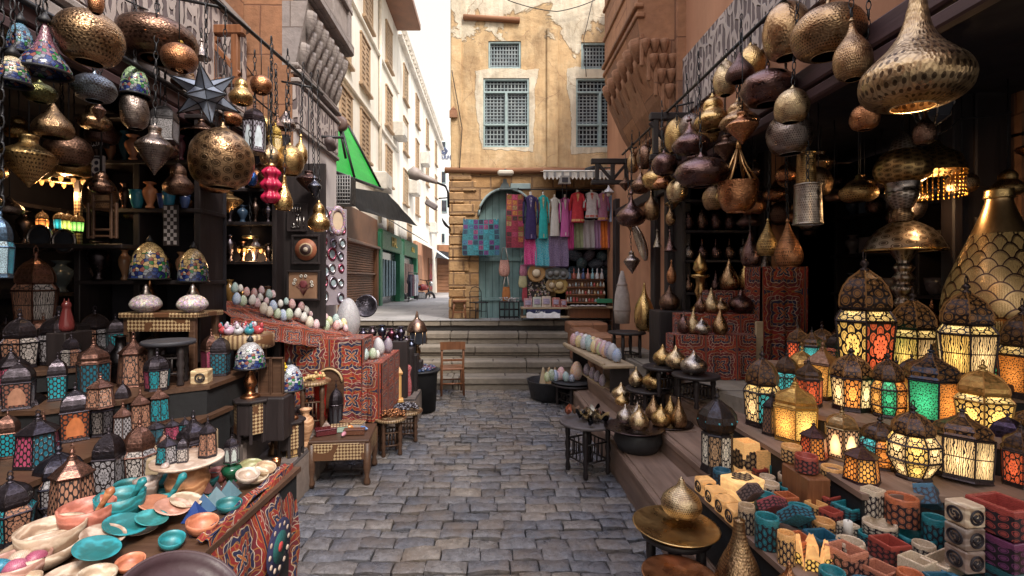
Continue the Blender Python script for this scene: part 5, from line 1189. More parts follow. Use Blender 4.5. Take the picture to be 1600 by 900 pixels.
# glass polyhedron lantern
t=thing('polyhedron_lantern','faceted glass lantern hanging behind the huge saucer lamp','hanging lamp',P(1458,172,2.85)); g=MB().lathe([(.001,-.10),(.075,-.05),(.095,.02),(.06,.08),(.001,.11)],6,smooth=False); g.build('glass',MT['pane'],t)
m=MB(); pr=[(.001,-.10),(.077,-.05),(.097,.02),(.062,.08),(.001,.11)]
for k in range(6): a=pi*k/3; m.tube([(r*cos(a),r*sin(a),z) for r,z in pr],.005,4)
m.build('lead_frame',MT['tint_metal'],t,(.25,.22,.2)); o=link('chain',chain_mesh(.4),t,mat=MT['iron']); o.location=(0,0,.11)
# rails the lamps hang from
for lb_,pts in (('iron rail high along the right wall carrying the outer row of lamps',[(1.8,1.4,3.32),(1.8,6.6,3.32)]),('iron rail carrying the inner row of lamps under the right lintel',[(2.15,2.6,2.86),(2.0,5.2,2.86)])):
    o=Vector(pts[0]); t=thing('lamp_rail',lb_,'rail',pts[0]); MB().tube([Vector(p)-o for p in pts],.014,6).build('rod',MT['iron'],t)
    L=(Vector(pts[1])-o)
    for f in(.05,.35,.65,.95): q=L*f; MB().tube([q,q+Vector((.28 if pts[0][2]>3 else 0,0,.06))],.010,5).build('stay',MT['iron'],t)
# oval tray and objects on the far wall
t=thing('oval_tray','large oval silver tray leaning on the far plaster wall','tray',P(1003,378,5.95)); M_=Matrix.Rotation(-pi/2+.0,3,'Y')@Matrix.Identity(3)
MB().lathe([(.001,.0),(.18,.005),(.225,.03),(.24,.035),(.24,.02),(.19,-.01)],28,sx=1,sy=.62,M=Matrix.Rotation(-1.9,3,'Y')).build('dish',MT['brass_plain'],t,BR['silver'])
t=thing('wrapped_figure','tall statue wrapped in pale plastic sheeting beside the right wall','statue',P(972,505,6.5)); s=6.5/F
MB().lathe([(11*s,0),(13*s,20*s),(11*s,45*s),(7*s,62*s),(5*s,72*s),(2*s,82*s)],14).build('wrapping',MT['tint_cloth'],t,(.36,.31,.29)); MB().lathe([(12.6*s,18*s),(13.6*s,20*s),(12.4*s,22*s)],14,caps=False).lathe([(8*s,58*s),(8.6*s,60*s),(7*s,62*s)],14,caps=False).build('tie',MT['tint'],t,(.25,.2,.18))
# ------------------------------------------------------------------ red cloth stands
def cloth_stand(label,x0,x1,y0,y1,z0,z1,S='applique'):
    t=thing('cloth_stand',label,'display stand',((x0+x1)/2,(y0+y1)/2,z0)); hx,hy,h=(x1-x0)/2,(y1-y0)/2,z1-z0
    m=MB(); n=30
    m.grid(lambda u,v:(-hx+2*hx*u,-hy-.012-.018*(1-v)*(sin(u*19)+.6*sin(u*41+1)),h*v+.002),n,6,x1-x0,h); m.grid(lambda u,v:(-hx-.01-.015*(1-v)*(sin(u*15)+.5*sin(u*33)),hy-2*hy*u,h*v+.002),8,6,y1-y0,h); m.grid(lambda u,v:(hx+.005,-hy+2*hy*u,h*v),4,3,y1-y0,h); m.grid(lambda u,v:(-hx-.005+(2*hx+.01)*u,-hy-.008+(2*hy+.01)*v,h+.003),6,4,x1-x0,y1-y0)
    m.build('cloth',MT[S],t); MB().box((0,0,h/2),(2*hx-.02,2*hy-.02,h-.01)).build('box',MT['dark_wood'],t); return t
cloth_stand('lowest of the red patterned cloth stands in front of the right shop',1.68,2.42,4.4,4.6,.68,1.09); cloth_stand('middle red patterned cloth stand between the low and the high one',1.82,2.55,4.6,4.8,.68,1.27)
cloth_stand('upper red patterned cloth stand carrying three drop lamps',2.18,2.62,4.8,5.0,.68,1.49); cloth_stand('tall red patterned cloth pillar beside the shop pier',2.53,2.96,4.5,4.78,.68,1.72,'applique_big')
m=MB().box((2.475,4.44,.95),(.07,.03,.53),0,.006); prop(m.build('pale_board',MT['pale_wood']),'narrow pale board standing between the red cloths','board')
SL=[(1123,1155,407,456,'drop','bronze','brass drop lamp on the upper red stand, leftmost of three',4.9),(1151,1181,403,455,'drop','gold','golden drop lamp on the upper red stand, middle of three',4.88),(1177,1215,398,456,'drop','pewter','grey pierced drop lamp on the upper red stand, rightmost of three',4.86),
(1085,1104,462,490,'onion','dark','dark onion lamp at the left end of the middle red stand',4.7),(1099,1124,452,491,'drop','pale','pale tear-shaped lamp on the middle red stand',4.68),(1113,1140,466,491,'onion','bronze','bronze onion lamp on the middle red stand',4.66),(1138,1178,455,492,'onion','plum','plum onion lamp at the right end of the middle red stand',4.66),
(1058,1078,490,524,'onion','plum','plum drop lamp at the left end of the lowest red stand',4.5),(1073,1094,488,527,'drop','pale','pale drop lamp on the lowest red stand behind a squat one',4.48),(1082,1111,503,529,'onion','silver','squat silver onion lamp on the lowest red stand',4.44),(1112,1138,490,530,'drop','bronze','brown bronze drop lamp at the right end of the lowest red stand',4.44)]
ZS={4.9:1.495,4.88:1.495,4.86:1.495,4.7:1.275,4.68:1.275,4.66:1.275,4.5:1.095,4.48:1.095,4.44:1.095}
for a in SL:
    x1,x2,y1,y2,k,c,l,d=a; t=stand_lamp(x1,x2,y1,y2,k,c,l,d=d,mat='brass' if c in('pewter','pale') else 'brass_plain'); t.location[2]=ZS[d]
# ornate gold lamps on the black side table
stool('low black turned table carrying a gold finial lamp at the far right',(1.62,5.75,.30),.22,.68)
t=stand_lamp(990,1023,412,488,'onion','gold','shiny gold finial lamp on the black table by the oval tray',d=5.7,mat='brass_plain'); t.location[2]=.985
t=thing('candlestick_lamp','tall gold candlestick lamp with bulb top behind the red stands','lamp',P(1094,486,5.0)); s=5/F
MB().lathe([(14*s,0),(15*s,3*s),(6*s,12*s),(5*s,20*s),(9*s,30*s),(6*s,40*s),(7*s,50*s),(14*s,54*s),(13*s,57*s),(4*s,59*s)],16).build('stem',MT['brass_plain'],t,BR['gold']); MB().lathe([(6*s,58*s),(11*s,66*s),(9*s,76*s),(3*s,86*s),(1*s,92*s)],16).build('bulb',MT['brass_plain'],t,BR['gold'])
t=stand_lamp(1030,1062,446,486,'onion','dark','broad dark onion lamp on the ledge beside the far post',d=5.2)
prop(MB().box((1.93,5.2,.97),(.34,.34,.60),0,.01).build('black_plinth',MT['dark_wood']),'black plinth under the broad dark onion lamp','plinth')
# small tables with silver onions
stool('black turned stool with three silver onion lamps before the red stands, nearer one',(1.71,4.02,.55),.19,.26); stool('black turned stool tucked behind the nearer one on the timber steps',(1.56,4.40,.55),.17,.26)
stool('lower black stool with two gold onion lamps on the second timber step',(1.46,4.5,.40),.2,.185)
for a in [(1020,1051,537,569,'onion','gold','gold onion lamp, farthest of the three before the red stands',.81,4.45),(1038,1074,540,576,'onion','pale','pale gold onion lamp, middle of the three before the red stands',.81,4.27),(1062,1106,547,584,'onion','silver','wide silver onion lamp, nearest of the three before the red stands',.81,4.02),
 (982,1006,573,604,'onion','pale','smaller gold onion lamp on the lower black stool',.585,4.56),(1003,1043,572,609,'onion','gold','larger gold onion lamp on the lower black stool',.585,4.42),
 (955,986,602,628,'onion','pale','pale onion lamp on the second step behind the leaf tray',.42,4.74),(960,984,618,639,'onion','gold','small gold onion lamp just below the pale one on the step',.42,4.5),
 (963,991,633,663,'onion','silver','silver grey onion lamp on the black bowl tray, left',.44,3.87),(983,1014,634,674,'onion','pale','pale onion lamp on the black bowl tray, front',.44,3.69),(984,1008,626,655,'drop','silver','silver drop lamp on the black bowl tray, behind the front one',.44,3.95),
 (1017,1049,633,668,'onion','gold','round gold onion lamp on the dark tray by the steps',.42,3.85),(1047,1074,620,668,'drop','bronze','striped bronze drop lamp on the dark tray by the steps',.42,3.82),(1008,1034,615,651,'drop','bronze','bronze drop lamp at the back left of the dark tray',.42,4.08),(1037,1058,610,644,'drop','gold','slim gold drop lamp at the back right of the dark tray',.42,4.1)]:
    t=stand_lamp(*a[:7],d=a[8],mat='brass_plain'); t.location[2]=a[7]
# black bowl with tray, dark tray
t=dish([(.10,0),(.15,.02),(.185,.09),(.17,.155),(.165,.165),(.15,.155),(.001,.1)],(1.15,3.78,.25),(.02,.02,.022),'round black bowl standing on the first timber step','black_bowl','bowl','tint'); 
dish(plateprof(.235,.06,.03),(1.13,3.8,.418),(.10,.07,.07),'dark round tray lying on the black bowl','tray','tray','tint_metal'); dish(plateprof(.2,.05,.03),(1.45,3.95,.412),(.10,.075,.07),'dark round tray with four lamps on the second timber step','tray','tray','tint_metal')
# stool with metal leaves
stool('black turned stool with a round tray of leaf dishes on the cobbles',(.80,4.0,0),.235,.43,top='tint',topcol=(.10,.085,.085),name='tray_table',cat='tray table')
rr=random.Random(4)
LC=[('gold',(.45,.32,.16)),('black',(.03,.03,.035)),('copper red',(.34,.10,.05)),('pale shell',(.42,.36,.28)),('brown',(.18,.10,.06)),('silver grey',(.35,.33,.32))]
for k in range(22):
    a=rr.uniform(0,6.28); q=rr.uniform(.02,.19); cn,cc=LC[k%6]; L=rr.uniform(.08,.13)
    o=MB().grid(lambda u,v:((v-.5)*L,(u-.5)*L*.55*sin(pi*min(max(v,.04),.98))**.7,.035*(2*v-1)**2+.03*(2*u-1)**2+.01*sin(v*9)),6,8).build('leaf_dish',MT['tint_metal' if k%2 else 'tint'],None,cc,(.80+q*cos(a),4.0+q*sin(a),.435+.012*(k%4)),(rr.uniform(-.35,.35),rr.uniform(-.35,.35),rr.uniform(0,6.28)))
    prop(o,cn+' curled leaf dish in the heap on the round tray table','leaf dish','leaf dishes heaped on the tray table')
# near gold trays, onion lamp, tall bottle
stool('black turned stool under the big gold tray at the lower right',(.82,2.14,0),.15,.48)
dish(plateprof(.185,.10,.03),(.82,2.14,.485),BR['gold'],'large shiny gold tray with an onion lamp at the lower right','tray','tray','brass_plain',40)
t=stand_lamp(1040,1104,768,830,'onion','pale','pierced pale brass onion lamp on the large gold tray',d=2.2,mat='brass',n=40); t.location[2]=.512; t.location[0]=.87
stool('low black stool holding the second gold tray',(.72,1.84,0),.10,.445); dish(plateprof(.14,.10,.03),(.72,1.84,.45),BR['copper'],'second gold tray, below and nearer than the large one','tray','tray','brass_plain',40)
stool('tiny black stool under the tall metal bottle',(.93,1.79,0),.085,.42)
o=stand_lamp(1115,1195,812,938,'bottle','bronze','tall hammered pewter bottle standing at the front of the box table',d=1.79,mat='brass',feet=False,name='metal_bottle',cat='bottle',n=40)
t=stand_lamp(1208,1258,878,950,'onion','copper','copper lamp top peeping at the bottom edge before the amber vase',d=1.62,mat='brass_plain')
# ------------------------------------------------------------------ mosaic eggs on the right
t=thing('egg_shelf','pale plank shelf of mosaic eggs beside the stairs','shelf',(1.25,5.8,.71)); M_=Matrix.Rotation(atan2(1.6,-.16),3,'Z')
MB().box((0,0,-.02),(1.62,.34,.04),0,.01,M_).build('plank',MT['pale_wood'],t); MB().box((-.165,0,-.0),(1.62,.05,.06),0,.02,M_).build('bamboo_edge',MT['pale_wood'],t)
for y in(-.7,.7): MB().box((.03-.1*y/.7*.8,y,-.30),(.2,.05,.52),0,.006).build('trestle',MT['dark_wood'],t)
row1=['purple','pink','white','teal','yellow','orange','red','pink','purple','grey']; 
for i,c in enumerate(row1): f=i/9; egg(902+f*55,521+f*25-6,15+f*4,22+f*4,6.45-f*1.15,c,f'{c} mosaic egg, {ORD[i]} from the stairs in the back row of the plank shelf','mosaic eggs on the plank shelf',z=.715)
for i,c in enumerate(['red','yellow','grey','teal','yellow','lime','orange','navy','blue']): f=i/8; egg(897+f*66,526+f*29,13+f*3,20+f*2,6.4-f*1.25,c,f'{c} mosaic egg, {ORD[i]} from the stairs in the front row of the plank shelf','mosaic eggs on the plank shelf',z=.715)
for i in range(4): egg(917+i*8,568+i*6,11,19,5.95-i*.2,'purple',f'purple mosaic egg, {ORD[i]} of four on the low board under the shelf','mosaic eggs on the low board',z=.415)
prop(MB().box((1.28,5.75,.405),(.20,.9,.02),.1,.004).build('low_board',MT['pale_wood']),'pale low board under the egg shelf','board')
stool('low black tray table with mosaic eggs beside the stairs',(1.02,6.05,0),.27,.30); dish(plateprof(.27,.06,.03),(1.02,6.05,.302),(.03,.03,.035),'black round tray of mosaic eggs beside the stairs','tray','tray','tint')
t=dish([(.20,0),(.25,.02),(.30,.24),(.31,.26),(.29,.26),(.24,.05),(.001,.04)],(.78,6.45,0),(.02,.02,.023),'black tub with pale stone figures at the foot of the stairs','black_tub','tub','tint')
for i,(px,py,w_,h_,c) in enumerate([(900,580,20,30,'orange'),(876,585,15,21,'red'),(871,594,11,15,'pink'),(862,586,13,19,'green'),(868,580,10,18,'blue'),(885,592,11,16,'teal'),(855,582,10,16,'lime'),(893,597,10,13,'navy')]): egg(px,py,w_,h_,6.15-.02*i,c,f'{c} mosaic egg on the black round tray beside the stairs','mosaic eggs on the black tray',z=.315)
for i,(px,py,c,nm) in enumerate([(845,578,(.50,.38,.24),'tallest pale pyramid-shaped stone carving'),(855,575,(.46,.30,.15),'tan stone elephant shaped carving'),(866,573,(.40,.27,.16),'brown branching stone carving')]):
    t=thing('stone_carving',nm+' standing in the black tub','carving',(.70+.08*i,6.5,.20)); MB().lathe([(.06,0),(.05,.06),(.035,.12),(.015,.2),(.001,.22)],5+i,smooth=False).build('body',MT['tint'],t,c); MB().lathe([(.03,0),(.04,.04),(.01,.1)],6,(.05,0,.05)).build('figure',MT['tint'],t,c)
# ------------------------------------------------------------------ stepped rack for lanterns and stone boxes
def rack(label,poly,z,z0,mat='pale_wood'):
    c=poly[0]; t=thing('display_rack',label,'display rack',(c[0],c[1],z0)); n=len(poly)
    m=MB(); top=[(p[0]-c[0],p[1]-c[1],z-z0) for p in poly]; bot=[(p[0]-c[0],p[1]-c[1],z-z0-.025) for p in poly]
    m.add(top+bot,[tuple(range(n)),tuple(range(n,2*n))[::-1]]+[(k,n+k,n+(k+1)%n,(k+1)%n) for k in range(n)],[[(p[0],p[1]) for p in top],[(p[0],p[1]) for p in bot][::-1]]+[[(0,0),(0,.03),(1,.03),(1,0)]]*n)
    m.build('plank',MT[mat],t)
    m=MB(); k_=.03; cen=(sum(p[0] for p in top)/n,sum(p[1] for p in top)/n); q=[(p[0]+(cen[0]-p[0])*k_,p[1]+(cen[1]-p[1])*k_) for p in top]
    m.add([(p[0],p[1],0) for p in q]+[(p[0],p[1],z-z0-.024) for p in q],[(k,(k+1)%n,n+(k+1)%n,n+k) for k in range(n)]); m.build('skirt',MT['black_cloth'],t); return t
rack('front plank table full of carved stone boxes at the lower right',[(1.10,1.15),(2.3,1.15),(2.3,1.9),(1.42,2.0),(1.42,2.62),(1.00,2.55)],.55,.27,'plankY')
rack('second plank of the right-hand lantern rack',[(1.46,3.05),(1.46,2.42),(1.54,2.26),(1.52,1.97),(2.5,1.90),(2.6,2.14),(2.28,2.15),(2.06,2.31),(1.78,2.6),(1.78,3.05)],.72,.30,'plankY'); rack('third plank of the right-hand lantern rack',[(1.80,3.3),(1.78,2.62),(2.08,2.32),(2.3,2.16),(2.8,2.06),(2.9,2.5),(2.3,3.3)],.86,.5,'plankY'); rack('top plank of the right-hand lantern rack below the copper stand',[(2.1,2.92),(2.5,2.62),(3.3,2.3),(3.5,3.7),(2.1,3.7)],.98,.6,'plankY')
Y_=(.95,.56,.13);A_=(.90,.40,.08);C_=(.90,.58,.24);T_=(.08,.50,.48);G_=(.05,.50,.20);Rd=(.75,.12,.04);Or=(.85,.28,.05);W_=(.96,.63,.27)
dk=(.055,.042,.045);gd=(.45,.28,.10);cp=(.22,.12,.08)
LL=[('hex',1303,1398,402,592,.98,dk,(Y_,Rd,G_,Y_,Rd,G_),.9,'rosette','large dark domed lantern with yellow, red and green panels, farthest back',.45),
('hex',1386,1466,455,592,.98,dk,(C_,Y_),.9,'script','dark domed lantern with cream script panels, left of a larger matching one',.5),
('hex',1462,1557,440,597,1.06,dk,(C_,Y_),1.0,'script','larger domed lantern with cream script panels beside the giant pear lamp',.4),
('hex',1554,1640,475,628,.98,dk,(Rd,Or),.55,'dots','lantern with deep red panels at the right edge of the photo',.3),
('oct',1232,1274,540,617,.86,gd,(T_,C_,A_,C_),.7,'rosette','small lantern with one turquoise panel at the left end of the third plank',.3),
('sqt',1258,1313,532,628,.86,cp,(A_,Y_),.8,'dots','square tapering lantern lit amber, next to the one with a turquoise side',.5),
('oct',1298,1362,542,645,.86,dk,(W_,C_,Or),1.5,'rosette','brightly lit eight-sided lantern with cream panels in the middle of the third plank',.2),
('octs',1360,1415,550,656,.86,dk,(A_,G_,Or,G_),.8,'rosette','domed lantern with amber and green panels left of the big orange and green one',.15),
('onion',1411,1499,545,667,.86,(.035,.04,.06),(Or,G_,Or,G_),.8,'dots','big onion roofed lantern with orange and green flowered panels',.55),
('hex',1487,1584,568,682,.86,gd,(Y_,Y_),1.5,'rosette','large glowing gold lantern with yellow panels at the right',.3),
('oct',1578,1640,630,724,.72,dk,(T_,T_),1.0,'rosette','lantern with turquoise glowing panels at the lower right edge',.2),
('hex',1163,1219,548,670,.72,dk,(T_,C_,Rd,C_),.9,'rosette','dark domed lantern with turquoise and cream panels at the left end of the second plank',.35),
('ten',1191,1222,610,682,.72,dk,(cp,),.0,'honey','small unlit dark lantern beside the glowing gold onion lantern',.4),
('onion',1208,1277,596,695,.72,(.55,.33,.09),(Y_,A_),1.3,'dots','glowing gold lantern with onion roof on the second plank',.5),
('ten',1250,1293,660,722,.72,(.06,.03,.04),(Or,Rd),.25,'honey','small dark lantern with reddish honeycomb, left of the one with arched windows',.2),
('arch',1289,1342,640,722,.72,(.35,.24,.12),(W_,C_),1.4,'arch','lit lantern with bright pointed arch windows',.5),
('octs',1343,1407,650,737,.72,dk,(T_,Or,A_,T_),.7,'rosette','round shouldered lantern with turquoise and amber panels behind the honeycomb one',.3),
('round',1385,1468,632,758,.72,dk,(C_,Y_),1.2,'rosette','bulging round lantern lit pale yellow',.2),
('onion',1455,1548,640,762,.72,dk,(W_,C_),1.1,'script','tilted lantern with wide pale lit panels right of the bulging round one',.7),
('sq',1543,1605,645,737,.72,(.05,.035,.07),((.18,.10,.25),),.0,'rosette','unlit dark purple square lantern near the right edge',.5),
('ten',1318,1374,690,759,.72,(.06,.03,.035),(Or,A_,Or),.55,'honey','six-sided lantern with red honeycomb panels in front of the round one',.2)]
for s_,x1,x2,y1,y2,z,mc,cols,lit,kd,lab,rz in LL:
    loc,w_,h_=spot(x1,x2,y1,y2,z=z); w_*=1.12; h_*=1.04; sh=((.9,.6,.2),) if lit>0 and s_=='hex' else None
    if 'tilted' in lab: lantern(s_,loc,w_,h_,lab,mc,cols,lit*.95,kd,rz,tilt=(.0,.16))
    else: lantern(s_,loc,w_,h_,lab,mc,cols,lit*.95,kd,rz,shoulder=sh,domecol=(.5,.3,.1) if mc in(gd,) else None)
# the tall dark Moroccan lantern and its twin feet
loc,w_,h_=spot(1090,1151,612,745,z=.56); lantern('tall',loc,w_*.82,h_*1.02,'tall black lantern with bulbous studded dome at the left corner of the box table',(.045,.04,.045),((.75,.68,.55),(.4,.25,.14)),.12,'rosette',.2)
for k in range(9):
    a=2*pi*k/9; o=MB().lathe([(.001,-.5),(.4,-.3),(.5,0),(.4,.3),(.001,.5)],8).build('turquoise_stud',MT['tint_gloss'],bpy.context.scene.objects[-1] if False else None,(.05,.30,.36)); r=w_*.52
    o.parent=[q for q in COL.objects if q.get('label','').startswith('tall black lantern')][0]; o.name='stud'; p=o.parent.scale; o.location=(.47*cos(a),.47*sin(a),.64); o.scale=(.05,.05,.03)
# giant pear lamp
loc,w_,h_=spot(1472,1650,306,514,d=3.0); t=thing('pear_lamp','giant pear-shaped brass lamp pierced in a fish-scale pattern','lamp',loc)
def m_scales():
    n=N('fish_scale_brass'); uv=n.map(n.co('UV'),(12,17,1)); x=n.xyz(uv); best=None
    row=n.mt('FLOOR',x[1])
    def cell(off):
        r_=n.mt('SUBTRACT',row,off); odd=n.mt('MULTIPLY',n.mt('MODULO',n.mt('ABSOLUTE',r_),2),.5); fu=n.mt('SUBTRACT',n.mt('FRACT',n.mt('ADD',x[0],odd)),.5); fv=n.mt('SUBTRACT',x[1],r_)
        return n.mt('SQRT',n.mt('ADD',n.mt('MULTIPLY',fu,fu),n.mt('MULTIPLY',n.mt('MULTIPLY',fv,fv),.0625)))
    d0_,d1_=cell(0),cell(1); ins=n.less(d1_,.5); d=n.mix(ins,d0_,d1_)
    edge=n.more(d,.455); dots=n.less(n.vor(n.co('UV'),150,'F1',.35,dim='2D'),.30); z=n.less(d,.40); low=n.less(n.xyz(n.co('UV'))[1],.72)
    hole=n.mt('MULTIPLY',n.mt('MULTIPLY',dots,z),low); c=n.mix(1,(.50,.33,.17),n.ramp(n.noise(n.co(),5,5),[(.3,.5),(.7,1.15)]),'MULTIPLY'); c=n.mix(n.mt('MULTIPLY',edge,low),c,(.10,.06,.05)); c=n.mix(hole,c,(.05,.03,.02))
    n.bump(n.mt('SUBTRACT',1,hole),.5,.01); side=n.less(n.mt('ABSOLUTE',n.mt('SUBTRACT',n.noise(n.co(),2.2,1),.62)),.09)
    return n.set(c,.34,1,None,(1,.62,.22),n.mt('MULTIPLY',n.mt('MULTIPLY',hole,.22),1))
MT['scales']=m_scales()
b=MB().lathe(smoothprof(PROF['pear'],4),48).build('body',MT['scales'],t); b.scale=(w_*1.12,w_*1.12,h_); MB().lathe([(.068,0),(.072,.01),(.066,.05),(.069,.06)],24,(0,0,h_-.02)).build('collar',MT['tint_metal'],t,BR['gold'])
prop(MB().box((loc[0]+.05,loc[1],(loc[2]+.98)/2-.002),(.5,.4,loc[2]-.985),0,.01).build('dark_crate',MT['dark_wood']),'dark wooden crate under the giant pear-shaped lamp','crate')
# standing lamp with pierced dome shade
t=thing('column_lamp','silver turned column lamp with wide engraved dome shade inside the shop','lamp',P(1412,500,3.5)); s=3.5/F; k=1/sqrt(1+(644/750)**2)
pts=[(24,-69),(25,-62),(12,-50),(18,-40),(12,-30),(20,-16),(12,-8),(22,0),(24,6),(12,18),(18,26),(12,34),(20,44),(20,52),(12,58),(19,66),(12,74),(18,82),(11,90),(16,98),(22,108),(24,112),(4,114)]
MB().lathe(smoothprof([(r*s*k*1.05,z*s) for r,z in pts],2),24).build('column',MT['brass_floral'],t,BR['silver'])
MB().lathe([(r*s*k,(500-y)*s) for r,y in((68,392),(66,386),(58,372),(44,358),(26,349),(14,345),(8,338),(10,330),(4,324))],32,caps=False).build('shade',MT['brass_floral'],t,BR['silver']); MB().torus((0,0,(500-391)*s),67*s*k,.010,32,5).build('shade_rim',MT['tint_metal'],t,BR['gold'])
loc,w_,h_=spot(1430,1478,470,522,d=3.0); stand_lamp(1433,1480,468,520,'onion','copper','squat copper onion lamp between the script lanterns and the column',d=3.6,mat='brass_plain')
prop(MB().box((3.32,3.6,1.09),(.24,.24,.21),0,.01).build('dark_crate',MT['dark_wood']),'dark crate under the squat copper onion lamp','crate')
# shelves deep in the right shop
t=thing('wall_shelves','dark shelves of small wares on the back wall of the right shop','shelves',(3.9,4.2,.7))
for z in(1.05,1.45,1.85,2.25,2.62): MB().box((-.08,-.05,z-.7),(.24,2.2,.03),0,.004).build('shelf',MT['dark_wood'],t)
for y in(-1.1,0,1.0): MB().box((-.05,y,.95),(.26,.04,1.9),0,.004).build('upright',MT['dark_wood'],t)
rr=random.Random(21); 
for z in(1.05,1.45,1.85,2.25):
    for k in range(9):
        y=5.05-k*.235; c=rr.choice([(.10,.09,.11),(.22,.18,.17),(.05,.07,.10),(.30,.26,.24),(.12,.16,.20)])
        if (k+int(z*10))%2: o=MB().box((0,0,.08),(.13,.15,.16),0,.006).build('boxed_ware',MT['tint'],None,c,(3.80,y,z+.018)); prop(o,'small dim box on the dark shelves at the back of the right shop','box','small boxes on the right shop shelves')
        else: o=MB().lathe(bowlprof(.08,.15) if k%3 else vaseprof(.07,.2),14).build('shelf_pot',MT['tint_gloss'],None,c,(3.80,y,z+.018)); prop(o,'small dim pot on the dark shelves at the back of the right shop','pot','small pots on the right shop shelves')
t=thing('wall_shelves','dark shelves of small lamps behind the red stands','shelves',(2.45,5.33,.7))
for z in(1.45,1.8,2.12,2.45): MB().box((0,-.06,z-.7),(.75,.22,.03),0,.004).build('shelf',MT['dark_wood'],t)
for x in(-.38,.38): MB().box((x,-.05,.95),(.04,.24,1.9),0,.004).build('upright',MT['dark_wood'],t)
for z,ks in((1.45,'drop'),(1.8,'onion'),(2.12,'egg')):
    for k in range(5):
        c=rr.choice(['dark','plum','bronze','pewter']); t=thing('shelf_lamp','small dark metal lamp on the shelves behind the red stands','lamp',(2.15+k*.15,5.25,z+.016),0,'small lamps on the shelves behind the red stands'); o=link('body',lathe_mesh(ks,20,True),t,BR[c],mat=MT['brass_plain']); o.scale=(.12,.12,.22); MB().lathe([(.012,0),(.008,.015),(.002,.02)],8,(0,0,.215)).build('cap',MT['tint_metal'],t,BR[c])
for k in range(6):
    c=['dark','plum','bronze'][k%3]; t=thing('floor_lamp','dark onion lamp standing on the floor inside the right shop','lamp',(2.9+.19*k,3.95+.1*(k%2),1.0),0,'dark onion lamps inside the right shop'); o=link('body',lathe_mesh('onion',24,True),t,BR[c],mat=MT['brass_plain']); o.scale=(.2,.2,.30); MB().lathe([(.014,0),(.01,.02),(.002,.03)],8,(0,0,.295)).build('cap',MT['tint_metal'],t,BR[c])
prop(MB().box((3.4,4.05,.84),(1.3,.4,.31),0,.01).build('low_counter',MT['dark_wood']),'low dark counter under the onion lamps inside the right shop','counter')
# ------------------------------------------------------------------ carved stone boxes and pots
TQ=(.025,.25,.31);AM=(.75,.42,.16);CR=(.70,.60,.46);PK=(.62,.27,.18);RD=(.45,.09,.07);OR=(.62,.20,.09);BL=(.03,.15,.26);GY=(.50,.45,.38)
PB=[('sq',1148,1184,683,748,.55,AM,'tall lit amber stone box with a hand cut into its face',.55,.15,0),('rect',1178,1224,690,748,.55,AM,'open amber stone box beside the tall one with the hand',.18,.1,0),
('round',1220,1253,690,724,.725,AM,'small amber pot with lace base, topmost left in the heap',.1,0,1),('round',1241,1279,704,741,.725,RD,'red stone pot with lace base in the back row',.0,0,1),('round',1194,1221,719,743,.57,TQ,'small turquoise bowl behind the red cube',0,0,0),('round',1212,1238,713,736,.60,TQ,'turquoise bowl left of the pink bowl at the back',0,0,0),
('sq',1170,1198,725,752,.55,RD,'red stone cube beside the lit boxes',0,.3,1),('round',1186,1212,738,766,.55,CR,'cream ball pot with lace base beside the red cube',0,0,1),('round',1215,1250,736,760,.58,CR,'cream bowl in the middle of the back row',0,0,0),('round',1245,1280,728,758,.62,PK,'pink bowl at the back beside the amber cup',0,0,0),('round',1282,1320,722,760,.66,AM,'amber cup with deep lace sleeve',.15,0,1),
('round',1215,1245,752,784,.55,TQ,'bright turquoise cup in the middle of the table',0,0,1),('round',1246,1279,753,780,.57,PK,'pink cup behind the white lace pot',0,0,0),('round',1238,1266,769,798,.55,CR,'white lace pot in the middle of the table',0,0,1),('rect',1277,1326,764,792,.60,RD,'long red stone box near the honeycomb lantern',0,.35,1),
('sq',1259,1291,779,815,.56,AM,'amber square box, left of a red one',.12,.35,1),('sq',1282,1315,790,831,.55,RD,'red square box, right of the amber one',.04,.35,1),('rect',1311,1365,785,812,.60,TQ,'long turquoise box near the cream cups',0,.3,1),('sq',1310,1341,812,845,.55,CR,'cream square holder with a white candle',.08,.3,1),
('sq',1346,1382,757,810,.63,CR,'cream box with round lattice, behind the long turquoise one',.12,.4,1),('round',1381,1437,764,828,.62,OR,'large orange rimmed pot with deep dark lace',0,0,1),('round',1346,1403,803,846,.58,CR,'pale oval pot with lace sleeve in front of the orange pot',0,0,1),('round',1439,1482,798,863,.57,TQ,'blue pot with dark flower lace beside the stacked cubes',0,0,1),
('round',1340,1375,829,856,.55,TQ,'small turquoise pot left of the white one',0,0,1),('round',1373,1417,844,871,.54,GY,'white pot between the two turquoise ones',0,0,1),('round',1398,1461,832,866,.56,TQ,'wide turquoise pot in the front right group',0,0,1),
('round',1153,1180,782,836,.55,(.55,.42,.28),'tan cup with bold lace at the front edge',.05,0,1),('round',1179,1218,796,862,.55,TQ,'tall turquoise cup with lace at the front edge',0,0,1),('round',1214,1243,824,886,.55,AM,'tall amber cup right of the tall turquoise one',.15,0,1),
('sq',1292,1352,842,915,.53,PK,'big pink stone box with white flower lace at the bottom edge',.03,.35,1),('sq',1346,1405,872,930,.53,PK,'second big pink box, right of the first at the bottom edge',0,.4,1),('sq',1405,1462,860,915,.55,CR,'cream box with a round dark seal at the bottom edge',.05,.4,0),('rect',1446,1510,860,905,.57,CR,'long cream box at the bottom edge',0,.4,0),('rect',1480,1560,880,930,.56,BL,'dark blue lace box at the bottom right',0,.4,1)]
for s_,x1,x2,y1,y2,z,c,lab,lit,rz,sl in PB: pot(s_,x1,x2,y1,y2,z,c,lab,bool(sl),lit*1.6,rz)
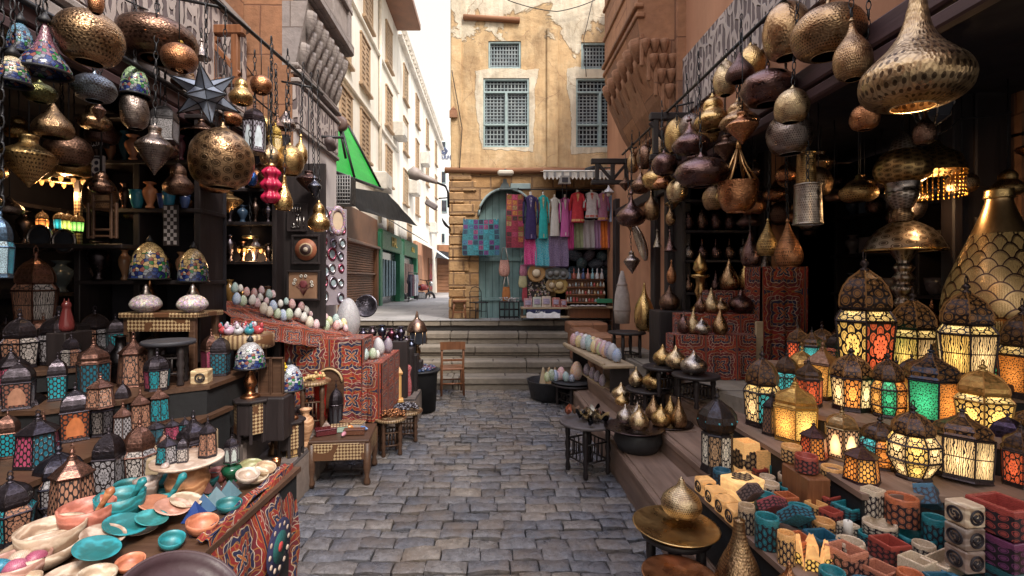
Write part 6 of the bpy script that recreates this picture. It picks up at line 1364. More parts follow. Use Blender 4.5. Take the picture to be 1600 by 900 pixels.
# tilted cubes
pot('sq',1160,1196,760,790,.62,(.22,.16,.15),'dark lattice square box tipped on its side on the heap',True,0,.5,(-.9,.2)); pot('sq',1190,1232,782,812,.60,(.42,.10,.12),'red flowered box tipped towards the viewer',True,0,.4,(-.7,.35)); pot('sq',1222,1272,800,832,.60,(.04,.28,.40),'blue lattice box tipped towards the viewer',True,0,.2,(-.8,.3)); pot('sq',1433,1475,760,806,.66,BL,'dark blue cube leaning against the stacked cubes',True,0,.5,(-.4,.6))
def seal(par,loc,r,rot,col=(.02,.015,.02)):
    m=MB(); m.torus((0,0,0),r,.0028,18,4); m.torus((0,0,0),r*.82,.0018,18,4)
    rr=random.Random(int(loc[0]*999)); 
    for k in range(5):
        a=rr.uniform(0,6); pts=[(r*.62*cos(a+q*.55)*(.4+.14*q),r*.62*sin(a+q*.5)*(.4+.14*q),0) for q in range(5)]; m.tube(pts,.0035,4)
    o=m.build('round_emblem',MT['tint'],par,col,loc,rot); return o
# row of lit amber cubes with round emblems along the table edge
for k in range(4):
    px=1096+k*16.5; py=771+k*16; loc=zx(px+6,py,.55); s=.075
    t=thing('stone_cube',f'glowing amber cube with round emblem, {ORD[k]} from the back along the table edge','lamp cube',loc,.1,'lit amber cubes along the table edge'); MB().box((0,0,s/2),(s,s,s),0,.006).build('body',MT['alabaster'],t,(*AM,(.9,1.3,.7,.5)[k]*.6)); seal(t,(-.038,0,s/2),.025,(0,pi/2,0)); seal(t,(0,-.038,s/2),.025,(pi/2,0,0))
t=thing('lamp_cube','glowing cream stone slab lamp with a dark hand on top beside the amber cubes','lamp cube',zx(1160,778,.55),.3); MB().box((0,0,.05),(.16,.12,.10),0,.006).build('body',MT['alabaster'],t,(*C_,.9))
def hand(par,loc,rot,s,col=(.02,.014,.018)):
    m=MB(); o=[(-.3,-.5),(.3,-.5),(.42,-.15)]
    m.prism([(-.32,-.45),(.32,-.45),(.46,-.2),(.44,.12),(-.44,.12),(-.46,-.2)],2,-.02,.02)
    for x,h_,w_ in((-.28,.42,.16),(-.095,.55,.17),(.095,.55,.17),(.28,.42,.16)): m.prism([(x-w_/2,.1),(x+w_/2,.1),(x+w_/2,h_-.05),(x,h_),(x-w_/2,h_-.05)],2,-.02,.02)
    for sg in(-1,1): m.prism([(sg*.42,-.2),(sg*.44,.1),(sg*.62,.22),(sg*.66,.12),(sg*.54,-.15)][::sg],2,-.02,.02)
    m.v=[(v[0]*s,v[1]*s,v[2]*.1) for v in m.v]; return m.build('hand_emblem',MT['sleeve'],par,(.6,.4,.2),loc,rot)
hand(t,(0,0,.103),(0,0,.2),.09)
p=[q for q in COL.objects if q.get('label','').startswith('tall lit amber stone box')][0]; sc=p.children[0].scale; hand(p,(0,-sc[1]*.5-.004,sc[2]*.48),(pi/2,0,0),.10); hand(p,(-sc[0]*.5-.004,0,sc[2]*.48),(pi/2,0,-pi/2),.10)
# star-shaped lit cup, candle, cubes stacked at the right
loc,w_,h_=spot(1242,1296,824,905,z=.53); t=thing('lotus_lamp','glowing amber lotus-shaped stone lamp with lace petals at the front','lamp',loc)
for k in range(6):
    a=k*pi/3; M_=Matrix.Rotation(a,3,'Z'); m=MB(); m.grid(lambda u,v:tuple(M_@Vector((w_*.40-.012*sin(pi*u)+.012*v,(u-.5)*w_*.46*(1-.75*max(0,v-.6)/.4),h_*.72*v))),6,8,1,1.4); m.build('petal',MT['alabaster'],t,(*AM,1.1)); m=MB(); m.grid(lambda u,v:tuple(M_@Vector((w_*.41-.012*sin(pi*u)+.012*v,(u-.5)*w_*.45,h_*.40*v))),6,6,1,.9); m.build('lace',MT['sleeve'],t,(*Y_,1.2))
MB().lathe([(w_*.36,0),(w_*.36,.02),(.001,.02)],12).build('base',MT['alabaster'],t,(*AM,1)); 
loc=zx(1325,826,.6); t=thing('candle','white candle standing in the cream square holder','candle',(loc[0],loc[1],.565)); MB().lathe([(.016,0),(.016,.065),(.012,.068),(.001,.064)],14).build('wax',MT['tint'],t,(.75,.70,.62)); MB().tube([(0,0,.063),(.001,0,.075)],.0015,4).build('wick',MT['iron'],t)
for k,(y1,y2,lab,c) in enumerate(((740,790,'uppermost of three stacked cream cubes with a script seal',CR),(786,833,'middle one of three stacked cubes, greyish with a disc',(.34,.29,.26)),(828,884,'lowest of three stacked cubes with a dark disc',(.34,.27,.24)))):
    d=1.63; z=H-(y2-CY)*d/F; s=.074; x=(1507-CX)*d/F
    t=thing('stone_cube',lab+' at the right','stone cube',(x,d,.62+.076*(2-k)),.12); MB().box((0,0,s/2),(s,s,s),0,.005).build('body',MT['alabaster'],t,c); seal(t,(0,-s/2-.002,s/2),.024,(pi/2,0,0)); seal(t,(-s/2-.002,0,s/2),.024,(0,pi/2,0))
for k,(lab,c,z) in enumerate((('red lace box on top of the pile at the right edge',(.42,.08,.07),.755),('purple lace box in plastic wrap, middle of the pile at the right edge',(.20,.06,.16),.65),('dark teal lace box at the bottom of the pile at the right edge',(.03,.14,.18),.55))):
    t=thing('square_pot',lab,'pot',(1.73,1.62,z),.2); w_=.135; h_=.098
    o=link('bowl',shared('pot4',lambda:rbox_mesh(4,.84)),t,(*c,0),mat=MT['alabaster']); o.scale=(w_,w_,h_); o=link('sleeve',shared('slv4',lambda:sleeve_mesh(4)),t,(*c,0),mat=MT['sleeve']); o.scale=(w_,w_,h_)

prop(MB().box((1.45,2.22,.636),(.10,.20,.165),0,.006).build('dark_crate',MT['brown_wood']),'small brown crate lifting the amber and red lace pots','crate'); prop(MB().box((2.6,2.63,1.017),(.3,.3,.07),.2,.006).build('dark_crate',MT['dark_wood']),'dark block under the larger script lantern','block')
# ================================================================== LEFT: hanging
hang(80,198,10,104,-1.75,'disc','bronze','big brass saucer lamp with orange glints at the upper left',mat='brass_eng',top=3.3)
for a in [(328-218,328-143,113,161,-1.9,'disc',(.30,.36,.42),'silver blue saucer lamp under the big brass saucer at upper left','brass_eng'),(136,164,-20,22,-1.6,'ball','copper','copper ball lamp cut by the top edge at upper left','brass_plain'),
 (177,313,18,104,-2.05,'disc','dark','wide dark metal dish lamp with coloured cabochons','brass_eng'),(292,399,199,294,-1.7,'ball','bronze','large pierced floral globe lamp below the glass star','brass_floral'),
 (210,272,197,274,-1.95,'spin','pewter','pewter spinning-top lamp with spiked base left of the floral globe','brass'),(405,439,217,259,-1.6,'onion','pale','pale brass drop lamp right of the cage lantern','brass_plain'),
 (432,476,226,274,-1.5,'ball','gold','gold ball lamp with dark holes near the pier','brass'),(456,481,212,258,-1.5,'onion','gold','slender golden drop lamp behind the gold ball by the pier','brass_plain'),
 (481,504,277,312,-1.45,'spin',(.12,.13,.17),'dark blue vase-shaped lamp on a chain by the pier','brass_plain'),(481,516,316,362,-1.42,'gourd','gold','shiny gold pot lamp above the picture of a wheel','brass_plain'),
 (420,428+20,180,200,-1.75,'cone','dark','small dark bell lamp high beside the script band','brass_plain'),(33,92,127,162,-2.0,'disc',(.16,.16,.07),'olive green dish lamp in the dark upper left corner','brass_plain'),
 (142,166,158,192,-2.0,'spin','dark','little dark drop pendant below the silver blue saucer','brass_plain'),(300,330,62,92,-2.1,'cone','pewter','small grey bell lamp by the brown timber bracket','brass_plain'),(280,352,185,212,-2.1,'cone','dark','dark conical shade behind the floral globe','brass_plain')]:
    hang(*a[:8],mat=a[8],top=3.3)
t=[q for q in COL.objects if q.get('label','').startswith('wide dark metal dish')][0]; b=t.children[0].scale
for k,c in enumerate([(.75,.25,.04),(.75,.3,.05),(.05,.10,.35),(.7,.2,.05),(.7,.45,.1),(.05,.1,.3),(.7,.25,.05)]):
    a=k*.9; o=link('cabochon',shared('cab',lambda:MB().lathe([(.001,-.5),(.5,0),(.3,.35),(.001,.45)],10).mesh('cabochon')),t,(*c,0),(b[0]*.42*cos(a),b[0]*.42*sin(a),b[2]*.30),None,MT['tint_gloss']); o.scale=(.05,.05,.04)
def tiff_shade(t,r,h,col,z=0,n=32,alpha=0,prof=None):
    pr=prof or [(.5,0),(.49,.12),(.46,.4),(.38,.68),(.24,.88),(.10,.98),(.04,1)]
    b=MB().lathe([(a*2*r,z+q*h) for a,q in smoothprof(pr)],n,caps=False).build('lamp_shade',MT['tiffany'],t,(*col,alpha)); MB().torus((0,0,z),r,.007,32,5).build('shade_rim',MT['iron'],t); MB().lathe([(.02,0),(.025,.01),(.012,.03),(.002,.05)],10,(0,0,z+h)).build('finial',MT['iron'],t); return b
def htiff(x1,x2,y1,y2,X,col,label,prof=None,top=3.3):
    cx=(x1+x2)/2; d=F*X/(cx-CX); r=(x2-x1)*d/F/2/sqrt(1+(X/d)**2); h=(y2-y1)*d/F; z=H-(y2-CY)*d/F; t=thing('glass_pendant',label,'hanging lamp',(X,d,z)); tiff_shade(t,r,h,col,prof=prof); L=max(.1,top-z-h); o=link('chain',chain_mesh(L),t,mat=MT['iron']); o.location=(0,0,h)
htiff(25,116,36,114,-1.85,(.22,.10,.14),'purple leaded glass bell lamp at the far upper left',[(.5,0),(.48,.12),(.36,.3),(.22,.5),(.13,.7),(.07,.9),(.03,1)])
htiff(-12,52,88,131,-1.9,(.55,.45,.30),'cream and pink leaded glass dome cut by the left edge'); htiff(8,56,36,84,-2.15,(.20,.42,.60),'small pale blue glass shade behind the purple bell lamp')
htiff(186,236,103,150,-2.1,(.30,.42,.25),'leaded glass shade with orange and teal pieces under the dark dish'); hang(187,236,140,202,-2.1,'ball','pewter','speckled grey globe hanging below the orange and teal shade',mat='brass',top=2.6,chain=False)
# glass star
def star():
    t=thing('star_lantern','many-pointed glass star lantern with black leading','hanging lamp',P(322,148,2.95)); g=(1+sqrt(5))/2
    V=[Vector(v).normalized() for v in[(0,1,g),(0,1,-g),(0,-1,g),(0,-1,-g),(1,g,0),(1,-g,0),(-1,g,0),(-1,-g,0),(g,0,1),(g,0,-1),(-g,0,1),(-g,0,-1)]]
    Rm=Matrix.Rotation(.35,3,'X')@Matrix.Rotation(.5,3,'Z'); V=[Rm@v for v in V]
    faces=[]
    for i in range(12):
        for j in range(i):
            for k in range(j):
                if all((V[a]-V[b]).length<1.1 for a,b in((i,j),(j,k),(i,k))): faces.append((i,j,k))
    Rr=.205; gm=MB(); fm=MB()
    for i,v in enumerate(V):
        fs=[(V[a]+V[b]+V[c]).normalized()*.085 for a,b,c in faces if i in(a,b,c)]
        ax=v.orthogonal().normalized(); ay=v.cross(ax); fs.sort(key=lambda p:atan2(p.dot(ay),p.dot(ax)))
        for k in range(5): gm.add([v*Rr,fs[k],fs[(k+1)%5]],[(0,1,2)]); fm.tube([v*Rr,fs[k]],.0035,4); fm.tube([fs[k],fs[(k+1)%5]],.003,4)
    gm.build('glass',MT['tint_gloss'],t,(.20,.23,.30)); fm.build('lead_frame',MT['iron'],t); o=link('chain',chain_mesh(.45),t,mat=MT['iron']); o.location=(0,0,.19)
star()
# cage lantern, yellow lantern, red glass
def hlan(sty,x1,x2,y1,y2,X,metal,cols,kind,label,lit=0,top=3.2):
    cx=(x1+x2)/2; d=F*X/(cx-CX); k=sqrt(1+(X/d)**2); w_=(x2-x1)*d/F/k; h_=(y2-y1)*d/F; z=H-(y2-CY)*d/F; t=lantern(sty,(X,d,z),w_,h_,label,metal,cols,lit,kind,.3,cat='hanging lantern'); L=max(.08,top-z-h_); o=link('chain',chain_mesh(L),t,mat=MT['iron']); o.location=(0,0,1); s=t.scale; o.scale=(1/s[0],1/s[1],1/s[2]); return t
hlan('arch',378,418,160,240,-1.65,(.05,.035,.04),((.55,.62,.68),),'arch','dark metal cage lantern with pale arched panes beside the floral globe'); hlan('hex',418,443,190,238,-1.6,(.55,.36,.08),((.62,.42,.10),),'dots','small yellow metal lantern behind the pale brass drop')
hlan('sq',232,284,158,222,-2.1,(.18,.17,.18),((.42,.40,.42),),'dots','square silver filigree lantern left of the glass star'); hlan('hex',-22,24,325,435,-1.75,(.06,.10,.16),((.05,.30,.42),(.30,.42,.50)),'dots','large blue metal lantern cut by the left edge',top=2.8)
t=thing('glass_gourd_lamp','ruby red lobed glass lamp hanging below the pale brass drop','hanging lamp',P(424,318,3.4)); s=3.4/F
m=MB(); pr=smoothprof([(6*s,0),(15*s,8*s),(9*s,19*s),(16*s,28*s),(9*s,39*s),(14*s,48*s),(4*s,58*s)])
n=40; m.lathe(pr,n,caps=False); m.v=[(x*(1+.12*cos(8*atan2(y,x))),y*(1+.12*cos(8*atan2(y,x))),z) for x,y,z in m.v]; m.build('glass',MT['tint_gloss'],t,(.42,.015,.06)); MB().lathe([(6*s,57*s),(7*s,59*s),(2*s,64*s)],12).build('cap',MT['tint_metal'],t,BR['gold']); o=link('chain',chain_mesh(.9),t,mat=MT['iron']); o.location=(0,0,63*s)
hang(427,458,276,328,-1.5,'bottle','gold','hanging brass vase right of the ruby glass lamp',mat='brass_plain',top=3.0); hang(383,403,266,290,-1.6,'ball',(.04,.12,.40),'small cobalt blue ball left of the brass vase',mat='brass_plain',top=2.6)
# rails
for lb_,pts in (('iron rail along the left wall carrying the hanging lamps',[(-1.8,1.6,3.3),(-1.55,4.4,3.3)]),('second iron rail under the left lintel deeper in the shop',[(-2.1,1.6,2.84),(-2.0,4.3,2.84)])):
    o=Vector(pts[0]); t=thing('lamp_rail',lb_,'rail',pts[0]); L=Vector(pts[1])-o; MB().tube([(0,0,0),L],.014,6).build('rod',MT['iron'],t)
    for f in(.05,.5,.95): MB().tube([L*f,L*f+Vector((-.3 if pts[0][2]>3 else 0,0,.06))],.01,5).build('stay',MT['iron'],t)
# ------------------------------------------------------------------ left cabinet and interior
t=thing('display_cabinet','black shelving cabinet crowded with pots in the left shop','cabinet',(-2.55,3.62,1.0))
for x in(-.45,-.02,.42): MB().box((x,0,.9),(.045,.3,1.8),0,.004).build('post',MT['dark_wood'],t)
for z in(.58,1.1,1.45,1.78): MB().box((0,0,z),(.92,.32,.03),0,.004).build('shelf',MT['dark_wood'],t)
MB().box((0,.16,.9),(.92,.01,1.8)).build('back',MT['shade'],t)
m=MB(); m.box((-.42,-.17,1.02),(.05,.02,.42),0,.003); m.build('inlaid_strip',MT['inlay'],t)
def cabi(kind,px,py,w_,h_,col,label,mat='tint_gloss',name='vase',cat='vase',d=3.5):
    x,y,z=P(px,py,d); s=d/F; r=w_*s/2/1.18; h=h_*s; t_=[.58,1.1,1.45]; zz=min((1.0+q+.016 for q in t_),key=lambda q:abs(q-z))
    t=thing(name,label,cat,(x,d-.03,zz)); MB().lathe(vaseprof(r,h) if kind=='vase' else bowlprof(r,h),18).build('body',MT[mat],t,col); MB().torus((0,0,h-.004),r*.76 if kind=='vase' else r,.005,18,4).build('lip',MT[mat],t,col)
cabi('vase',213,283,27,38,(.50,.24,.14),'salmon stone vase on the upper shelf of the black cabinet'); cabi('vase',239,372,25,40,(.55,.22,.10),'orange stone pot on the middle shelf of the black cabinet'); cabi('bowl',219,372,25,28,(.03,.20,.28),'teal pot left of the orange one in the black cabinet'); cabi('bowl',268,290,22,26,(.03,.16,.25),'dark teal jar at the right of the upper cabinet shelf'); cabi('vase',287,288,16,38,(.14,.05,.07),'dark red bottle on the upper cabinet shelf'); cabi('bowl',259,373,20,22,(.03,.05,.16),'navy pot right of the orange one in the black cabinet')
cabi('vase',160,440,36,60,(.05,.04,.045),'big dark jar in the left bay of the black cabinet','tint_metal'); cabi('bowl',293,373,18,20,(.05,.08,.2),'blue and white bowl at the right end of the cabinet')
t=thing('plaque','white tile with a black 8 inside a frame','plaque',P(154,262,3.2)); s=3.2/F; MB().box((0,0,0),(19*s,.02,37*s),0,.003).build('frame',MT['tint'],t,(.45,.42,.44)); MB().box((0,-.008,0),(15*s,.014,32*s)).build('tile',MT['tint'],t,(.03,.025,.05)); text('8',34*s,(0,-.018,0),(pi/2,0,0),MT['tint'],'numeral',t,(.75,.7,.72),.002)
# script sign drawn with strokes
def script(par,pts_list,s,r,col,loc=(0,0,0)):
    m=MB()
    for pts in pts_list: m.tube([(x*s+loc[0],loc[1],y*s+loc[2]) for x,y in pts],r,5)
    return m.build('script',MT['tint_metal'],par,col)
ALLAH=[[(.9,.1),(.9,1.0)],[(.55,1.0),(.55,.15),(.45,.05),(.3,.12)],[(.3,.95),(.3,.1),(.18,.02),(.05,.1)],[(.05,.1),(-.05,.4),(-.2,.35),(-.25,.1),(-.1,0),(.05,.1)],[(.15,1.1),(.25,1.2),(.35,1.1),(.45,1.2)]]
t=thing('script_plaque','small black plaque with pale calligraphy above the tile 8','plaque',P(153,220,3.2)); MB().box((0,0,0),(34*s,.02,24*s),0,.003).build('board',MT['dark_wood'],t); script(t,ALLAH,15*s,.0035,(.75,.72,.75),(-4*s,-.015,-9*s))
t=thing('wooden_frame_lantern','open brown wooden frame lantern with small gable in the left shop','frame',P(160,373,3.0)); s=3/F
m=MB()
for x in(-14,14): m.box((x*s,0,36*s),(4*s,4*s,72*s),0,.003)
for z in(4,14,46,58,70): m.box((0,0,z*s),(30*s,3.6*s,3.5*s),0,.003)
m.prism([(-17*s,71*s),(17*s,71*s),(0,80*s)],1,-.008,.008); m.build('frame',MT['walnut'],t)
for x in(-22,22): m=MB(); m.box((x*s,0,28*s),(4*s,4*s,56*s),0,.003); m.box((x*.82*s,0,3*s),(8*s,3*s,3*s)); m.box((x*.82*s,0,52*s),(8*s,3*s,3*s)); m.build('side_wing',MT['walnut'],t)
t=thing('checker_panel','chequered black and white game board leaning in the cabinet','board',P(266,352,3.4)); s=3.4/F; m=MB(); MB().box((0,.01,0),(24*s,.016,64*s),0,.003).build('frame',MT['dark_wood'],t)
for i in range(4):
    for j in range(10):
        if (i+j)%2: m.quad(((i-2)*5*s,0,(j-5)*6*s),((i-1)*5*s,0,(j-5)*6*s),((i-1)*5*s,0,(j-4)*6*s),((i-2)*5*s,0,(j-4)*6*s))
m.build('squares',MT['tint'],t,(.38,.34,.34))
for px,py,r,lab in((62,372,23,'round dim mirror plate at the far left of the dark shop, left of two'),(100,377,21,'round dim mirror plate at the far left of the dark shop, right of two')):
    d=3.3; t=thing('mirror_plate',lab,'mirror',P(px,py,d)); q=r*d/F/1.2; M_=Matrix.Rotation(pi/2,3,'X'); MB().torus((0,0,0),q,.012,24,5,M_).build('rim',MT['tint_metal'],t,(.3,.26,.25)); MB().lathe([(q*.97,0),(.001,.01)],24,M=M_,caps=False).build('glass',MT['pane'],t)
# back shelves with dim wares and a few lit lamps
t=thing('wall_shelves','deep dark shelves at the back of the left shop','shelves',(-3.55,2.6,.6))
for z in(1.12,1.48,1.85,2.15): MB().box((0,0,z-.6),(.26,3.0,.03),0,.004).build('shelf',MT['dark_wood'],t)
rr=random.Random(31)
for z in(1.12,1.48,1.85):
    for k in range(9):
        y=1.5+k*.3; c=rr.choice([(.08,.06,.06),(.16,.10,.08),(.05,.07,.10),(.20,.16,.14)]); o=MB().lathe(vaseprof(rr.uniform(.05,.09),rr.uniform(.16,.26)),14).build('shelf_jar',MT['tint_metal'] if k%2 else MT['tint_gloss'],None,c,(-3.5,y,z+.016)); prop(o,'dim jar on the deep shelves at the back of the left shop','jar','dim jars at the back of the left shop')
for px,py,c,lab,st in((66,348,(1,.30,.06),'tiny lit orange lantern deep in the left shop','hex'),(106,350,(.75,.85,.15),'tiny lit yellow green lantern deep in the left shop, middle of three','oct'),(121,352,(.35,.85,.15),'tiny lit green lantern deep in the left shop, right of three','oct'),(94,348,(.03,.35,.35),'tiny lit teal lantern deep in the left shop, left of three','oct')):
    d=3.35; x,y,z=P(px,py+12,d); lantern(st,(x,y,z),.075,.15,lab,(.05,.03,.02),(c,),2.2,'dots',.2)
prop(MB().box((-2.97,3.38,1.83),(.9,.22,.03),0,.004).build('glass_shelf',MT['dark_wood']),'dark hanging shelf under the tiny lit lanterns','shelf')
for (x0,x1,yy,n_,lab) in ((60,135,280,14,'lit brass chandelier glowing deep in the left shop'),(372,410,388,8,'small glowing brass chandelier near the pier in the dark')):
    d=3.4 if x0<100 else 4.3; t=thing('chandelier',lab,'chandelier',P((x0+x1)/2,yy,d)); q=(x1-x0)*d/F/2.3
    MB().torus((0,0,0),q,.015,28,5).torus((0,0,.10),q*.6,.012,24,5).build('ring',MT['tint_metal'],t,BR['gold'])
    for k in range(n_): a=2*pi*k/n_; MB().lathe([(.001,-.035),(.012,-.02),(.014,.0),(.008,.02)],7,(q*cos(a),q*sin(a),-.01)).build('bulb',MT['glow'],t,(1,.45,.12,.9 if k%3 else 1.6))
    o=link('chain',chain_mesh(.5),t,mat=MT['iron']); o.location=(0,0,.1)
# brass candle figures glint
t=thing('tin_lamp','shiny tin cylinder lamp hanging inside the left shop','hanging lamp',P(96,236,3.2)); s=3.2/F; MB().lathe([(13*s,0),(14*s,.01),(14*s,45*s),(9*s,50*s),(2*s,56*s)],20).build('body',MT['brass_plain'],t,(.5,.42,.42)); o=link('chain',chain_mesh(.4),t,mat=MT['iron']); o.location=(0,0,56*s)
# ------------------------------------------------------------------ left stepped lantern racks
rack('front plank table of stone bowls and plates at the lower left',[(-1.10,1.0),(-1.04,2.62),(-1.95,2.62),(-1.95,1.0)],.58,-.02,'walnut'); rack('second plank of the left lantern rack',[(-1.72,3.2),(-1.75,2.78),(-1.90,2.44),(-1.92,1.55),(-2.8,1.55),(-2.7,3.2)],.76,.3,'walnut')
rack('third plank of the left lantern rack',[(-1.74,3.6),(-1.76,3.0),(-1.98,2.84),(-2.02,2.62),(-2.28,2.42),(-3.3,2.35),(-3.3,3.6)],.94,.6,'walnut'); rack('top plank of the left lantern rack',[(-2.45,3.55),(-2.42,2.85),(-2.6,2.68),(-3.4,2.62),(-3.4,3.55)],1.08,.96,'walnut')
dk2=(.06,.05,.062);cu=(.22,.11,.085)
TE=(.02,.26,.32);TD=(.02,.11,.16);PN=(.35,.06,.12);CO_=(.36,.18,.12);GR=(.30,.28,.30);CL=(.45,.40,.38);OL=(.50,.16,.06)
prop(MB().box((-3.02,3.2,1.19),(.5,.4,.215),0,.01).build('dark_crate',MT['dark_wood']),'dark crate lifting the largest brown lantern at left','crate')
KL=[('hex',20,92,392,509,1.30,cu,(CO_,CL),'script','largest brown lantern with script panels on the top of the left rack'),('hex',0,62,488,579,1.08,dk2,(CO_,CL),'rosette','brown domed lantern at the left edge of the top plank'),('hex',60,124,484,572,1.08,dk2,(GR,CL),'rosette','grey domed lantern with pale rosettes, centre of the top plank'),
('hex',122,175,482,555,1.08,dk2,(CO_,GR),'rosette','domed lantern with copper rosettes at the right of the top plank'),('onion',181,225,524,592,.94,dk2,(GR,TD),'rosette','grey onion roofed lantern at the right of the third plank'),('onion',119,164,530,597,.94,dk2,(TD,TE),'rosette','dark teal onion roofed lantern on the third plank'),
('ten',161,184,527,592,.94,dk2,(PN,),'rosette','narrow pink panelled lantern on the third plank'),('oct',226,265,548,612,.94,dk2,(TE,CL,PN),'rosette','eight-sided lantern with teal, white and red sides at the end of the third plank'),('sq',71,109,555,628,.94,dk2,(TE,),'honey','square teal lantern at the left of the third plank'),
('sq',0,60,562,643,.94,dk2,(GR,CO_),'arch','grey lantern with one pale arch at the left edge of the third plank'),('sq',-4,79,606,693,.76,dk2,(TD,),'rosette','big dark teal square lantern at the left edge of the second plank'),('sq',88,147,603,693,.76,dk2,(TE,OL),'arch','lantern with one turquoise arch and one orange arch on the second plank'),
('ten',135,179,586,640,.94,cu,(CO_,),'rosette','coppery domed lantern behind the pair with arches'),('oct',136,180,604,684,.76,dk2,(CL,GR),'rosette','dark lantern with white rosette lattice in the middle of the second plank'),('sq',177,207,594,675,.76,dk2,((.03,.34,.42),),'arch','lantern with a bright turquoise pointed arch on the second plank'),
('ten',203,235,608,674,.76,cu,(CO_,),'rosette','copper rosette lantern right of the turquoise arch'),('ten',233,264,600,662,.76,cu,(TE,),'rosette','copper domed lantern with teal side near the end of the second plank'),('sq',264,284,608,654,.76,dk2,(TE,),'rosette','small teal lantern, leftmost of three tiny ones at the end of the second plank'),
('sq',282,301,606,646,.76,dk2,(OL,),'rosette','small red lantern, middle of three tiny ones at the end of the second plank'),('sq',297,315,604,642,.76,dk2,(TE,),'rosette','small blue lantern, rightmost of three tiny ones at the end of the second plank'),('ten',229,259,655,694,.72,dk2,(TD,),'rosette','tiny dark blue lantern, first of three below the second plank'),
('ten',257,281,652,690,.72,dk2,(PN,),'rosette','tiny plum lantern, second of three below the second plank'),('ten',279,299,650,686,.72,dk2,(TE,),'rosette','tiny teal lantern, third of three below the second plank'),('ten',24,95,645,735,.76,dk2,(PN,TD),'honey','flared dark lantern with plum and blue sides at the left'),
('octs',50,133,695,812,.58,(.045,.042,.06),(TE,CO_,GR,TE),'rosette','large many-sided lantern with blue and brown rosettes near the marble bowls'),('hex',-25,57,742,860,.58,dk2,(TE,CO_),'rosette','large lantern with turquoise and copper sides at the lower left edge'),('sq',145,195,668,777,.58,dk2,(GR,),'rosette','dark square lantern behind the turquoise mortar'),
('hex',192,245,655,763,.58,cu,(CL,GR),'rosette','copper topped lantern with white flower lattice behind the turquoise cups')]
for s_,x1,x2,y1,y2,z,mc,cols,kd,lab in KL:
    loc,w_,h_=spot(x1,x2,y1,y2,z=z); lantern(s_,loc,w_*1.12,h_*1.04,lab,mc,cols,.05,kd,rnd.uniform(.2,.8))
prop(MB().box((-1.80,2.62,.65),(.34,.5,.13),0,.008).build('pale_box',MT['pale_wood']),'pale wooden box under the tiny lanterns','box')
# cake plate with lanterns
t=thing('cake_stand','pale stone cake stand with orange pedestal carrying small lanterns','cake stand',(-1.43,2.26,.58)); MB().lathe([(.07,0),(.085,.03),(.095,.08),(.07,.14),(.03,.155),(.03,.16)],24).build('pedestal',MT['alabaster'],t,(.58,.30,.16)); MB().lathe([(.001,.155),(.13,.16),(.152,.172),(.152,.18),(.12,.172),(.001,.17)],32).build('plate',MT['alabaster'],t,(.62,.52,.45))
for s_,dx,dy,w_,h_,cols,lab in(('ten',-.075,-.03,.095,.135,(TE,GR),'small lantern with blue side, left on the cake stand'),('sq',-.01,-.02,.06,.12,(CL,),'small lantern with pale side, middle on the cake stand'),('ten',.065,.05,.085,.19,(CO_,),'taller brown lantern at the right of the cake stand')): lantern(s_,(-1.43+dx,2.26+dy,.752),w_,h_,lab,dk2,cols,.05,'rosette',.4)
# ------------------------------------------------------------------ stone bowls and plates at lower left
def on(px,py,z=.58): return zx(px,py,z)
TQ2=(.025,.26,.32)
dish(bowlprof(.105,.11),on(80,868),(.55,.45,.36),'large cream marble bowl nested in another at the lower left','bowl','bowl',s=1); dish(bowlprof(.115,.07),(on(80,868)[0]+.02,on(80,868)[1]-.06,.58),(.60,.52,.44),'wider pale marble bowl under the cream one at the lower left','bowl')
def mortar(px,py,r,h,c,pc,lab):
    loc=on(px,py); t=thing('mortar_and_pestle',lab,'mortar',loc); MB().lathe(bowlprof(r,h),28).build('bowl',MT['alabaster'],t,c); MB().lathe([(.012,0),(.02,.02),(.012,.05),(.011,.12),(.018,.16),(.008,.175)],12,(r*.1,0,h*.35),M=Matrix.Rotation(.55,3,'Y')).build('pestle',MT['alabaster'],t,pc)
mortar(136,838,.095,.125,(.58,.22,.17),(.55,.24,.12),'salmon stone mortar with brown pestle'); mortar(188,820,.09,.13,TQ2,TQ2,'turquoise stone mortar with matching pestle'); mortar(228,790,.05,.12,(.36,.31,.30),(.42,.36,.36),'grey brown mortar with pale pestle behind the turquoise one')
mortar(254,800,.058,.06,TQ2,TQ2,'low turquoise cup with pestle right of the grey mortar')
dish(bowlprof(.055,.05),on(249,788),TQ2,'turquoise bowl standing behind the low turquoise cup','bowl')
pl=[(195,848,.085,TQ2,'large turquoise plate, third from the left in the fan of plates'),(160,866,.08,(.50,.40,.34),'brown and cream marble plate, second in the fan of plates'),(150,888,.08,TQ2,'turquoise plate nearest the bottom in the fan of plates'),(222,832,.062,(.62,.52,.46),'pale plate behind the large turquoise one'),(236,836,.065,(.04,.30,.34),'dark turquoise plate right of the large one'),(243,812,.075,(.62,.30,.20),'orange banded plate in the middle of the fan'),(268,818,.075,(.64,.38,.32),'pink plate in the middle of the fan'),(290,806,.07,(.60,.52,.42),'cream plate at the right of the fan'),(112,905,.09,(.60,.50,.42),'cream marble plate with red veins at the bottom'),(302,786,.055,(.60,.58,.55),'white plate under the turquoise one at the back'),(312,782,.06,TQ2,'turquoise plate on a white one at the back'),(284,783,.045,TQ2,'small turquoise dish at the back of the fan')]
for i,(px,py,r,c,lab) in enumerate(pl):
    x,y,z=on(px,py); dish(plateprof(r*.9,.16,.05),(x,y,.585+.055*(i in(0,1,2,4,5,6,7))),c,lab,'plate','plate',tilt=(.0,.30) if i in(0,1,2,4,5,6,7) else None)
loc=on(28,905); dish(bowlprof(.09,.07),loc,(.55,.35,.32),'round bowl with stone eggs in the lower left corner','bowl')
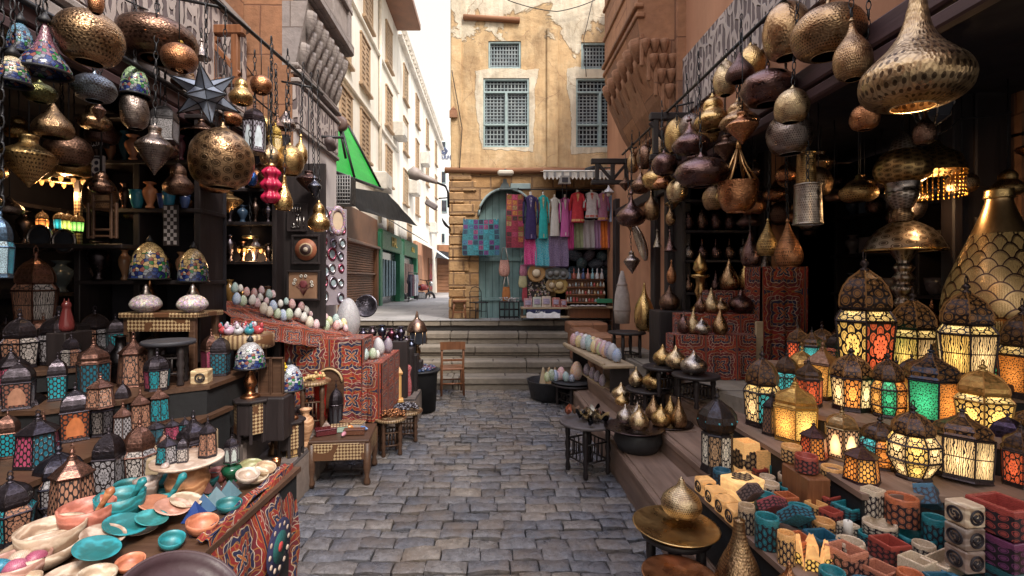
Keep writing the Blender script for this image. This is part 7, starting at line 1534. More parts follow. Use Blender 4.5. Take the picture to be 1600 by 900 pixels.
for k,(c,n_) in enumerate((((.03,.25,.42),'blue'),((.45,.14,.25),'rose pink'),((.60,.50,.42),'cream'),((.4,.1,.2),'dark rose'))): o=MB().lathe([(.001,-.5)]+smoothprof([(.2,-.45),(.45,-.2),(.48,.1),(.3,.42)])+[(.001,.5)],16,caps=False).build('stone_egg',MT['alabaster'],None,c,(loc[0]-.035+.045*(k%2)+.01*k,loc[1]-.03+.05*(k//2),.635),(.5*k,1.2,k)); o.scale=(.06,.06,.07); prop(o,n_+' stone egg in the bowl in the lower left corner','stone egg','stone eggs in the corner bowl')
# dark round leather-brown tray in the foreground
t=thing('round_pan','large dark maroon round pan at the bottom left foreground','pan',(-.98,1.48,.56)); t.rotation_euler=(.12,.55,0); MB().lathe(smoothprof([(.001,.0),(.14,.004),(.178,.03),(.19,.05),(.186,.058),(.17,.05),(.14,.022),(.001,.016)]),40,caps=False).build('body',MT['tint'],t,(.045,.022,.028)); MB().torus((0,0,.055),.187,.006,40,6).build('rim',MT['tint'],t,(.07,.04,.045))
# tagine dish with painted points, shells, pyramids
dish(plateprof(.075,.10,.05),on(346,772),(.62,.55,.50),'white rimmed plate of dark painted pyramids','plate')
for k in range(4): x,y,z=on(330+11*k,772); o=MB().lathe([(.026,0),(.001,.045)],4,smooth=False).build('small_pyramid',MT['tint'],None,((.10,.04,.04),(.05,.04,.05))[k%2],(x,y+.01*k-.02,.60),(0,0,.5)); prop(o,f'small dark painted pyramid, {ORD[k]} from the left on the white rimmed plate','pyramid','painted pyramids on the plate')
for k,(px,py,c) in enumerate(((318,800,(.06,.12,.22)),(338,788,(.16,.24,.28)),(358,777,(.10,.18,.22)),(305,812,(.02,.05,.20)))): x,y,z=on(px,py); o=MB().lathe([(.055,0),(.001,.075)],4,smooth=False).build('glass_pyramid',MT['tint_gloss'],None,c,(x,y,.585),(0,0,.3+.2*k)); prop(o,('clear blue','pale grey blue','slate blue','deep cobalt')[k]+' glass pyramid on the front table by the red cloth','pyramid')
for k,(px,py,r,c,ti,lab) in enumerate(((392,738,.062,(.34,.36,.20),.2,'olive green onyx bowl at the right end of the table'),(398,756,.06,(.62,.55,.44),.25,'cream onyx bowl leaning on the olive one'),(413,748,.05,(.58,.46,.33),.3,'tan onyx bowl at the corner of the table'),(386,764,.055,(.62,.58,.54),.2,'white onyx bowl in front of the cream one'))): x,y,z=on(px,py); dish(bowlprof(r,.04),(x,y,.585+.012*k),c,lab,'bowl','bowl',tilt=(.15,ti))
dish(vaseprof(.05,.10),on(362,752),(.01,.08,.04),'dark green glazed pot at the back of the front table','pot','pot','tint_gloss'); lantern('arch',(on(362,752)[0],on(362,752)[1],.675),.075,.14,'small black arched lantern on top of the dark green pot',dk2,((.45,.50,.48),),.05,'arch',.3)
dish(bowlprof(.05,.06),on(342,752),(.48,.16,.16),'red rose stone cup behind the cake stand','cup','cup'); dish(bowlprof(.05,.05),on(325,760),TQ2,'turquoise stone cup behind the cake stand','cup','cup')
dish(plateprof(.10,.12,.04),(on(20,712)[0],2.05,.805),(.52,.45,.36),'flat cream dish at the left edge between the lanterns','plate')
# red appliqué cloth over the table end
t=thing('tent_cloth','red and navy patterned cloth with a medallion draped over the table end','cloth',(-1.05,2.25,.0))
def clothfn(u,v):
    y=-.42+.78*u; z=.60*(1-v); x=-.03+.06*sin(pi*min(1,v*1.1))*(.4+.6*sin(pi*u))+.035*sin(u*13+v*2)*v+.02*sin(u*29+v*5)*v; return (x,y+.05*v*sin(u*5),z+.01*sin(u*9)*(1-v))
MB().grid(clothfn,44,26,.95,.7).build('drape',MT['applique_big'],t); MB().grid(lambda u,v:(-.03-.05*v,-.42+.78*u,.603+.008*sin(u*17)+.006*sin(v*9)),20,8,.8,.12).build('top_fold',MT['applique_big'],t)
m=MB(); c=(.062,-.02,.36); M_=Matrix.Rotation(pi/2+.02,3,'Y')
for r,z,cc,nm in((.125,.0,(.02,.02,.07),'medallion'),(.07,.004,(.01,.09,.09),'medallion_centre'),(.022,.008,(.5,.05,.05),'medallion_eye')): MB().lathe([(r,0),(r,.003),(.001,.004)],28,(c[0]+z,c[1],c[2]),M=M_).build(nm,MT['tint_cloth'],t,cc)
for k in range(12): a=k*pi/6; MB().lathe([(.013,0),(.011,.004),(.001,.005)],8,(c[0]+.002,c[1]+.098*cos(a),c[2]+.098*sin(a)),M=M_).build('petal',MT['tint_cloth'],t,(.55,.42,.34))
# ------------------------------------------------------------------ left middle clutter
def tiffany_table_lamp(px,d,zb,shade_y1,shade_y2,shade_w,col,label):
    x=(px-CX)*d/F; s=d/F; z0=H-(shade_y2-CY)*s-zb; h=(shade_y2-shade_y1)*s; t=thing('tiffany_lamp',label,'table lamp',(x,d,zb)); r=shade_w*s/2/1.1; tiff_shade(t,r,h,col,z0)
    MB().lathe(smoothprof([(.065,0),(.06,.015),(.03,.03),(.025,.06),(.045,.10),(.028,.15),(.012,.2),(.010,z0+h*.7)]),18).build('stem',MT['brass_plain'],t,BR['copper']); return t
def octa_table(px,d,z0,z1,r,label):
    x=(px-CX)*d/F; t=thing('octagonal_table',label,'side table',(x,d,z0)); h=z1-z0; MB().lathe([(r*1.15,h-.02),(r*1.18,h-.01),(r*1.15,h),(.001,h)],8,smooth=False,ph=pi/8).build('table_top',MT['dark_wood'],t)
    for k in range(8):
        a=2*pi*k/8; M_=Matrix.Rotation(a+pi/2,3,'Z'); MB().box((r*.9*cos(a),r*.9*sin(a),h*.58),(r*.62,.012,h*.72),0,.003,M_).build('side_panel',MT['inlay' if k%2 else 'dark_wood'],t); b=a+pi/8; MB().box((r*.92*cos(b),r*.92*sin(b),h*.45),(.022,.022,h*.9),b,.003).build('leg',MT['dark_wood'],t)
octa_table(394,3.35,.48,.78,.115,'black octagonal inlaid table under the blue leaded lamp at left'); tiffany_table_lamp(391,3.35,.78,534,574,50,(.45,.44,.46),'blue and white leaded glass table lamp on the octagonal table')
octa_table(452,3.55,.31,.57,.10,'smaller black inlaid table under the flower-patterned leaded lamp'); t=tiffany_table_lamp(452,3.55,.57,569,608,48,(.42,.44,.50),'leaded glass table lamp with a yellow flower, nearest the alley')
m=MB(); b=Vector((-.01,-.098,.40))
for k in range(6): a=k*pi/3; m.lathe([(.001,-.004),(.016,0),(.001,.006)],8,b+Vector((.024*cos(a),.004*0,.024*sin(a))),M=Matrix.Rotation(pi/2,3,'X'))
m.build('flower',MT['tint_gloss'],t,(.65,.42,.03))
for px,y1,y2,w_,lab in((234,378,436,60,'cream leaded glass lamp with blue border in front of the black cabinet'),(302,388,440,48,'smaller cream leaded glass lamp with blue border beside the eggs')):
    tiffany_table_lamp(px,3.42,1.378,y1,y2,w_,(.55,.38,.18),lab)
t=thing('inlaid_table','long low table with bone inlaid rim under the cream glass lamps','table',(-2.24,3.38,.955)); MB().box((0,0,.405),(.52,.34,.035),0,.006).build('table_top',MT['inlay'],t)
for x in(-.22,.22):
    for y in(-.13,.13): MB().box((x,y,.195),(.04,.04,.39),0,.004).build('leg',MT['walnut'],t)
m=MB(); m.box((0,-.15,.34),(.42,.012,.09),0,.003); m.build('apron',MT['inlay'],t)
for px,c,lab in((228,(.55,.38,.40),'pink white mosaic bulb lamp under the larger cream lamp'),(301,(.55,.36,.38),'pink white mosaic bulb lamp under the smaller cream lamp')):
    x,y,z=P(px,488,3.27); t=thing('mosaic_lamp',lab,'lamp',(x,y,1.378)); MB().lathe(smoothprof([(.04,0),(.085,.03),(.095,.06),(.07,.10),(.03,.12)]),20).build('globe',MT['egg_speckle'],t,c); MB().lathe([(.03,.115),(.035,.13),(.018,.15),(.02,.165),(.005,.19)],12).build('cap',MT['tint_metal'],t,BR['pewter'])
stool('black stool with round top in front of the inlaid table',(-2.03,3.02,.94),.15,.28,top='tint',topcol=(.04,.04,.05)); dish([(.03,0),(.05,.02),(.075,.10),(.06,.19),(.03,.23),(.028,.29),(.045,.30),(.03,.30),(.001,.2)],(-2.38,3.08,.94),(.06,.055,.06),'dark metal jug behind the third plank lanterns','jug','jug','tint_metal')
t=thing('cat_figure','red brown seated cat figure beside the largest brown lantern','figurine',P(104,517,2.95)); s=2.95/F; MB().lathe(smoothprof([(.03,0),(.04,.02),(.035,.07),(.024,.12),(.022,.14),(.026,.16),(.016,.18),(.001,.185)]),14).build('body',MT['tint_gloss'],t,(.16,.03,.03))
for q in(-1,1): MB().lathe([(.008,0),(.001,.03)],6,(q*.013,0,.172)).build('ear',MT['tint_gloss'],t,(.16,.03,.03))
prop(MB().box((-2.61,2.97,1.18),(.12,.2,.2),0,.006).build('dark_crate',MT['dark_wood']),'dark block under the red cat figure','block')
# candle holder, boards
t=thing('candle_holder','alabaster candle holder with square top and orange baluster','candle holder',(-1.86,3.08,.76)); MB().lathe([(.045,0),(.05,.02),(.03,.05),(.045,.10),(.04,.15),(.025,.17)],18).build('baluster',MT['alabaster'],t,(.60,.30,.15)); MB().box((0,0,.22),(.10,.10,.09),.2,.006).build('square_cup',MT['alabaster'],t,(.62,.50,.32)); seal(t,(.02,-.054,.22),.028,(pi/2,0,.2))
t=thing('oval_inlaid_table','oval table with bone inlaid edge carrying coloured glass animals','table',(-1.83,3.55,.65)); MB().lathe([(.2,.45),(.215,.46),(.215,.545),(.2,.555),(.001,.556)],28,sx=1,sy=.8).build('table_top',MT['inlay'],t)
for a in(.8,2.3,3.9,5.5): MB().lathe([(.02,0),(.025,.05),(.015,.15),(.026,.3),(.02,.46)],8,(.15*cos(a),.12*sin(a),0)).build('leg',MT['walnut'],t)
for k in range(12):
    c,n_=[((.45,.30,.40),'pink'),((.50,.48,.52),'white'),((.05,.25,.32),'teal'),((.40,.06,.07),'red')][k%4]; a=k*.55; x,y=-1.83+.15*cos(a)*(.4+.05*k),3.5+.10*sin(a)*(.5+.04*k)
    t=thing('glass_animal',f'small {n_} glass animal figure on the oval inlaid table','figurine',(x,y,1.207),a,'glass animals on the oval table'); MB().lathe(smoothprof([(.012,0),(.028,.012),(.032,.035),(.018,.055),(.008,.06)]),10,sx=1.3).build('body',MT['tint_gloss'],t,c); MB().lathe(smoothprof([(.006,0),(.013,.012),(.011,.03),(.002,.04)]),8,(.03,0,.045)).build('head',MT['tint_gloss'],t,c); MB().tube([(-.03,0,.04),(-.05,0,.06),(-.04,0,.075)],.004,5).build('tail',MT['tint_gloss'],t,c)
t=thing('open_case','open brown wooden case standing upright with two carved doors','case',(-1.56,3.4,.78)); 
for k in(0,1): m=MB(); x=-.045+.09*k; [m.box((x+q,0,.14),(.008,.03,.26),0,.002) for q in(-.04,.04)]; m.box((x,0,.265),(.088,.03,.01),0,.002); m.box((x,0,.012),(.088,.03,.012),0,.002); m.box((x,.012,.14),(.08,.008,.25)); m.build('door',MT['walnut'],t)
MB().box((0,.02,.004),(.2,.1,.008)).build('base',MT['walnut'],t); prop(MB().box((-1.56,3.42,.63),(.24,.2,.30),0,.008).build('dark_stand',MT['dark_wood']),'dark stand under the upright wooden case','stand')
# round carved table with shells, vase, bell, lantern, books
stool('round carved wood table with pale shells on top',(-1.50,4.02,.31),.15,.45,'walnut','inlay',name='round_table',cat='side table'); rr=random.Random(9)
o=MB()
for k in range(40): a,q=rr.uniform(0,6.3),rr.uniform(0,.12); o.lathe([(.001,-.012),(.016,0),(.012,.012),(.001,.018)],6,(q*cos(a),q*sin(a),.015+.02*rr.random()),M=Matrix.Rotation(rr.uniform(0,3),3,'X'))
prop(o.build('shell_heap',MT['tint'],None,(.48,.34,.15),(-1.50,4.02,.76)),'heap of pale tan shells on the round carved table','shells',kind='stuff')
dish(vaseprof(.062,.29),(-1.44,3.72,.31),(.58,.36,.22),'tall tan alabaster vase on the lowest ledge','vase','vase'); t=thing('bell','wooden handled brass bell on the lowest ledge','bell',(-1.60,3.55,.31)); MB().lathe([(.05,0),(.048,.02),(.035,.06),(.03,.10),(.01,.12)],18).build('bell_body',MT['brass_plain'],t,BR['bronze']); MB().lathe([(.01,.115),(.014,.15),(.008,.22),(.012,.23)],10).build('handle',MT['walnut'],t)
lantern('arch',(-1.46,3.52,.31),.10,.20,'small brass arched lantern beside the alabaster vase',(.55,.38,.18),((.45,.28,.12),),.05,'arch',.4); o=MB().lathe([(.09,0),(.001,.13)],4,smooth=False).build('stone_pyramid',MT['alabaster'],None,(.40,.34,.33),(-1.36,3.95,.31),(0,0,.4)); prop(o,'pale grey stone pyramid behind the tan vase','pyramid')
t=thing('low_inlaid_table','low rectangular inlaid wooden table on the cobbles loaded with boxes','low table',(-1.20,3.92,0),.10); MB().box((0,0,.345),(.46,.44,.025),0,.005).build('table_top',MT['walnut'],t)
for x,y,sx_,sy_ in((0,-.215,.40,.014),(0,.215,.40,.014),(-.225,0,.014,.38),(.225,0,.014,.38)): MB().box((x,y,.27),(sx_,sy_,.13),0,.003).build('carved_apron',MT['inlay'],t)
for x in(-.21,.21):
    for y in(-.2,.2): MB().lathe([(.024,0),(.028,.03),(.016,.07),(.03,.13),(.03,.33)],8,(x,y,0)).build('leg',MT['walnut'],t)
for k,(x,y,sz,c,lab) in enumerate(((-1.33,3.85,(.16,.09,.05),(.08,.012,.015),'dark red lacquered box at the left of the low inlaid table'),(-1.24,3.92,(.13,.07,.055),(.30,.40,.34),'pale green topped box in the middle of the low table'),(-1.10,3.85,(.16,.06,.045),(.12,.05,.03),'long brown inlaid box at the front of the low table'),(-1.12,4.02,(.10,.09,.05),(.40,.34,.32),'round-edged pale box at the back of the low table'),(-1.22,4.08,(.12,.07,.04),(.20,.10,.06),'brown box at the back left of the low table'))):
    t=thing('trinket_box',lab,'box',(x,y,.36),.5-.2*k); MB().box((0,0,sz[2]*.4),(sz[0],sz[1],sz[2]*.8),0,.005).build('body',MT['tint_gloss'],t,c); MB().box((0,0,sz[2]*.92),(sz[0]+.006,sz[1]+.006,sz[2]*.22),0,.005).build('lid',MT['inlay'] if k%2 else MT['tint_gloss'],t,c)
for k,(x,y,c) in enumerate(((-1.17,3.80,'pink'),(-1.05,3.95,'blue'),(-1.17,3.98,'orange'))): o=MB().lathe(smoothprof([(.001,-.04),(.015,-.03),(.018,0),(.012,.03),(.001,.045)]),10).build('scarab',MT['tint_gloss'],None,EC[c],(x,y,.378),(pi/2,0,k)); prop(o,c+' stone scarab on the low inlaid table','scarab')
# red hat box, black lantern, arch mirror, books
o=thing('lidded_pot','small bright red lidded pot beside the arched board','pot',(-1.47,4.12,.31)); MB().lathe([(.04,.0),(.05,.30),(.06,.40),(.045,.43),(.05,.44),(.02,.47),(.001,.48)],16).build('body',MT['tint_gloss'],o,(.45,.03,.02)); MB().lathe([(.012,.47),(.016,.485),(.004,.5)],10).build('knob',MT['tint_gloss'],o,(.45,.03,.02))
lantern('oct',(-1.36,4.2,.31),.12,.40,'black lantern between the red pot and the orange cloth',dk2,((.05,.05,.06),),0,'arch',.2); t=thing('arched_board','brown wooden board with rounded arch top leaning on the red cloth','board',(-1.45,4.30,.45)); MB().prism([(-.13,0),(.13,0)]+[(.13*cos(pi*k/12),.24+.13*sin(pi*k/12)) for k in range(13)],1,-.012,.012).build('board',MT['walnut'],t); MB().tube([(.115*cos(pi*k/12),-.018,.24+.115*sin(pi*k/12)) for k in range(13)],.01,5).build('carved_edge',MT['inlay'],t)
dish(bowlprof(.12,.06),(-1.22,4.55,.31),(.10,.03,.03),'dark red bowl of blue stones at the foot of the orange cloth','bowl','bowl','tint_gloss')
# red cloth covered stands with eggs
cloth_stand('red and orange cloth-covered stand under the long row of eggs',-1.86,-1.17,4.32,4.72,.31,1.06,'applique_big'); cloth_stand('dark cloth-covered stand behind the red one with the giant egg',-1.80,-1.2,4.74,5.25,.31,.98); cloth_stand('low cloth-covered stand with large eggs at the end of the red stand',-1.30,-1.0,4.35,5.2,.31,.84)
t=thing('sloping_egg_shelf','cloth covered sloping shelf packed with mosaic eggs on the left','shelf',(0,0,0)); a0,a1=P(362,496,3.72),P(560,527,4.68); m=MB()
def slope(u,v): p=Vector(a0).lerp(Vector(a1),u); return (p.x-.32*v,p.y+.12*v,p.z+.16*v+.006*sin(u*40))
m.grid(slope,20,6,1.5,.4); m.build('shelf_cloth',MT['applique'],t); m=MB(); m.grid(lambda u,v:(lambda p:(p[0]+.01*sin(u*31)*v,p[1]-.015-.01*v,p[2]-.14*v))(slope(u,0)),24,4,1.6,.25); m.build('cloth_front',MT['applique'],t)
for u in(.05,.45): q=slope(u,.3); MB().box((q[0]-.1,q[1]+.05,(q[2]-.03+.5)/2),(.05,.05,q[2]-.53),0,.004).build('prop_post',MT['dark_wood'],t)
ER=[('blue',190,235,60),('green',250,255,55),('teal',170,125,52),('white',232,130,38),('red',290,165,46),('red',370,175,44),('white',345,245,52),('pink',402,275,46),('white',432,220,40),('pink',440,150,42),('pink',486,258,36),('cream',462,330,58),('cream',520,362,52),('teal',520,190,48),('pink',556,190,40),('blue',565,305,54),('white',630,282,38),('green',597,385,52),('blue',668,400,58),('green',716,440,56),('teal',692,312,36),('red',752,338,48),('red',838,362,46),('white',800,428,50),('white',860,470,48),('white',893,400,42),('pink',945,436,38),('teal',970,396,42),('cream',925,520,58),('pink',985,545,50),('blue',1022,490,52),('pink',1094,470,38),('green',1085,560,54),('lime',1122,512,48),('teal',1180,490,50),('red',1190,555,50),('white',1225,540,46),('yellow',1268,530,48),('pink',1288,580,38)]
for i,(c,x,y,s_) in enumerate(ER):
    px,py=340+x/6.427,430+y/6.427; py-=8*(px>445); d=3.72+(px-362)/198*.96+max(0,(.55-(y-(x*.33+180))/160))*.12
    egg(px,py,s_/4.1,s_/4.1*1.34,d,c,f'{c} mosaic egg, number {i+1} going right along the sloping red shelf' if False else f'{c} mosaic egg in the long sloping row on the left, {ORD[sum(1 for q in ER[:i+1] if q[0]==c)-1]} {c} one','mosaic eggs on the sloping shelf')
egg(543,498,40,64,5.0,'grey','giant white speckled mosaic egg in front of the mirrors',None,'egg_speckle',.983)
for px,py,w_,h_,d,c,lab,mt in((543,541,27,38,4.42,'white','large multicoloured speckled egg at the corner of the red cloth','egg_speckle'),(563,536,21,32,4.6,'yellow','large yellow mosaic egg beside the speckled one','egg'),(577,535,15,24,4.85,'pink','pink mosaic egg behind the large yellow one','egg'),(594,541,18,28,4.8,'grey','blue grey mosaic egg right of the large yellow one','egg'),(568,561,17,22,4.45,'teal','teal mosaic egg in front of the yellow one','egg'),(589,553,9,13,4.6,'white','small white egg before the blue grey one','egg'),(606,556,15,24,4.95,'purple','purple speckled egg at the right end of the large eggs','egg_speckle'),(582,556,14,18,4.55,'green','dark green mosaic egg between the large eggs','egg')): egg(px,py,w_,h_,d,c,lab,None,mt,.846)
# dark metal pots beyond
for k in range(16):
    x=-1.42+.105*(k%5)+.03*(k//5); y=5.30+.16*(k//5); z=.31+.62-.10*(k//5); c=[(.10,.09,.13),(.14,.11,.13),(.07,.08,.12),(.16,.06,.09)][k%4]
    t=thing('bronze_pot','small dark bronze pot in the cluster at the stair corner','pot',(x,y,z),k,'bronze pots at the stair corner'); MB().lathe(vaseprof(.05,.13+.02*(k%3)),12).build('body',MT['tint_metal'],t,c); MB().tube([(.05,0,.08),(.08,0,.09),(.07,0,.12),(.03,0,.125)],.006,5).build('handle',MT['tint_metal'],t,c)
for q,z in((0,.62),(1,.52),(2,.42),(3,.32)): prop(MB().box((-1.2+.03*q,5.30+.16*q,.31+z/2-.002),(.56,.155,z),0,.006).build('tiered_block',MT['dark_wood']),f'dark block, {ORD[q]} tier under the bronze pots at the stair corner','block')
prop(MB().box((-1.2,5.6,.155),(.75,.8,.31),0,.01).build('stone_plinth',MT['ledge']),'stone plinth under the bronze pots','plinth')
t=thing('embossed_tray','round dark embossed tray standing behind the bronze pots','tray',P(572,478,5.62)); MB().lathe([(.001,0),(.10,.0),(.12,.012),(.13,.015),(.125,0)],28,M=Matrix.Rotation(pi/2-.2,3,'X')).build('dish',MT['brass_eng'],t,(.13,.13,.17)); MB().torus((0,0,0),.128,.008,28,5,Matrix.Rotation(pi/2-.2,3,'X')).build('rim',MT['tint_metal'],t,(.15,.15,.18))
for k in range(3):
    o=MB().lathe([(.012,0),(.016,.06),(.009,.12),(.014,.2),(.008,.30)],8).build('candlestick',MT['iron'],None,None,(-1.02+.05*k,5.75,.63)); prop(o,f'thin dark candlestick, {ORD[k]} from the left beside the bronze pots','candlestick','candlesticks beside the bronze pots')
# brass domed lantern by the stairs, jewellery table
t=thing('dome_lantern','brass lantern with pointed dome and glass sides by the stairs','lantern',(-.94,6.05,.56)); s=6.05/F
MB().lathe([(.05,0),(.06,.02),(.03,.08),(.05,.14),(.025,.2),(.06,.23)],14).build('foot',MT['brass_plain'],t,BR['bronze']); MB().lathe([(.12,.24),(.12,.40)],16,caps=False).build('glass',MT['pane'],t); MB().lathe(smoothprof([(.128,.39),(.125,.42),(.09,.50),(.03,.55),(.02,.60),(.003,.65)]),20,caps=False).build('dome',MT['tint_metal'],t,(.26,.17,.13))
m=MB(); [m.tube([(.12*cos(a),.12*sin(a),.23),(.12*cos(a),.12*sin(a),.41)],.006,4) for a in[pi*k/4 for k in range(8)]]; m.build('frame',MT['tint_metal'],t,BR['bronze'])
t=thing('jewellery_table','black draped table covered in silver and blue jewellery near the chair','table',(-.88,5.85,0)); MB().lathe([(.19,.02),(.21,.46),(.235,.50),(.225,.51),(.001,.512)],28,sx=1.05).build('drape',MT['black_cloth'],t); MB().torus((0,0,.5),.232,.012,28,5,Matrix.Diagonal((1.05,1,1))).build('tray_rim',MT['iron'],t)
rr=random.Random(77)
for nm,c in(('silver',(.42,.42,.48)),('blue',(.05,.09,.22)),('plum',(.16,.06,.10))):
    o=MB()
    for k in range(52):
        a,q=rr.uniform(0,6.3),.205*sqrt(rr.random()); x,y=q*cos(a),q*sin(a)
        if k%2: o.torus((x,y,.008+.02*rr.random()),rr.uniform(.012,.03),.004,8,4,Matrix.Rotation(rr.uniform(-.4,.4),3,'X'))
        else: o.box((x,y,.012),(rr.uniform(.02,.05),rr.uniform(.015,.03),.018),rr.uniform(0,3),.003)
    prop(o.build('jewellery',MT['tint_metal'] if nm=='silver' else MT['tint_gloss'],None,c,(-.88,5.85,.512)),f'heaped {nm} trinkets on the black draped table','jewellery',kind='stuff')
for k,(x,y,c,lab) in enumerate(((-1.16,5.75,(.45,.46,.52),'pale silver cushion cloth leaning by the jewellery table'),(-1.12,5.55,(.30,.36,.42),'blue grey folded cloth by the jewellery table'))): o=MB().grid(lambda u,v:(-.11+.22*u,-.03*v,.28*v-.04*sin(pi*v)+.012*sin(u*9)),10,8).build('folded_cloth',MT['cl_dots'],None,c,(x,y,.50 if k==0 else .46),(-.5,0,.2)); prop(o,lab,'cloth')
# stools in front along the alley edge, with wares
for k,(px,py,r,h,lab) in enumerate(((604,668,.17,.28,'low stool with pale leather top below the wooden house'),(628,655,.16,.27,'second low stool with white top by the alley'),(655,640,.17,.25,'third low stool loaded with red beadwork'))): x,y,z=zx(px,py,0); stool(lab,(x,y+.1,0),r,h,'walnut','tint',topcol=[(.42,.34,.25),(.5,.46,.43),(.2,.12,.1)][k])
t=thing('wooden_house','golden wooden house-shaped lantern with arched window','ornament',(-1.06,5.22,.28),.25)
MB().box((0,0,.15),(.15,.15,.30),0,.006).build('wall',MT['tint_wood'],t,(.75,.42,.15)); MB().lathe([(.12,.30),(.125,.32),(.06,.40),(.02,.43),(.015,.46),(.001,.48)],4,ph=pi/4,smooth=False).build('roof',MT['tint_wood'],t,(.65,.35,.12)); MB().box((0,0,.02),(.19,.19,.04),0,.006).build('base',MT['tint_wood'],t,(.7,.4,.15))
MB().prism([(-.035,.10),(.035,.10)]+[(.035*cos(pi*k/8),.19+.035*sin(pi*k/8)) for k in range(9)],1,-.078,-.074).build('window',MT['shade'],t)
for k,(x,y,lab) in enumerate(((-1.22,5.12,'tall red and white beaded slipper standing left of the wooden house'),(-.94,5.32,'red and gold beaded purse standing right of the wooden house'))):
    t=thing('beaded_slipper' if k==0 else 'beaded_purse',lab,'slipper' if k==0 else 'purse',(x,y,.29)); MB().lathe(smoothprof([(.03,0),(.05,.05),(.055,.16),(.04,.26),(.055,.34),(.001,.38)]),14,sy=.5).build('body',MT['cl_swirl'],t,(.32,.05,.05)); MB().torus((0,0,.20),.03,.008,14,5,Matrix.Rotation(pi/2,3,'X')).build('trim',MT['tint'],t,(.5,.35,.28))
o=MB(); rr=random.Random(5)
for k in range(60): a,q=rr.uniform(0,6.3),.15*sqrt(rr.random()); o.torus((q*cos(a),q*sin(a),.012),rr.uniform(.015,.03),.006,8,4,Matrix.Rotation(rr.uniform(-.3,.3),3,'X'))
x,y,z=zx(655,640,0); prop(o.build('beadwork_heap',MT['tint_gloss'],None,(.34,.05,.05),(x,y+.1,.252)),'heap of red bead bracelets on the third low stool','bracelets',kind='stuff')
# ------------------------------------------------------------------ pictures by the pier, mirrors
t=thing('display_board','dark board by the pier holding pictures and the script sign','board',(-1.76,4.43,1.2)); MB().box((0,0,.72),(.46,.03,1.5),0,.004).build('board',MT['dark_wood'],t)
def picture(px,py,w_,h_,lab,build):
    s=4.38/F; t=thing('picture',lab,'picture',P(px,py,4.38)); fw=.018; W_,H2=w_*s,h_*s
    m=MB(); m.box((0,0,H2/2-fw/2),(W_,.03,fw),0,.003); m.box((0,0,-H2/2+fw/2),(W_,.03,fw),0,.003); m.box((-W_/2+fw/2,0,0),(fw,.029,H2-.03),0,.003); m.box((W_/2-fw/2,0,0),(fw,.029,H2-.03),0,.003); m.build('frame',MT['dark_wood'],t); build(t,W_,H2)
def pA(t,W_,H2):
    MB().quad((-W_/2,.005,-H2/2),(W_/2,.005,-H2/2),(W_/2,.005,H2/2),(-W_/2,.005,H2/2)).build('panel',MT['tint'],t,(.02,.015,.015)); M_=Matrix.Rotation(pi/2,3,'X')
    for r,c,z in((.10,(.30,.10,.05),0),(.062,(.45,.32,.20),-.004),(.05,(.06,.03,.03),-.006),(.022,(.5,.42,.34),-.009)): MB().lathe([(r,0),(r,.004),(.001,.005)],24,(0,z,0),M=M_).build('disc',MT['tint'],t,c)
picture(478,390,44,46,'dark framed picture of a round wheel shaped medallion',pA)
def pB(t,W_,H2):
    MB().quad((-W_/2,.005,-H2/2),(W_/2,.005,-H2/2),(W_/2,.005,H2/2),(-W_/2,.005,H2/2)).build('panel',MT['tint'],t,(.32,.18,.11)); M_=Matrix.Rotation(pi/2,3,'X'); m=MB(); st=MB(); rr=random.Random(3)
    for k in range(7): a=-1.3+2.6*k/6; x,z=.07*sin(a),-.02+.065*cos(a); st.tube([(0,-.0,-.09),(x*.5,0,-.03),(x,0,z)],.0035,4)
    for x,z in((-.02,.085),(.02,.085),(-.075,.05),(-.085,.02),(.075,.03),(.08,.0)): MB().torus((x,-.002,z),.011,.005,10,4,M_).build('white_flower',MT['tint'],t,(.7,.66,.6))
    st.build('stems',MT['tint'],t,(.16,.05,.05)); MB().lathe([(.04,0),(.03,.004),(.001,.005)],6,(0,0,.01),M=M_).build('red_flower',MT['tint'],t,(.22,.05,.06))
picture(474,446,52,47,'dark framed picture of a red bouquet with white ring flowers',pB)
t=thing('script_sign','black sign with silver calligraphy and prongs below the yellow lantern','sign',P(464,340,4.36)); s=4.36/F; MB().box((0,.01,0),(32*s,.02,44*s),0,.004).build('board',MT['dark_wood'],t); script(t,ALLAH,17*s,.0045,(.55,.52,.5),(-4*s,-.01,-16*s)); m=MB(); [m.tube([(x*s,-.01,9*s),(x*s,-.01,16*s)],.004,4) for x in(-6,-2,2,6)]; m.build('prongs',MT['tint_metal'],t,(.6,.55,.5))
t=thing('mirror_board','tall board covered with small silver and pink framed mirrors','mirror display',(-1.70,5.15,1.35)); ang=.98; M_=Matrix.Rotation(ang,3,'Z'); MB().box((0,.02,.5),(.34,.02,1.05),0,.004,M_).build('board',MT['tint'],t,(.30,.26,.30)); rr=random.Random(12)
for j in range(7):
    for i in range(3):
        if j==0 and i==1: continue
        x=-.11+.11*i+rr.uniform(-.015,.015); z=.07+.145*j+rr.uniform(-.02,.02); c=[(.45,.43,.46),(.42,.12,.18),(.30,.26,.32)][(i+j)%3]; r=rr.uniform(.03,.05); q=M_@Vector((x,-.0,z)); o=MB().torus((0,0,0),r,.014,14,5,Matrix.Diagonal((1,1.25,1))).build('mirror',MT['tint_metal'],t,c,q,(pi/2,0,ang)); MB().lathe([(r,0),(.001,.004)],14,caps=False,sy=1.25).build('glass',MT['tint_gloss'],o,(.30,.38,.42))
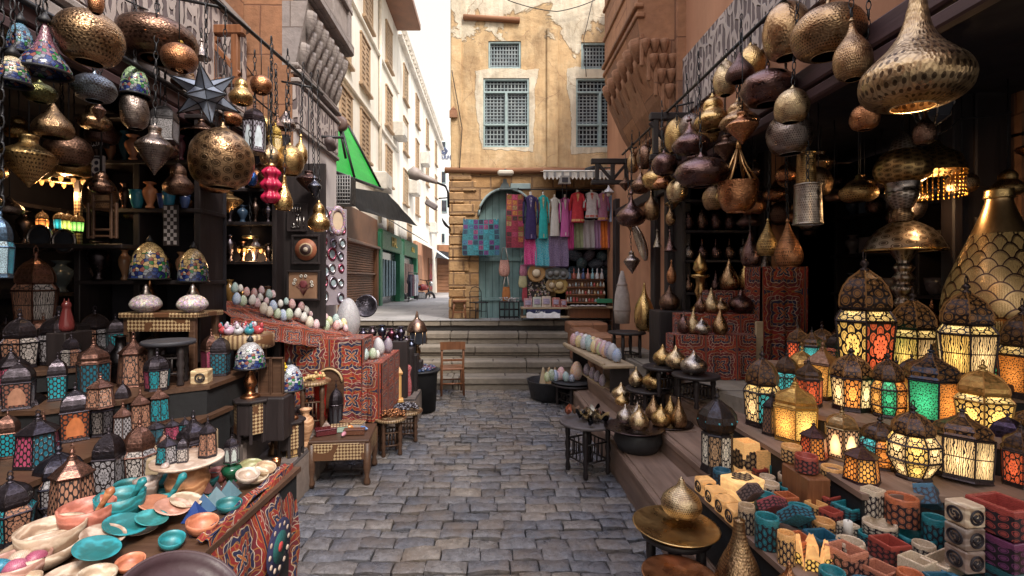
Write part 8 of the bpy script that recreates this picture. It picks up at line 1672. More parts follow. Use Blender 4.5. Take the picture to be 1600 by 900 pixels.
t=thing('hand_mirror','big oval mirror with cream centre and pink blue frame above the mirror board','mirror',P(528,345,5.0)); M_=Matrix.Rotation(pi/2,3,'X')@Matrix.Rotation(.5,3,'Y'); MB().torus((0,0,0),.085,.022,20,6,M_@Matrix.Diagonal((.8,1.5,1))).build('frame',MT['egg_speckle'],t,(.30,.12,.22)); MB().lathe([(.08,0),(.001,.004)],20,caps=False,M=M_@Matrix.Diagonal((.8,1.5,1))).build('glass',MT['tint'],t,(.55,.42,.30))
t=thing('spotlight','pair of dark spotlights on an iron bar under the script band','spotlight',P(500,215,5.1)); m=MB(); m.tube([(-.25,0,.02),(.25,0,.0)],.015,6); m.build('bar',MT['iron'],t)
for x in(-.1,.12): MB().lathe([(.03,-.08),(.055,-.05),(.05,.06),(.02,.09)],12,(x,-.03,-.08),M=Matrix.Rotation(1.1,3,'X')).build('lamp_head',MT['tint'],t,(.10,.07,.07))
t=thing('post_lamp','thin dark post with small round knob hanging by the pier','post',P(470,300,4.9)); MB().box((0,0,.2),(.07,.07,.75),0,.008).build('shaft',MT['purple_beam'],t); MB().lathe([(.001,-.05),(.035,-.02),(.035,.02),(.001,.05)],10,(0,0,-.2)).build('knob',MT['iron'],t)

# dim wares behind the pier side, filling the dark back wall
t=thing('wall_shelves','dark shelves of dim vessels on the back wall by the pier','shelves',(-2.3,4.36,.9))
for z in(.45,.85,1.2,1.5): MB().box((0,0,z),(.74,.18,.03),0,.004).build('shelf',MT['dark_wood'],t)
for x in(-.37,.37): MB().box((x,0,.9),(.04,.2,1.8),0,.004).build('upright',MT['dark_wood'],t)
rr=random.Random(41)
for z in(.45,.85,1.2,1.5):
    for k in range(6):
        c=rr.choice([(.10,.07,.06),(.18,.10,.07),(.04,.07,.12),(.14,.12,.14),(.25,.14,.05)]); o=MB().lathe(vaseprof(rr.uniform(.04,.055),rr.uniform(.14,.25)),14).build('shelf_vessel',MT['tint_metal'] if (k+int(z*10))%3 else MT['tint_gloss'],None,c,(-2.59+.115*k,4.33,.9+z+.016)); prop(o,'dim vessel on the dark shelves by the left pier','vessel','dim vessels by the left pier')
# more small lanterns crowding the left rack
for i,(s_,x1,x2,y1,y2,z,cols,kd,lab) in enumerate((('ten',48,88,645,722,.76,(CO_,),'honey','copper lantern between the flared plum lantern and the pair with arches'),('oct',100,140,560,606,.94,(GR,TD),'rosette','small grey lantern tucked behind the square teal one on the third plank'),('sq',-10,34,640,720,.76,(TE,),'honey','teal honeycomb lantern at the far left end of the second plank'),('ten',120,152,672,742,.58,(CO_,PN),'rosette','reddish lantern beside the large many-sided one on the front table'),('sq',242,270,672,738,.58,(TD,),'rosette','slim dark blue lantern right of the copper topped one'),('hex',95,128,520,576,1.08,(CL,CO_),'rosette','small pale lantern in front of the grey domed one on the top plank'),('ten',176,208,626,690,.76,(GR,),'honey','flared grey lantern under the bright turquoise arch'))):
    loc,w_,h_=spot(x1,x2,y1,y2,z=z); lantern(s_,loc,w_*1.1,h_,lab,dk2 if i%2 else cu,cols,.05,kd,rnd.uniform(.2,.8))
# ================================================================== the clothes stall
def prof_at(p,t):
    for (a,b),(c,d) in zip(p,p[1:]):
        if a<=t<=c: return b+(d-b)*(t-a)/(c-a)
    return p[-1][1]
def garment(x1,x2,y1,y2,col,lab,kind='dress',mat='cl_dots',trim=None,d=8.22,name='dress',fig=True):
    s=d/F; W_=(x2-x1)*s; Hh=(y2-y1)*s; t=thing(name,lab,name,P((x1+x2)/2,y2,d),0,None)
    pr={'dress':[(0,.10),(.035,.30),(.12,.27),(.28,.22),(.38,.25),(.6,.30),(1,.33)],'blouse':[(0,.10),(.06,.33),(.2,.30),(.5,.30),(1,.36)]}[kind]
    m=MB(); n=22; rows=18; V=[]
    def fn(u,v):
        tt=1-v; hw=prof_at(pr,tt)*W_*1.15; a=2*pi*u; f=1+(.10*sin(a*7+tt*3)+.05*sin(a*13+tt*5))*tt; return (hw*cos(a)*f,hw*.42*sin(a)*f-.02,Hh*v*(.93 if fig else 1))
    m.grid(fn,n,rows,2,1.4); m.build('body',MT[mat],t,col)
    for sg in(-1,1):
        L=.55 if kind=='dress' else .62
        MB().tube([(sg*W_*.30,-.02,Hh*.88),(sg*W_*.44,-.02,Hh*.78),(sg*W_*.47,-.03,Hh*(.88-L*.55)),(sg*W_*.46,-.03,Hh*(.88-L))] if kind=='dress' else [(sg*W_*.30,-.02,Hh*.86),(sg*W_*.46,-.02,Hh*.62),(sg*W_*.5,-.03,Hh*.36)],[W_*.09,W_*.085,W_*.07,W_*.06] if kind=='dress' else [W_*.1,W_*.1,W_*.09],8).build('sleeve',MT[mat],t,col)
    if fig: MB().lathe([(W_*.13,Hh*.86),(W_*.10,Hh*.93),(W_*.075,Hh*.955),(W_*.08,Hh*1.0),(.001,Hh*1.01)],12,sy=.8).build('neck',MT['tint'],t,(.60,.56,.50))
    if trim:
        m=MB(); m.prism([(-W_*.10,Hh*.84),(0,Hh*.62),(W_*.10,Hh*.84),(W_*.05,Hh*.88),(-W_*.05,Hh*.88)],1,-W_*.17-.02,-W_*.15-.02); m.build('neck_trim',MT['cl_dots'],t,trim)
        MB().lathe([(W_*.345,Hh*.02),(W_*.35,Hh*.05),(W_*.34,Hh*.10)] if kind=='dress' else [(W_*.425,Hh*.03),(W_*.42,Hh*.10)],18,(0,-.02,0),sy=.43,caps=False).build('hem_trim',MT['cl_dots'],t,trim)
    MB().tube([(0,0,Hh),(0,.0,Hh+.05),(.01,.1,Hh+.07)],.004,4).build('hanger',MT['iron'],t); return t
garment(817,841,300,374,(.035,.02,.10),'deep purple long dress with silver beading, first from the door','dress','tint_cloth',(.14,.11,.25)); garment(839,858,300,373,(.02,.36,.36),'turquoise long dress with gold fringe, second from the door','dress','tint_cloth',(.35,.32,.18))
garment(857,876,304,369,(.55,.53,.52),'white sprigged long dress, third from the door'); garment(873,892,304,370,(.48,.06,.30),'magenta skirted dress with white top, fourth from the door','dress','cl_stripe',(.55,.52,.5))
garment(890,914,297,348,(.48,.03,.045),'bright red blouse with gold embroidered chest','blouse','tint_cloth',(.62,.32,.12)); garment(912,936,297,341,(.55,.50,.52),'white satin blouse with red embroidery','blouse','tint_cloth',(.50,.10,.08)); garment(932,951,298,345,(.34,.10,.20),'purple and orange blouse under the pendant lamp','blouse','cl_swirl',(.6,.30,.06)); garment(950,968,300,347,(.20,.26,.38),'blue and white checked blouse at the right end','blouse','cl_stripe')
def hanging(x1,x2,y1,y2,col,lab,mat,d=8.25,name='scarf',uv=(1,1),wave_=.012,fringe=True,pins=2):
    s=d/F; W_=(x2-x1)*s; Hh=(y2-y1)*s; t=thing(name,lab,name.replace('_',' '),P((x1+x2)/2,y2,d))
    MB().grid(lambda u,v:(W_*(u-.5)*(1+.03*sin(v*5)),-wave_*sin(u*14+v*2)*(1.3-v)-.01,Hh*v-.012*sin(pi*u)*v),22,14,*uv).build('cloth',MT[mat],t,col)
    if fringe:
        m=MB(); n=max(8,int(W_/.014))
        for k in range(n): x=W_*((k+.5)/n-.5); m.tube([(x,-.012,.002),(x+.003,-.014,-.035)],.0025,3)
        m.build('fringe',MT['tint_cloth'],t,col)
    for k in range(pins): MB().box((W_*(k/(pins-1)-.5)*.86,-.02,Hh-.012),(.012,.014,.03),0,.002).build('peg',MT['tint'],t,(.4,.35,.3))
    return t
hanging(723,780,342,399,(.1,.3,.3),'square teal patchwork hanging on the stone left of the door','patch_teal',8.42,'patchwork_hanging',(1.0,1.0),.008,False); hanging(791,818,303,387,(.3,.05,.05),'long red patchwork runner hanging on the arched door','patch_red',8.5,'patchwork_runner',(.43,1.43),.004,False)
hanging(819,838,370,413,(.60,.02,.24),'hot pink paisley scarf below the purple dress','cl_dots'); hanging(836,858,372,415,(.03,.36,.48),'sky blue sprigged scarf below the turquoise dress','cl_dots'); hanging(857,888,366,416,(.13,.09,.20),'dark violet brocade shawl below the white dress','cl_swirl',uv=(1,1.5)); hanging(887,896,310,388,(.45,.05,.20),'narrow crimson scarf between the dresses and blouses','tint_cloth')
for x1,x2,c,m_,lab in((897,911,(.25,.27,.16),'tint_cloth','olive green scarf in the lower row'),(911,929,(.36,.33,.34),'cl_swirl','grey brocade scarf in the lower row'),(928,939,(.30,.15,.30),'cl_stripe','lilac and pink striped scarf in the lower row'),(938,949,(.65,.17,.03),'tint_cloth','bright orange scarf in the lower row'),(949,966,(.38,.10,.17),'cl_stripe','rose pleated scarf at the right end of the lower row')): hanging(x1,x2,343,387,c,lab,m_,8.3)
# rail the garments hang from
t=thing('garment_rail','iron rail over the stall carrying dresses and blouses','rail',P(890,296,8.34)); s=8.34/F; MB().tube([(-80*s,0,0),(88*s,0,.0)],.012,6).build('rod',MT['iron'],t); MB().tube([(-80*s,0,-.48),(88*s,0,-.48)],.01,6).build('rod',MT['iron'],t); 
for x in(-80,88): MB().tube([(x*s,0,.02),(x*s,.26,.06)],.01,5).build('stay',MT['iron'],t)
# bags on the door
def bag(px,y1,y2,w_,col,lab,mat='cl_dots',strap=True):
    d=8.45; s=d/F; Hh=(y2-y1)*s; W_=w_*s; t=thing('hanging_bag',lab,'bag',P(px,y2,d)); bh=Hh*(.55 if strap else .9); MB().lathe(smoothprof([(.001,0),(W_*.35,bh*.04),(W_*.5,bh*.3),(W_*.46,bh*.7),(W_*.38,bh)]),16,sy=.45).build('body',MT[mat],t,col); MB().tube([(-W_*.36,0,bh*.95),(-W_*.12,0,Hh),(W_*.12,0,Hh),(W_*.36,0,bh*.95)],.010,5).build('strap',MT['tint_cloth'],t,(.5,.46,.42) if strap else col); MB().torus((0,0,bh),W_*.38,.008,14,4,Matrix.Diagonal((1,.45,1))).build('opening',MT['tint_cloth'],t,col)
bag(788,387,432,17,(.50,.24,.20),'red and white floral shoulder bag hanging on the door'); bag(791,430,472,13,(.42,.16,.05),'tan leather pouch hanging below the floral bag','tint_cloth'); bag(818,400,432,13,(.40,.12,.22),'pink floral bag beside the straw hat'); bag(817,430,450,14,(.48,.44,.26),'teal and cream pouch below the pink bag','tint_cloth',False); bag(820,447,472,9,(.35,.05,.07),'slim red pouch beside the postcards','tint_cloth',False)
def hat(px,py,r,c1,c2,lab):
    d=8.3; q=r*d/F; t=thing('straw_hat',lab,'hat',P(px,py,d)); M_=Matrix.Rotation(pi/2-.1,3,'X'); MB().lathe([(q*.42,0),(q*.8,.004),(q,.015),(q*1.0,.022),(q*.8,.012),(q*.42,.01)],24,M=M_,caps=False).build('brim',MT['tint'],t,c1); MB().lathe([(q*.46,0),(q*.44,.05),(q*.3,.07),(.001,.072)],20,M=M_,caps=False).build('crown',MT['tint'],t,c2); MB().torus((0,-.012,0),q*.45,.008,20,4,M_).build('band',MT['tint'],t,(.08,.05,.03))
for a in((838,427,14,(.36,.20,.07),(.60,.50,.36),'wide tan straw hat with pale crown on the stall'),(860,428,9,(.12,.13,.13),(.16,.16,.16),'small grey hat, left of three above the tan hats'),(869,427,10,(.14,.15,.15),(.18,.18,.17),'grey hat in the middle of three'),(880,428,9,(.12,.13,.14),(.15,.15,.16),'small grey hat, right of three'),(862,446,10,(.30,.20,.10),(.45,.36,.25),'tan hat half hidden by a yellow brown one'),(874,446,13,(.34,.22,.06),(.50,.38,.2),'yellow brown straw hat at the lower right of the hats')): hat(*a)
# postcard board, crafts
t=thing('jewellery_board','black board of small trinkets between the hats and the bags','display board',P(842,452,8.42)); s=8.42/F; MB().box((0,.01,0),(36*s,.03,38*s),0,.004).build('board',MT['dark_wood'],t); rr=random.Random(2)
for nm,c in(('gold_trinkets',(.5,.38,.2)),('pink_trinkets',(.45,.25,.30)),('white_trinkets',(.6,.57,.55))):
    m=MB(); 
    for k in range(34): m.box((rr.uniform(-16,16)*s,-.012,rr.uniform(-17,17)*s),(rr.uniform(.012,.04),.012,rr.uniform(.012,.035)),0,.002)
    prop(m.build(nm,MT['tint'],t,c),kind='stuff')
for k,(x1,x2,y1,y2,c,lab) in enumerate(((818,832,466,481,(.42,.22,.24),'pink picture book at the left of the counter'),(832,846,464,480,(.48,.50,.44),'pale picture book with blue cover on the counter'),(846,861,463,480,(.55,.44,.38),'white and red picture book on the counter'),(862,875,465,480,(.38,.12,.10),'red box with stripes on the counter'),(875,886,468,480,(.32,.10,.10),'smaller red box at the right of the counter'))):
    d=8.15; s=d/F; t=thing('book',lab,'book',P((x1+x2)/2,y2,d)); MB().box((0,.0,(y2-y1)*s/2),((x2-x1-1)*s,.03,(y2-y1)*s),0,.004,Matrix.Rotation(-.15,3,'X')).build('cover',MT['cl_dots'],t,c); MB().box((0,-.025,(y2-y1)*s*.55),((x2-x1-5)*s,.012,(y2-y1)*s*.5),0,.002,Matrix.Rotation(-.15,3,'X')).build('cover_picture',MT['cl_swirl'],t,(.3,.25,.35))
t=thing('stall_counter','low wooden stall counter with white cloth bundles beneath','counter',P(852,498,8.12)); s=8.12/F; MB().box((0,.12,16.5*s),(76*s,.34,.03),0,.005).build('table_top',MT['pale_wood'],t); MB().box((0,.12,3*s),(76*s,.34,.03),0,.005).build('lower_shelf',MT['pale_wood'],t); [MB().box((x*s,.12,8*s),(.03,.3,16*s),0,.004).build('leg',MT['walnut'],t) for x in(-36,36)]
t=thing('carton','long dark blue carton with pale lettering under the stall counter','carton',P(850,490,8.05)); MB().box((0,.12,3*s),(52*s,.2,6*s),0,.004).build('body',MT['tint'],t,(.02,.025,.09)); text('BABYLISS',.05,(-.05,.015,3*s),(pi/2,0,0),MT['tint'],'lettering',t,(.55,.55,.6),.002) if False else text('Azhar a',.055,(-.06,.015,3*s),(pi/2,0,0),MT['tint'],'lettering',t,(.55,.55,.6),.002)
o=MB().grid(lambda u,v:(.55*(u-.5),-.02-.10*v,.10*sin(pi*v)*(.8+.3*sin(u*17)*sin(v*5))),24,8).build('cloth_bundle',MT['tint_cloth'],None,(.60,.59,.60),P(848,496,8.02)); prop(o,'crumpled white cloth bundle under the stall counter','cloth')
t=thing('souvenir_rack','red brown tiered rack of souvenirs at the right of the stall','rack',P(920,497,8.15)); s=8.15/F
MB().box((0,.15,8*s),(66*s,.36,16*s),0,.008).build('cabinet',MT['brown_wood'],t); MB().box((0,.1,17*s),(70*s,.46,.03),0,.005).build('counter_top',MT['pale_wood'],t)
for k,z in enumerate((24,36,48,60)): MB().box((-3*s,.08+.05*k,z*s),(62*s,.12,.02),0,.003).build('shelf',MT['brown_wood'],t); MB().box((-3*s,.14+.05*k,(z+5)*s),(62*s,.01,11*s)).build('back',MT['brown_wood'],t)
rr=random.Random(14)
for k,z in enumerate((24,36,48)):
    for j in range(13):
        c,n_=rr.choice([((.60,.56,.50),'white'),((.50,.36,.20),'tan'),((.45,.08,.08),'red'),((.15,.12,.12),'dark'),((.30,.40,.45),'blue grey')]); x,y,zz=P(888+j*4.9,497,8.15); h=rr.uniform(.05,.09)
        o=MB().lathe([(.018,0),(.02,h*.4),(.01,h*.7),(.012,h*.85),(.002,h)],8).build('figurine',MT['tint'],None,c,(x,8.15+.07+.05*k,zz+(z*s)+.011)); prop(o,f'tiny {n_} figurine on the tiered souvenir rack','figurine','figurines on the souvenir rack')
for j,(c,n_) in enumerate((((.10,.16,.25),'blue'),((.35,.10,.08),'red'),((.45,.45,.48),'clear'),((.06,.09,.20),'navy'),((.45,.20,.18),'pink'),((.20,.35,.40),'teal'),((.50,.50,.52),'pale'),((.40,.38,.40),'grey'))):
    x,y,zz=P(889+j*7.2,436,8.36); t=thing('glass_bottle',f'small {n_} perfume bottle on top of the souvenir rack','bottle',(x,8.32,P(0,497,8.15)[2]+60*s+.011),0,'perfume bottles on the souvenir rack'); MB().lathe([(.03,0),(.034,.02),(.03,.08),(.012,.11),(.01,.13)],12).build('body',MT['tint_gloss'],t,c); MB().lathe([(.012,.13),(.016,.145),(.003,.19)],10).build('stopper',MT['tint_gloss'],t,c)
o=MB().box((0,0,.03),(.28,.12,.07),0,.006).build('green_box',MT['tint'],None,(.03,.20,.10),P(947,470,8.1)); o.location.z=P(0,497,8.15)[2]+24*s+.0; o.location.y=8.19; prop(o,'green box at the right end of the souvenir rack','box'); o=MB().grid(lambda u,v:(.6*(u-.5),.16*(v-.5),.03+.02*sin(u*22)*sin(v*7)),24,6).build('magazines',MT['cl_dots'],None,(.42,.38,.38),(P(920,480,8.0)[0],8.05,P(0,497,8.15)[2]+17*s+.0)); prop(o,'spread of crumpled papers on the rack counter','papers')
# cushions and dark bundles hanging in the recess
for k in range(7):
    o=MB().lathe(smoothprof([(.001,-.10),(.10,-.08),(.14,0),(.11,.08),(.001,.11)]),14,sy=.6).build('dark_bundle',MT['cl_swirl'],None,[(.02,.05,.08),(.03,.10,.12),(.02,.02,.04)][k%3],P(898+k*11,400+12*(k%2),8.7),(.3*k,.2,k)); prop(o,'dark blue green bundle hanging in the shade of the stall','bundle','dark bundles in the stall')
for k in range(6):
    o=MB().lathe(smoothprof([(.001,-.12),(.13,-.09),(.17,0),(.12,.09),(.001,.12)]),14,sy=.6).build('dark_bundle',MT['cl_swirl'],None,[(.02,.08,.12),(.02,.03,.06),(.03,.12,.14)][k%3],P(900+k*14,425+10*(k%3),9.0),(.3*k,.2,k)); prop(o,'dark blue green bundle hanging in the shade of the stall','bundle','dark bundles in the stall')
# ------------------------------------------------------------------ seats on the landing and by the stairs
t=thing('wooden_stool','small brown wooden stool standing at the corner of the ochre building','stool',P(718,497,8.5)); s=8.5/F; MB().box((0,0,.30),(.24,.24,.035),0,.008).build('seat',MT['brown_wood'],t)
for x in(-.1,.1):
    for y in(-.09,.09): MB().tube([(x*1.15,y*1.1,0),(x*.85,y*.85,.29)],.018,6).build('leg',MT['brown_wood'],t)
for y in(-.095,.095): MB().box((0,y,.11),(.2,.02,.025),0,.003).build('stretcher',MT['brown_wood'],t)
prop(MB().box(P(710,483,8.62),(.10,.12,.30),0,.008).build('brown_post',MT['brown_wood']),'brown wooden box end beside the small stool','box')
def chair(label,loc,rz,s,mat,metal=False):
    t=thing('chair' ,label,'chair',loc,rz,None,(s,s,s)); r=.012 if metal else .02
    MB().box((0,0,.44),(.40,.40,.035 if not metal else .03),0,.012).build('seat',MT[mat],t)
    for x in(-.18,.18): MB().tube([(x,-.17,0),(x*.95,-.16,.43)],r,7).build('leg',MT[mat],t)
    if metal:
        MB().tube([(-.18,.2,0),(-.18,.18,.44),(-.18,.2,.72),(-.12,.21,.84),(0,.215,.88),(.12,.21,.84),(.18,.2,.72),(.18,.18,.44),(.18,.2,0)],r,7).build('back_frame',MT[mat],t)
        for z in(.6,.75): MB().tube([(-.18,.2,z),(.18,.2,z)],.008,5).build('back_rail',MT[mat],t)
    else:
        for x in(-.18,.18): MB().tube([(x*1.05,.21,0),(x,.18,.44),(x*1.02,.22,.88)],r,7).build('leg',MT[mat],t)
        MB().grid(lambda u,v:(.42*(u-.5),.23-.03*sin(pi*u),.78+.13*v),10,3).grid(lambda u,v:(.42*(u-.5),.25-.03*sin(pi*u),.91-.13*v),10,3).build('back_rest',MT[mat],t); MB().box((0,.2,.60),(.36,.018,.04),0,.005).build('back_rail',MT[mat],t)
    for y in(-.17,.19): MB().tube([(-.18,y,.20),(.18,y,.20)],r*.7,5).build('stretcher',MT[mat],t)
chair('reddish brown wooden chair standing at the foot of the stone stairs',P(706,614,6.62),pi+.15,.80,'brown_wood'); chair('black metal chair with rounded back before the arched door',P(748,497,8.35),.5,.62,'iron',True)
t=thing('metal_crate_stool','black metal crate stand with white flowers in front of the door','stand',P(796,498,8.2)); s=8.2/F
m=MB()
for x in(-15,-7.5,0,7.5,15): m.tube([(x*s,0,0),(x*s,0,26*s)],.008,5); m.tube([(x*s,.2,0),(x*s,.2,26*s)],.008,5)
for z in(2,14,26): m.tube([(-15*s,0,z*s),(15*s,0,z*s)],.008,5); m.tube([(-15*s,.2,z*s),(15*s,.2,z*s)],.008,5); m.tube([(-15*s,0,z*s),(-15*s,.2,z*s)],.008,5); m.tube([(15*s,0,z*s),(15*s,.2,z*s)],.008,5)
m.build('frame',MT['iron'],t); MB().box((0,.1,26*s),(31*s,.22,.015),0,.003).build('top',MT['iron'],t)
rr=random.Random(6); o=MB()
for k in range(50): o.lathe([(.001,-.012),(.017,0),(.001,.012)],5,(rr.uniform(-.17,.17),rr.uniform(.0,.2),rr.uniform(0,.06)))
x,y,z=P(796,498,8.2); prop(o.build('white_flowers',MT['tint'],None,(.55,.53,.55),(x,y,z+26*s+.015)),'bunch of white paper flowers on the black metal stand','flowers',kind='stuff')
# ================================================================== small wares filling the gaps
rr=random.Random(99)
def tops(names): return [(o.location[0],o.location[1],o) for o in COL.objects if o.parent is None and any(o.name.startswith(n) for n in names)]
def inside(p,poly):
    c=False
    for (x1,y1),(x2,y2) in zip(poly,poly[1:]+poly[:1]):
        if (y1>p[1])!=(y2>p[1]) and p[0]<(x2-x1)*(p[1]-y1)/(y2-y1)+x1: c=not c
    return c
def fill(poly,step,gap,taken,n):
    xs=[p[0] for p in poly]; ys=[p[1] for p in poly]; out=[]; y=min(ys)
    cand=[]
    while y<max(ys):
        x=min(xs)
        while x<max(xs): cand.append((x+rr.uniform(-.3,.3)*step,y+rr.uniform(-.3,.3)*step)); x+=step
        y+=step
    rr.shuffle(cand)
    for c in cand:
        if inside(c,poly) and all((c[0]-t[0])**2+(c[1]-t[1])**2>gap*gap for t in taken): out.append(c); taken.append(c)
        if len(out)>=n: break
    return out
W_N=['square_pot','round_pot','rectangular_box','stone_cube','lamp_cube','lotus_lamp','lantern','dark_crate','metal_bottle','brass_lamp']
tk=tops(W_N); CC=[('amber',AM),('orange',OR),('turquoise',TQ),('cream',CR),('red',RD),('dark blue',BL),('terracotta',PK)]
for k,(x,y) in enumerate(fill([(1.10,1.3),(1.06,2.5),(1.36,2.5),(1.40,1.9),(2.0,1.84),(2.0,1.3)],.055,.084,tk,90)):
    nm,c=CC[rr.choice([0,0,1,1,2,2,2,3,4,5,6])]; sq=rr.random()<.5; s=rr.uniform(.07,.092); t=thing('square_pot' if sq else 'round_pot',f'small {nm} {"square" if sq else "round"} lace pot crowded among the others on the right front table','pot',(x,y,.552),rr.uniform(.0,.2),'small lace pots crowded on the right front table',(s,s,rr.uniform(.06,.085))); n=4 if sq else 24; lt=.35 if nm=='amber' and rr.random()<.5 else 0
    link('bowl',shared('pot%d'%n,lambda:rbox_mesh(n,.84)),t,(*c,lt),mat=MT['alabaster']); link('sleeve',shared('slv%d'%n,lambda:sleeve_mesh(n)),t,(*c,lt),mat=MT['sleeve'])
# lanterns in the gaps of both racks
def extra(poly,z,n,lab,side):
    tk=tops(['lantern','dark_crate','brass_lamp','pear_lamp','column_lamp','stool','metal_jug','jug','inlaid_table','figurine','candle_holder','pale_box','octagonal_table','bowl','mortar','plate','cake_stand','pot','cup'])
    for x,y in fill(poly,.11,.155,tk,n):
        st=rr.choice(['ten','sq','hex','oct','onion']); w_=rr.uniform(.13,.17); h_=w_*rr.uniform(1.75,2.1)
        if side<0: nm,c=rr.choice([('teal',TE),('copper brown',CO_),('grey',GR),('dark blue',TD),('rose',PN)]); lit=.04
        else: nm,c=rr.choice([('amber',A_),('yellow',Y_),('green',G_),('red',Rd),('turquoise',T_)]); lit=rr.choice([.1,.5,.8])
        lantern(st,(x,y,z),w_,h_,f'small {nm} panelled lantern filling a gap on the {lab}',rr.choice([dk2,cu]) if side<0 else dk,(c,),lit,rr.choice(['rosette','honey','dots']),rr.uniform(0,1),'small lanterns filling the gaps of the '+lab)
extra([(-1.78,3.15),(-1.80,2.8),(-1.96,2.48),(-1.98,1.6),(-2.35,1.6),(-2.2,2.5),(-2.0,3.1)],.76,11,'second left plank',-1)
extra([(-1.82,3.5),(-1.84,3.05),(-2.05,2.9),(-2.1,2.7),(-2.35,2.5),(-3.1,2.45),(-3.0,2.7),(-2.5,2.75),(-2.45,3.5)],.94,12,'third left plank',-1)
extra([(-2.5,3.45),(-2.5,2.92),(-2.65,2.75),(-3.3,2.7),(-3.3,3.45)],1.08,10,'top left plank',-1)
extra([(-1.50,2.55),(-1.60,1.95),(-1.85,1.4),(-1.9,1.4),(-1.85,2.58)],.58,5,'back of the left front table',-1)
extra([(1.52,3.0),(1.54,2.42),(1.62,2.26),(1.6,2.0),(2.4,1.96),(2.2,2.12),(2.0,2.3),(1.74,2.6),(1.74,3.0)],.72,9,'second right plank',1)
extra([(1.86,3.25),(1.86,2.68),(2.12,2.4),(2.32,2.24),(2.7,2.14),(2.6,2.4),(2.25,3.25)],.86,8,'third right plank',1)
extra([(2.18,3.5),(2.18,3.0),(2.5,2.74),(3.2,2.45),(3.0,2.9),(2.7,3.5)],.98,8,'top right plank',1)
# bowls and cups in the gaps of the left front table
tk=tops(['plate','bowl','cup','pot','mortar','cake_stand','lantern','glass_pyramid','small_pyramid','round_pan','tent_cloth'])
for x,y in fill([(-1.18,1.35),(-1.14,2.5),(-1.75,2.5),(-1.85,1.35)],.07,.105,tk,26):
    nm,c=rr.choice([('turquoise',TQ2),('terracotta',(.55,.22,.13)),('cream',(.58,.50,.40)),('rose',(.42,.14,.15)),('deep teal',(.02,.17,.20))]); r=rr.uniform(.042,.062)
    dish(bowlprof(r,r*rr.uniform(.75,1.1)),(x,y,.582),c,f'small {nm} stone bowl crowded among the others on the left front table','bowl','bowl',tilt=(rr.uniform(-.15,.15),rr.uniform(-.1,.25)),group='small bowls crowded on the left front table')
# dim lamps hanging in both dark shops
for side,n,(xa,xb),(ya,yb),(za,zb) in((-1,34,(-3.2,-2.15),(2.0,4.2),(1.95,2.5)),(1,26,(2.25,3.5),(3.0,5.2),(2.0,2.45)),(2,20,(1.68,2.0),(3.2,6.2),(2.2,3.0)),(-2,16,(-2.2,-1.6),(2.7,4.3),(2.15,2.95))):
    pl=[]; old=[tuple(o.location) for o in COL.objects if o.parent is None and o.name.startswith(('hanging_lamp','cylinder_lamp','star_l','glass_gourd','glass_pend','picture','script_sign'))] if abs(side)>1 else []
    for k in range(400):
        p=(rr.uniform(xa,xb),rr.uniform(ya,yb),rr.uniform(za,zb))
        if all((Vector(p)-Vector(q)).length>.22 for q in pl) and all((Vector(p)-Vector(q)).length>.24 for q in old): pl.append(p)
        if len(pl)>=n: break
    for p in pl:
        kd=rr.choice(['ball','disc','onion','drop','gourd','spin']); c=rr.choice(['bronze','gold','dark','pewter','copper','plum']); w_=rr.uniform(.13,.24); h_=w_*rr.uniform(.7,1.25); sd='left' if side<0 else 'right'
        t=thing('hanging_lamp',f'small dim metal lamp hanging in the shade inside the {sd} shop' if abs(side)<2 else f'aged bronze lamp in the thick hanging cascade along the {sd} shopfront','hanging lamp',p,rr.uniform(0,6),f'dim lamps hanging inside the {sd} shop' if abs(side)<2 else f'bronze lamps of the {sd} cascade'); o=link('body',lathe_mesh(kd,24,False),t,(*BR[c],0),mat=MT[rr.choice(['brass','brass_eng','brass_plain'])]); o.scale=(w_,w_,h_); MB().tube([(0,0,h_),(0,0,(2.9 if abs(side)<2 else 3.28)-p[2])],.004,4).build('chain',MT['iron'],t)
# odds and ends along the left ledges
tk=tops(['octagonal_table','round_table','vase','bell','lantern','stone_pyramid','cloth_stand','low_inlaid_table','oval_inlaid_table','plate','pot','dark_stand','open_case','tiffany_lamp','arched_board','bowl','candle_holder'])
for poly,z in(([(-1.66,2.75),(-1.43,2.75),(-1.43,4.3),(-1.66,4.3)],.31),([(-1.98,2.7),(-1.74,2.7),(-1.74,4.2),(-1.98,4.2)],.48)):
    for x,y in fill(poly,.06,.10,tk,14):
        nm,c,mt_=rr.choice([('brass',BR['gold'],'brass_plain'),('copper',BR['copper'],'brass_plain'),('dark wooden',(.10,.05,.03),'tint'),('alabaster',(.55,.38,.25),'alabaster'),('red glazed',(.30,.03,.03),'tint_gloss'),('pewter',BR['pewter'],'brass_plain')])
        r=rr.uniform(.03,.048); t=thing('vase',f'small {nm} vessel among the odds and ends on the left ledges','vase',(x,y,z),rr.uniform(0,6),'odds and ends on the left ledges'); h=r*rr.uniform(2,4.2); MB().lathe(vaseprof(r,h) if rr.random()<.7 else bowlprof(r,h*.5),16).build('body',MT[mt_],t,c)
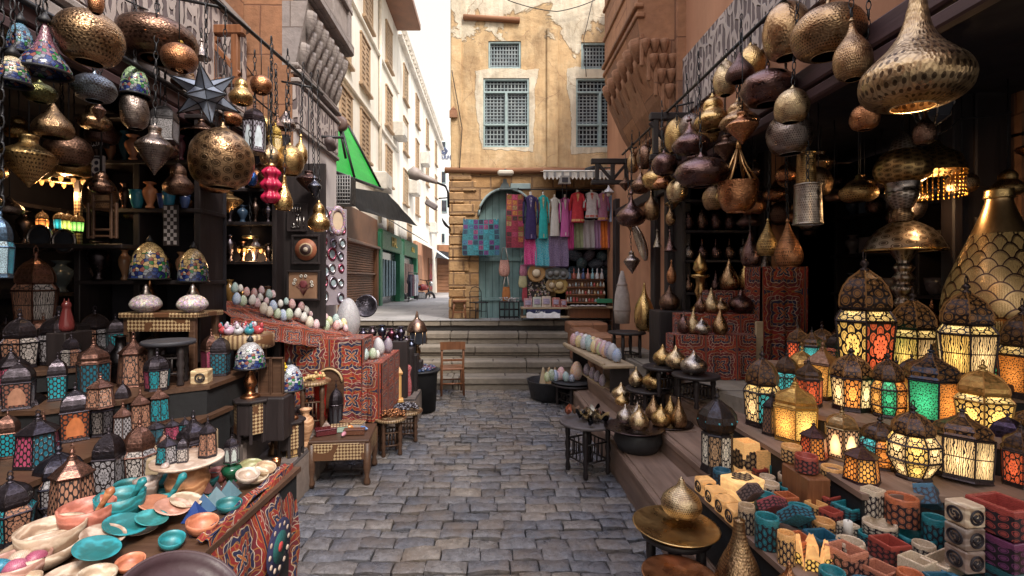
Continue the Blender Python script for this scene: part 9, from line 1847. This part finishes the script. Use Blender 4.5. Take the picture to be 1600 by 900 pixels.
# two more stools of trinkets before the red cloth stands
for k,(x,y,h,nm,c) in enumerate(((-.93,4.42,.34,'copper',(.34,.15,.07)),(-.84,4.80,.30,'dark silver',(.22,.21,.23)))):
    stool(f'low dark stool heaped with {nm} trinkets before the red cloth stands',(x,y,0),.15,h,'walnut','inlay'); o=MB()
    for j in range(46): a,q=rr.uniform(0,6.3),.125*sqrt(rr.random()); o.torus((q*cos(a),q*sin(a),.012+.03*rr.random()),rr.uniform(.012,.026),.006,8,4,Matrix.Rotation(rr.uniform(-.9,.9),3,'X'))
    prop(o.build('trinket_heap',MT['tint_metal'],None,c,(x,y,h+.006)),f'heap of {nm} bangles on a low stool','bangles',kind='stuff')
# bulbs of the lit lamps; the fringed lamp's is added to brighten the shop
def bulb(loc,w_,nm,parent_label,r=.03):
    p=[q for q in COL.objects if q.get('label','').startswith(parent_label)][0]; l=bpy.data.lights.new('lamp_bulb','POINT'); l.energy=w_; l.color=(1,.62,.30); l.shadow_soft_size=r; o=bpy.data.objects.new('lamp_bulb',l); COL.objects.link(o); o.parent=p; o.location=loc
bulb((0,0,.42),9,'','silver turned column lamp'); bulb((0,0,.03),7,'','huge pierced brass'); bulb((0,0,.10),6,'','small lamp with gold bead'); bulb((0,0,-.10),7,'','lit brass chandelier'); bulb((0,0,-.08),4,'','small glowing brass chandelier')
for z in(.58,1.1,1.45):
    for k in range(8):
        x=-2.93+.105*k
        if any(o.name.startswith('vase') and abs(o.location[0]-x)<.07 and abs(o.location[2]-1.016-z)<.05 for o in COL.objects): continue
        c,nm=rr.choice([((.10,.06,.05),'dark'),((.03,.12,.18),'teal'),((.35,.18,.10),'tan'),((.22,.05,.06),'red'),((.30,.27,.26),'grey')]); t=thing('vase',f'small {nm} vessel crowding the shelves of the black cabinet','vase',(x,3.56,1.016+z),0,'vessels crowding the black cabinet'); r=rr.uniform(.032,.046); MB().lathe(vaseprof(r,rr.uniform(.12,.24)),14).build('body',MT[rr.choice(['tint_gloss','tint_metal'])],t,c)
bpy.context.view_layer.update()
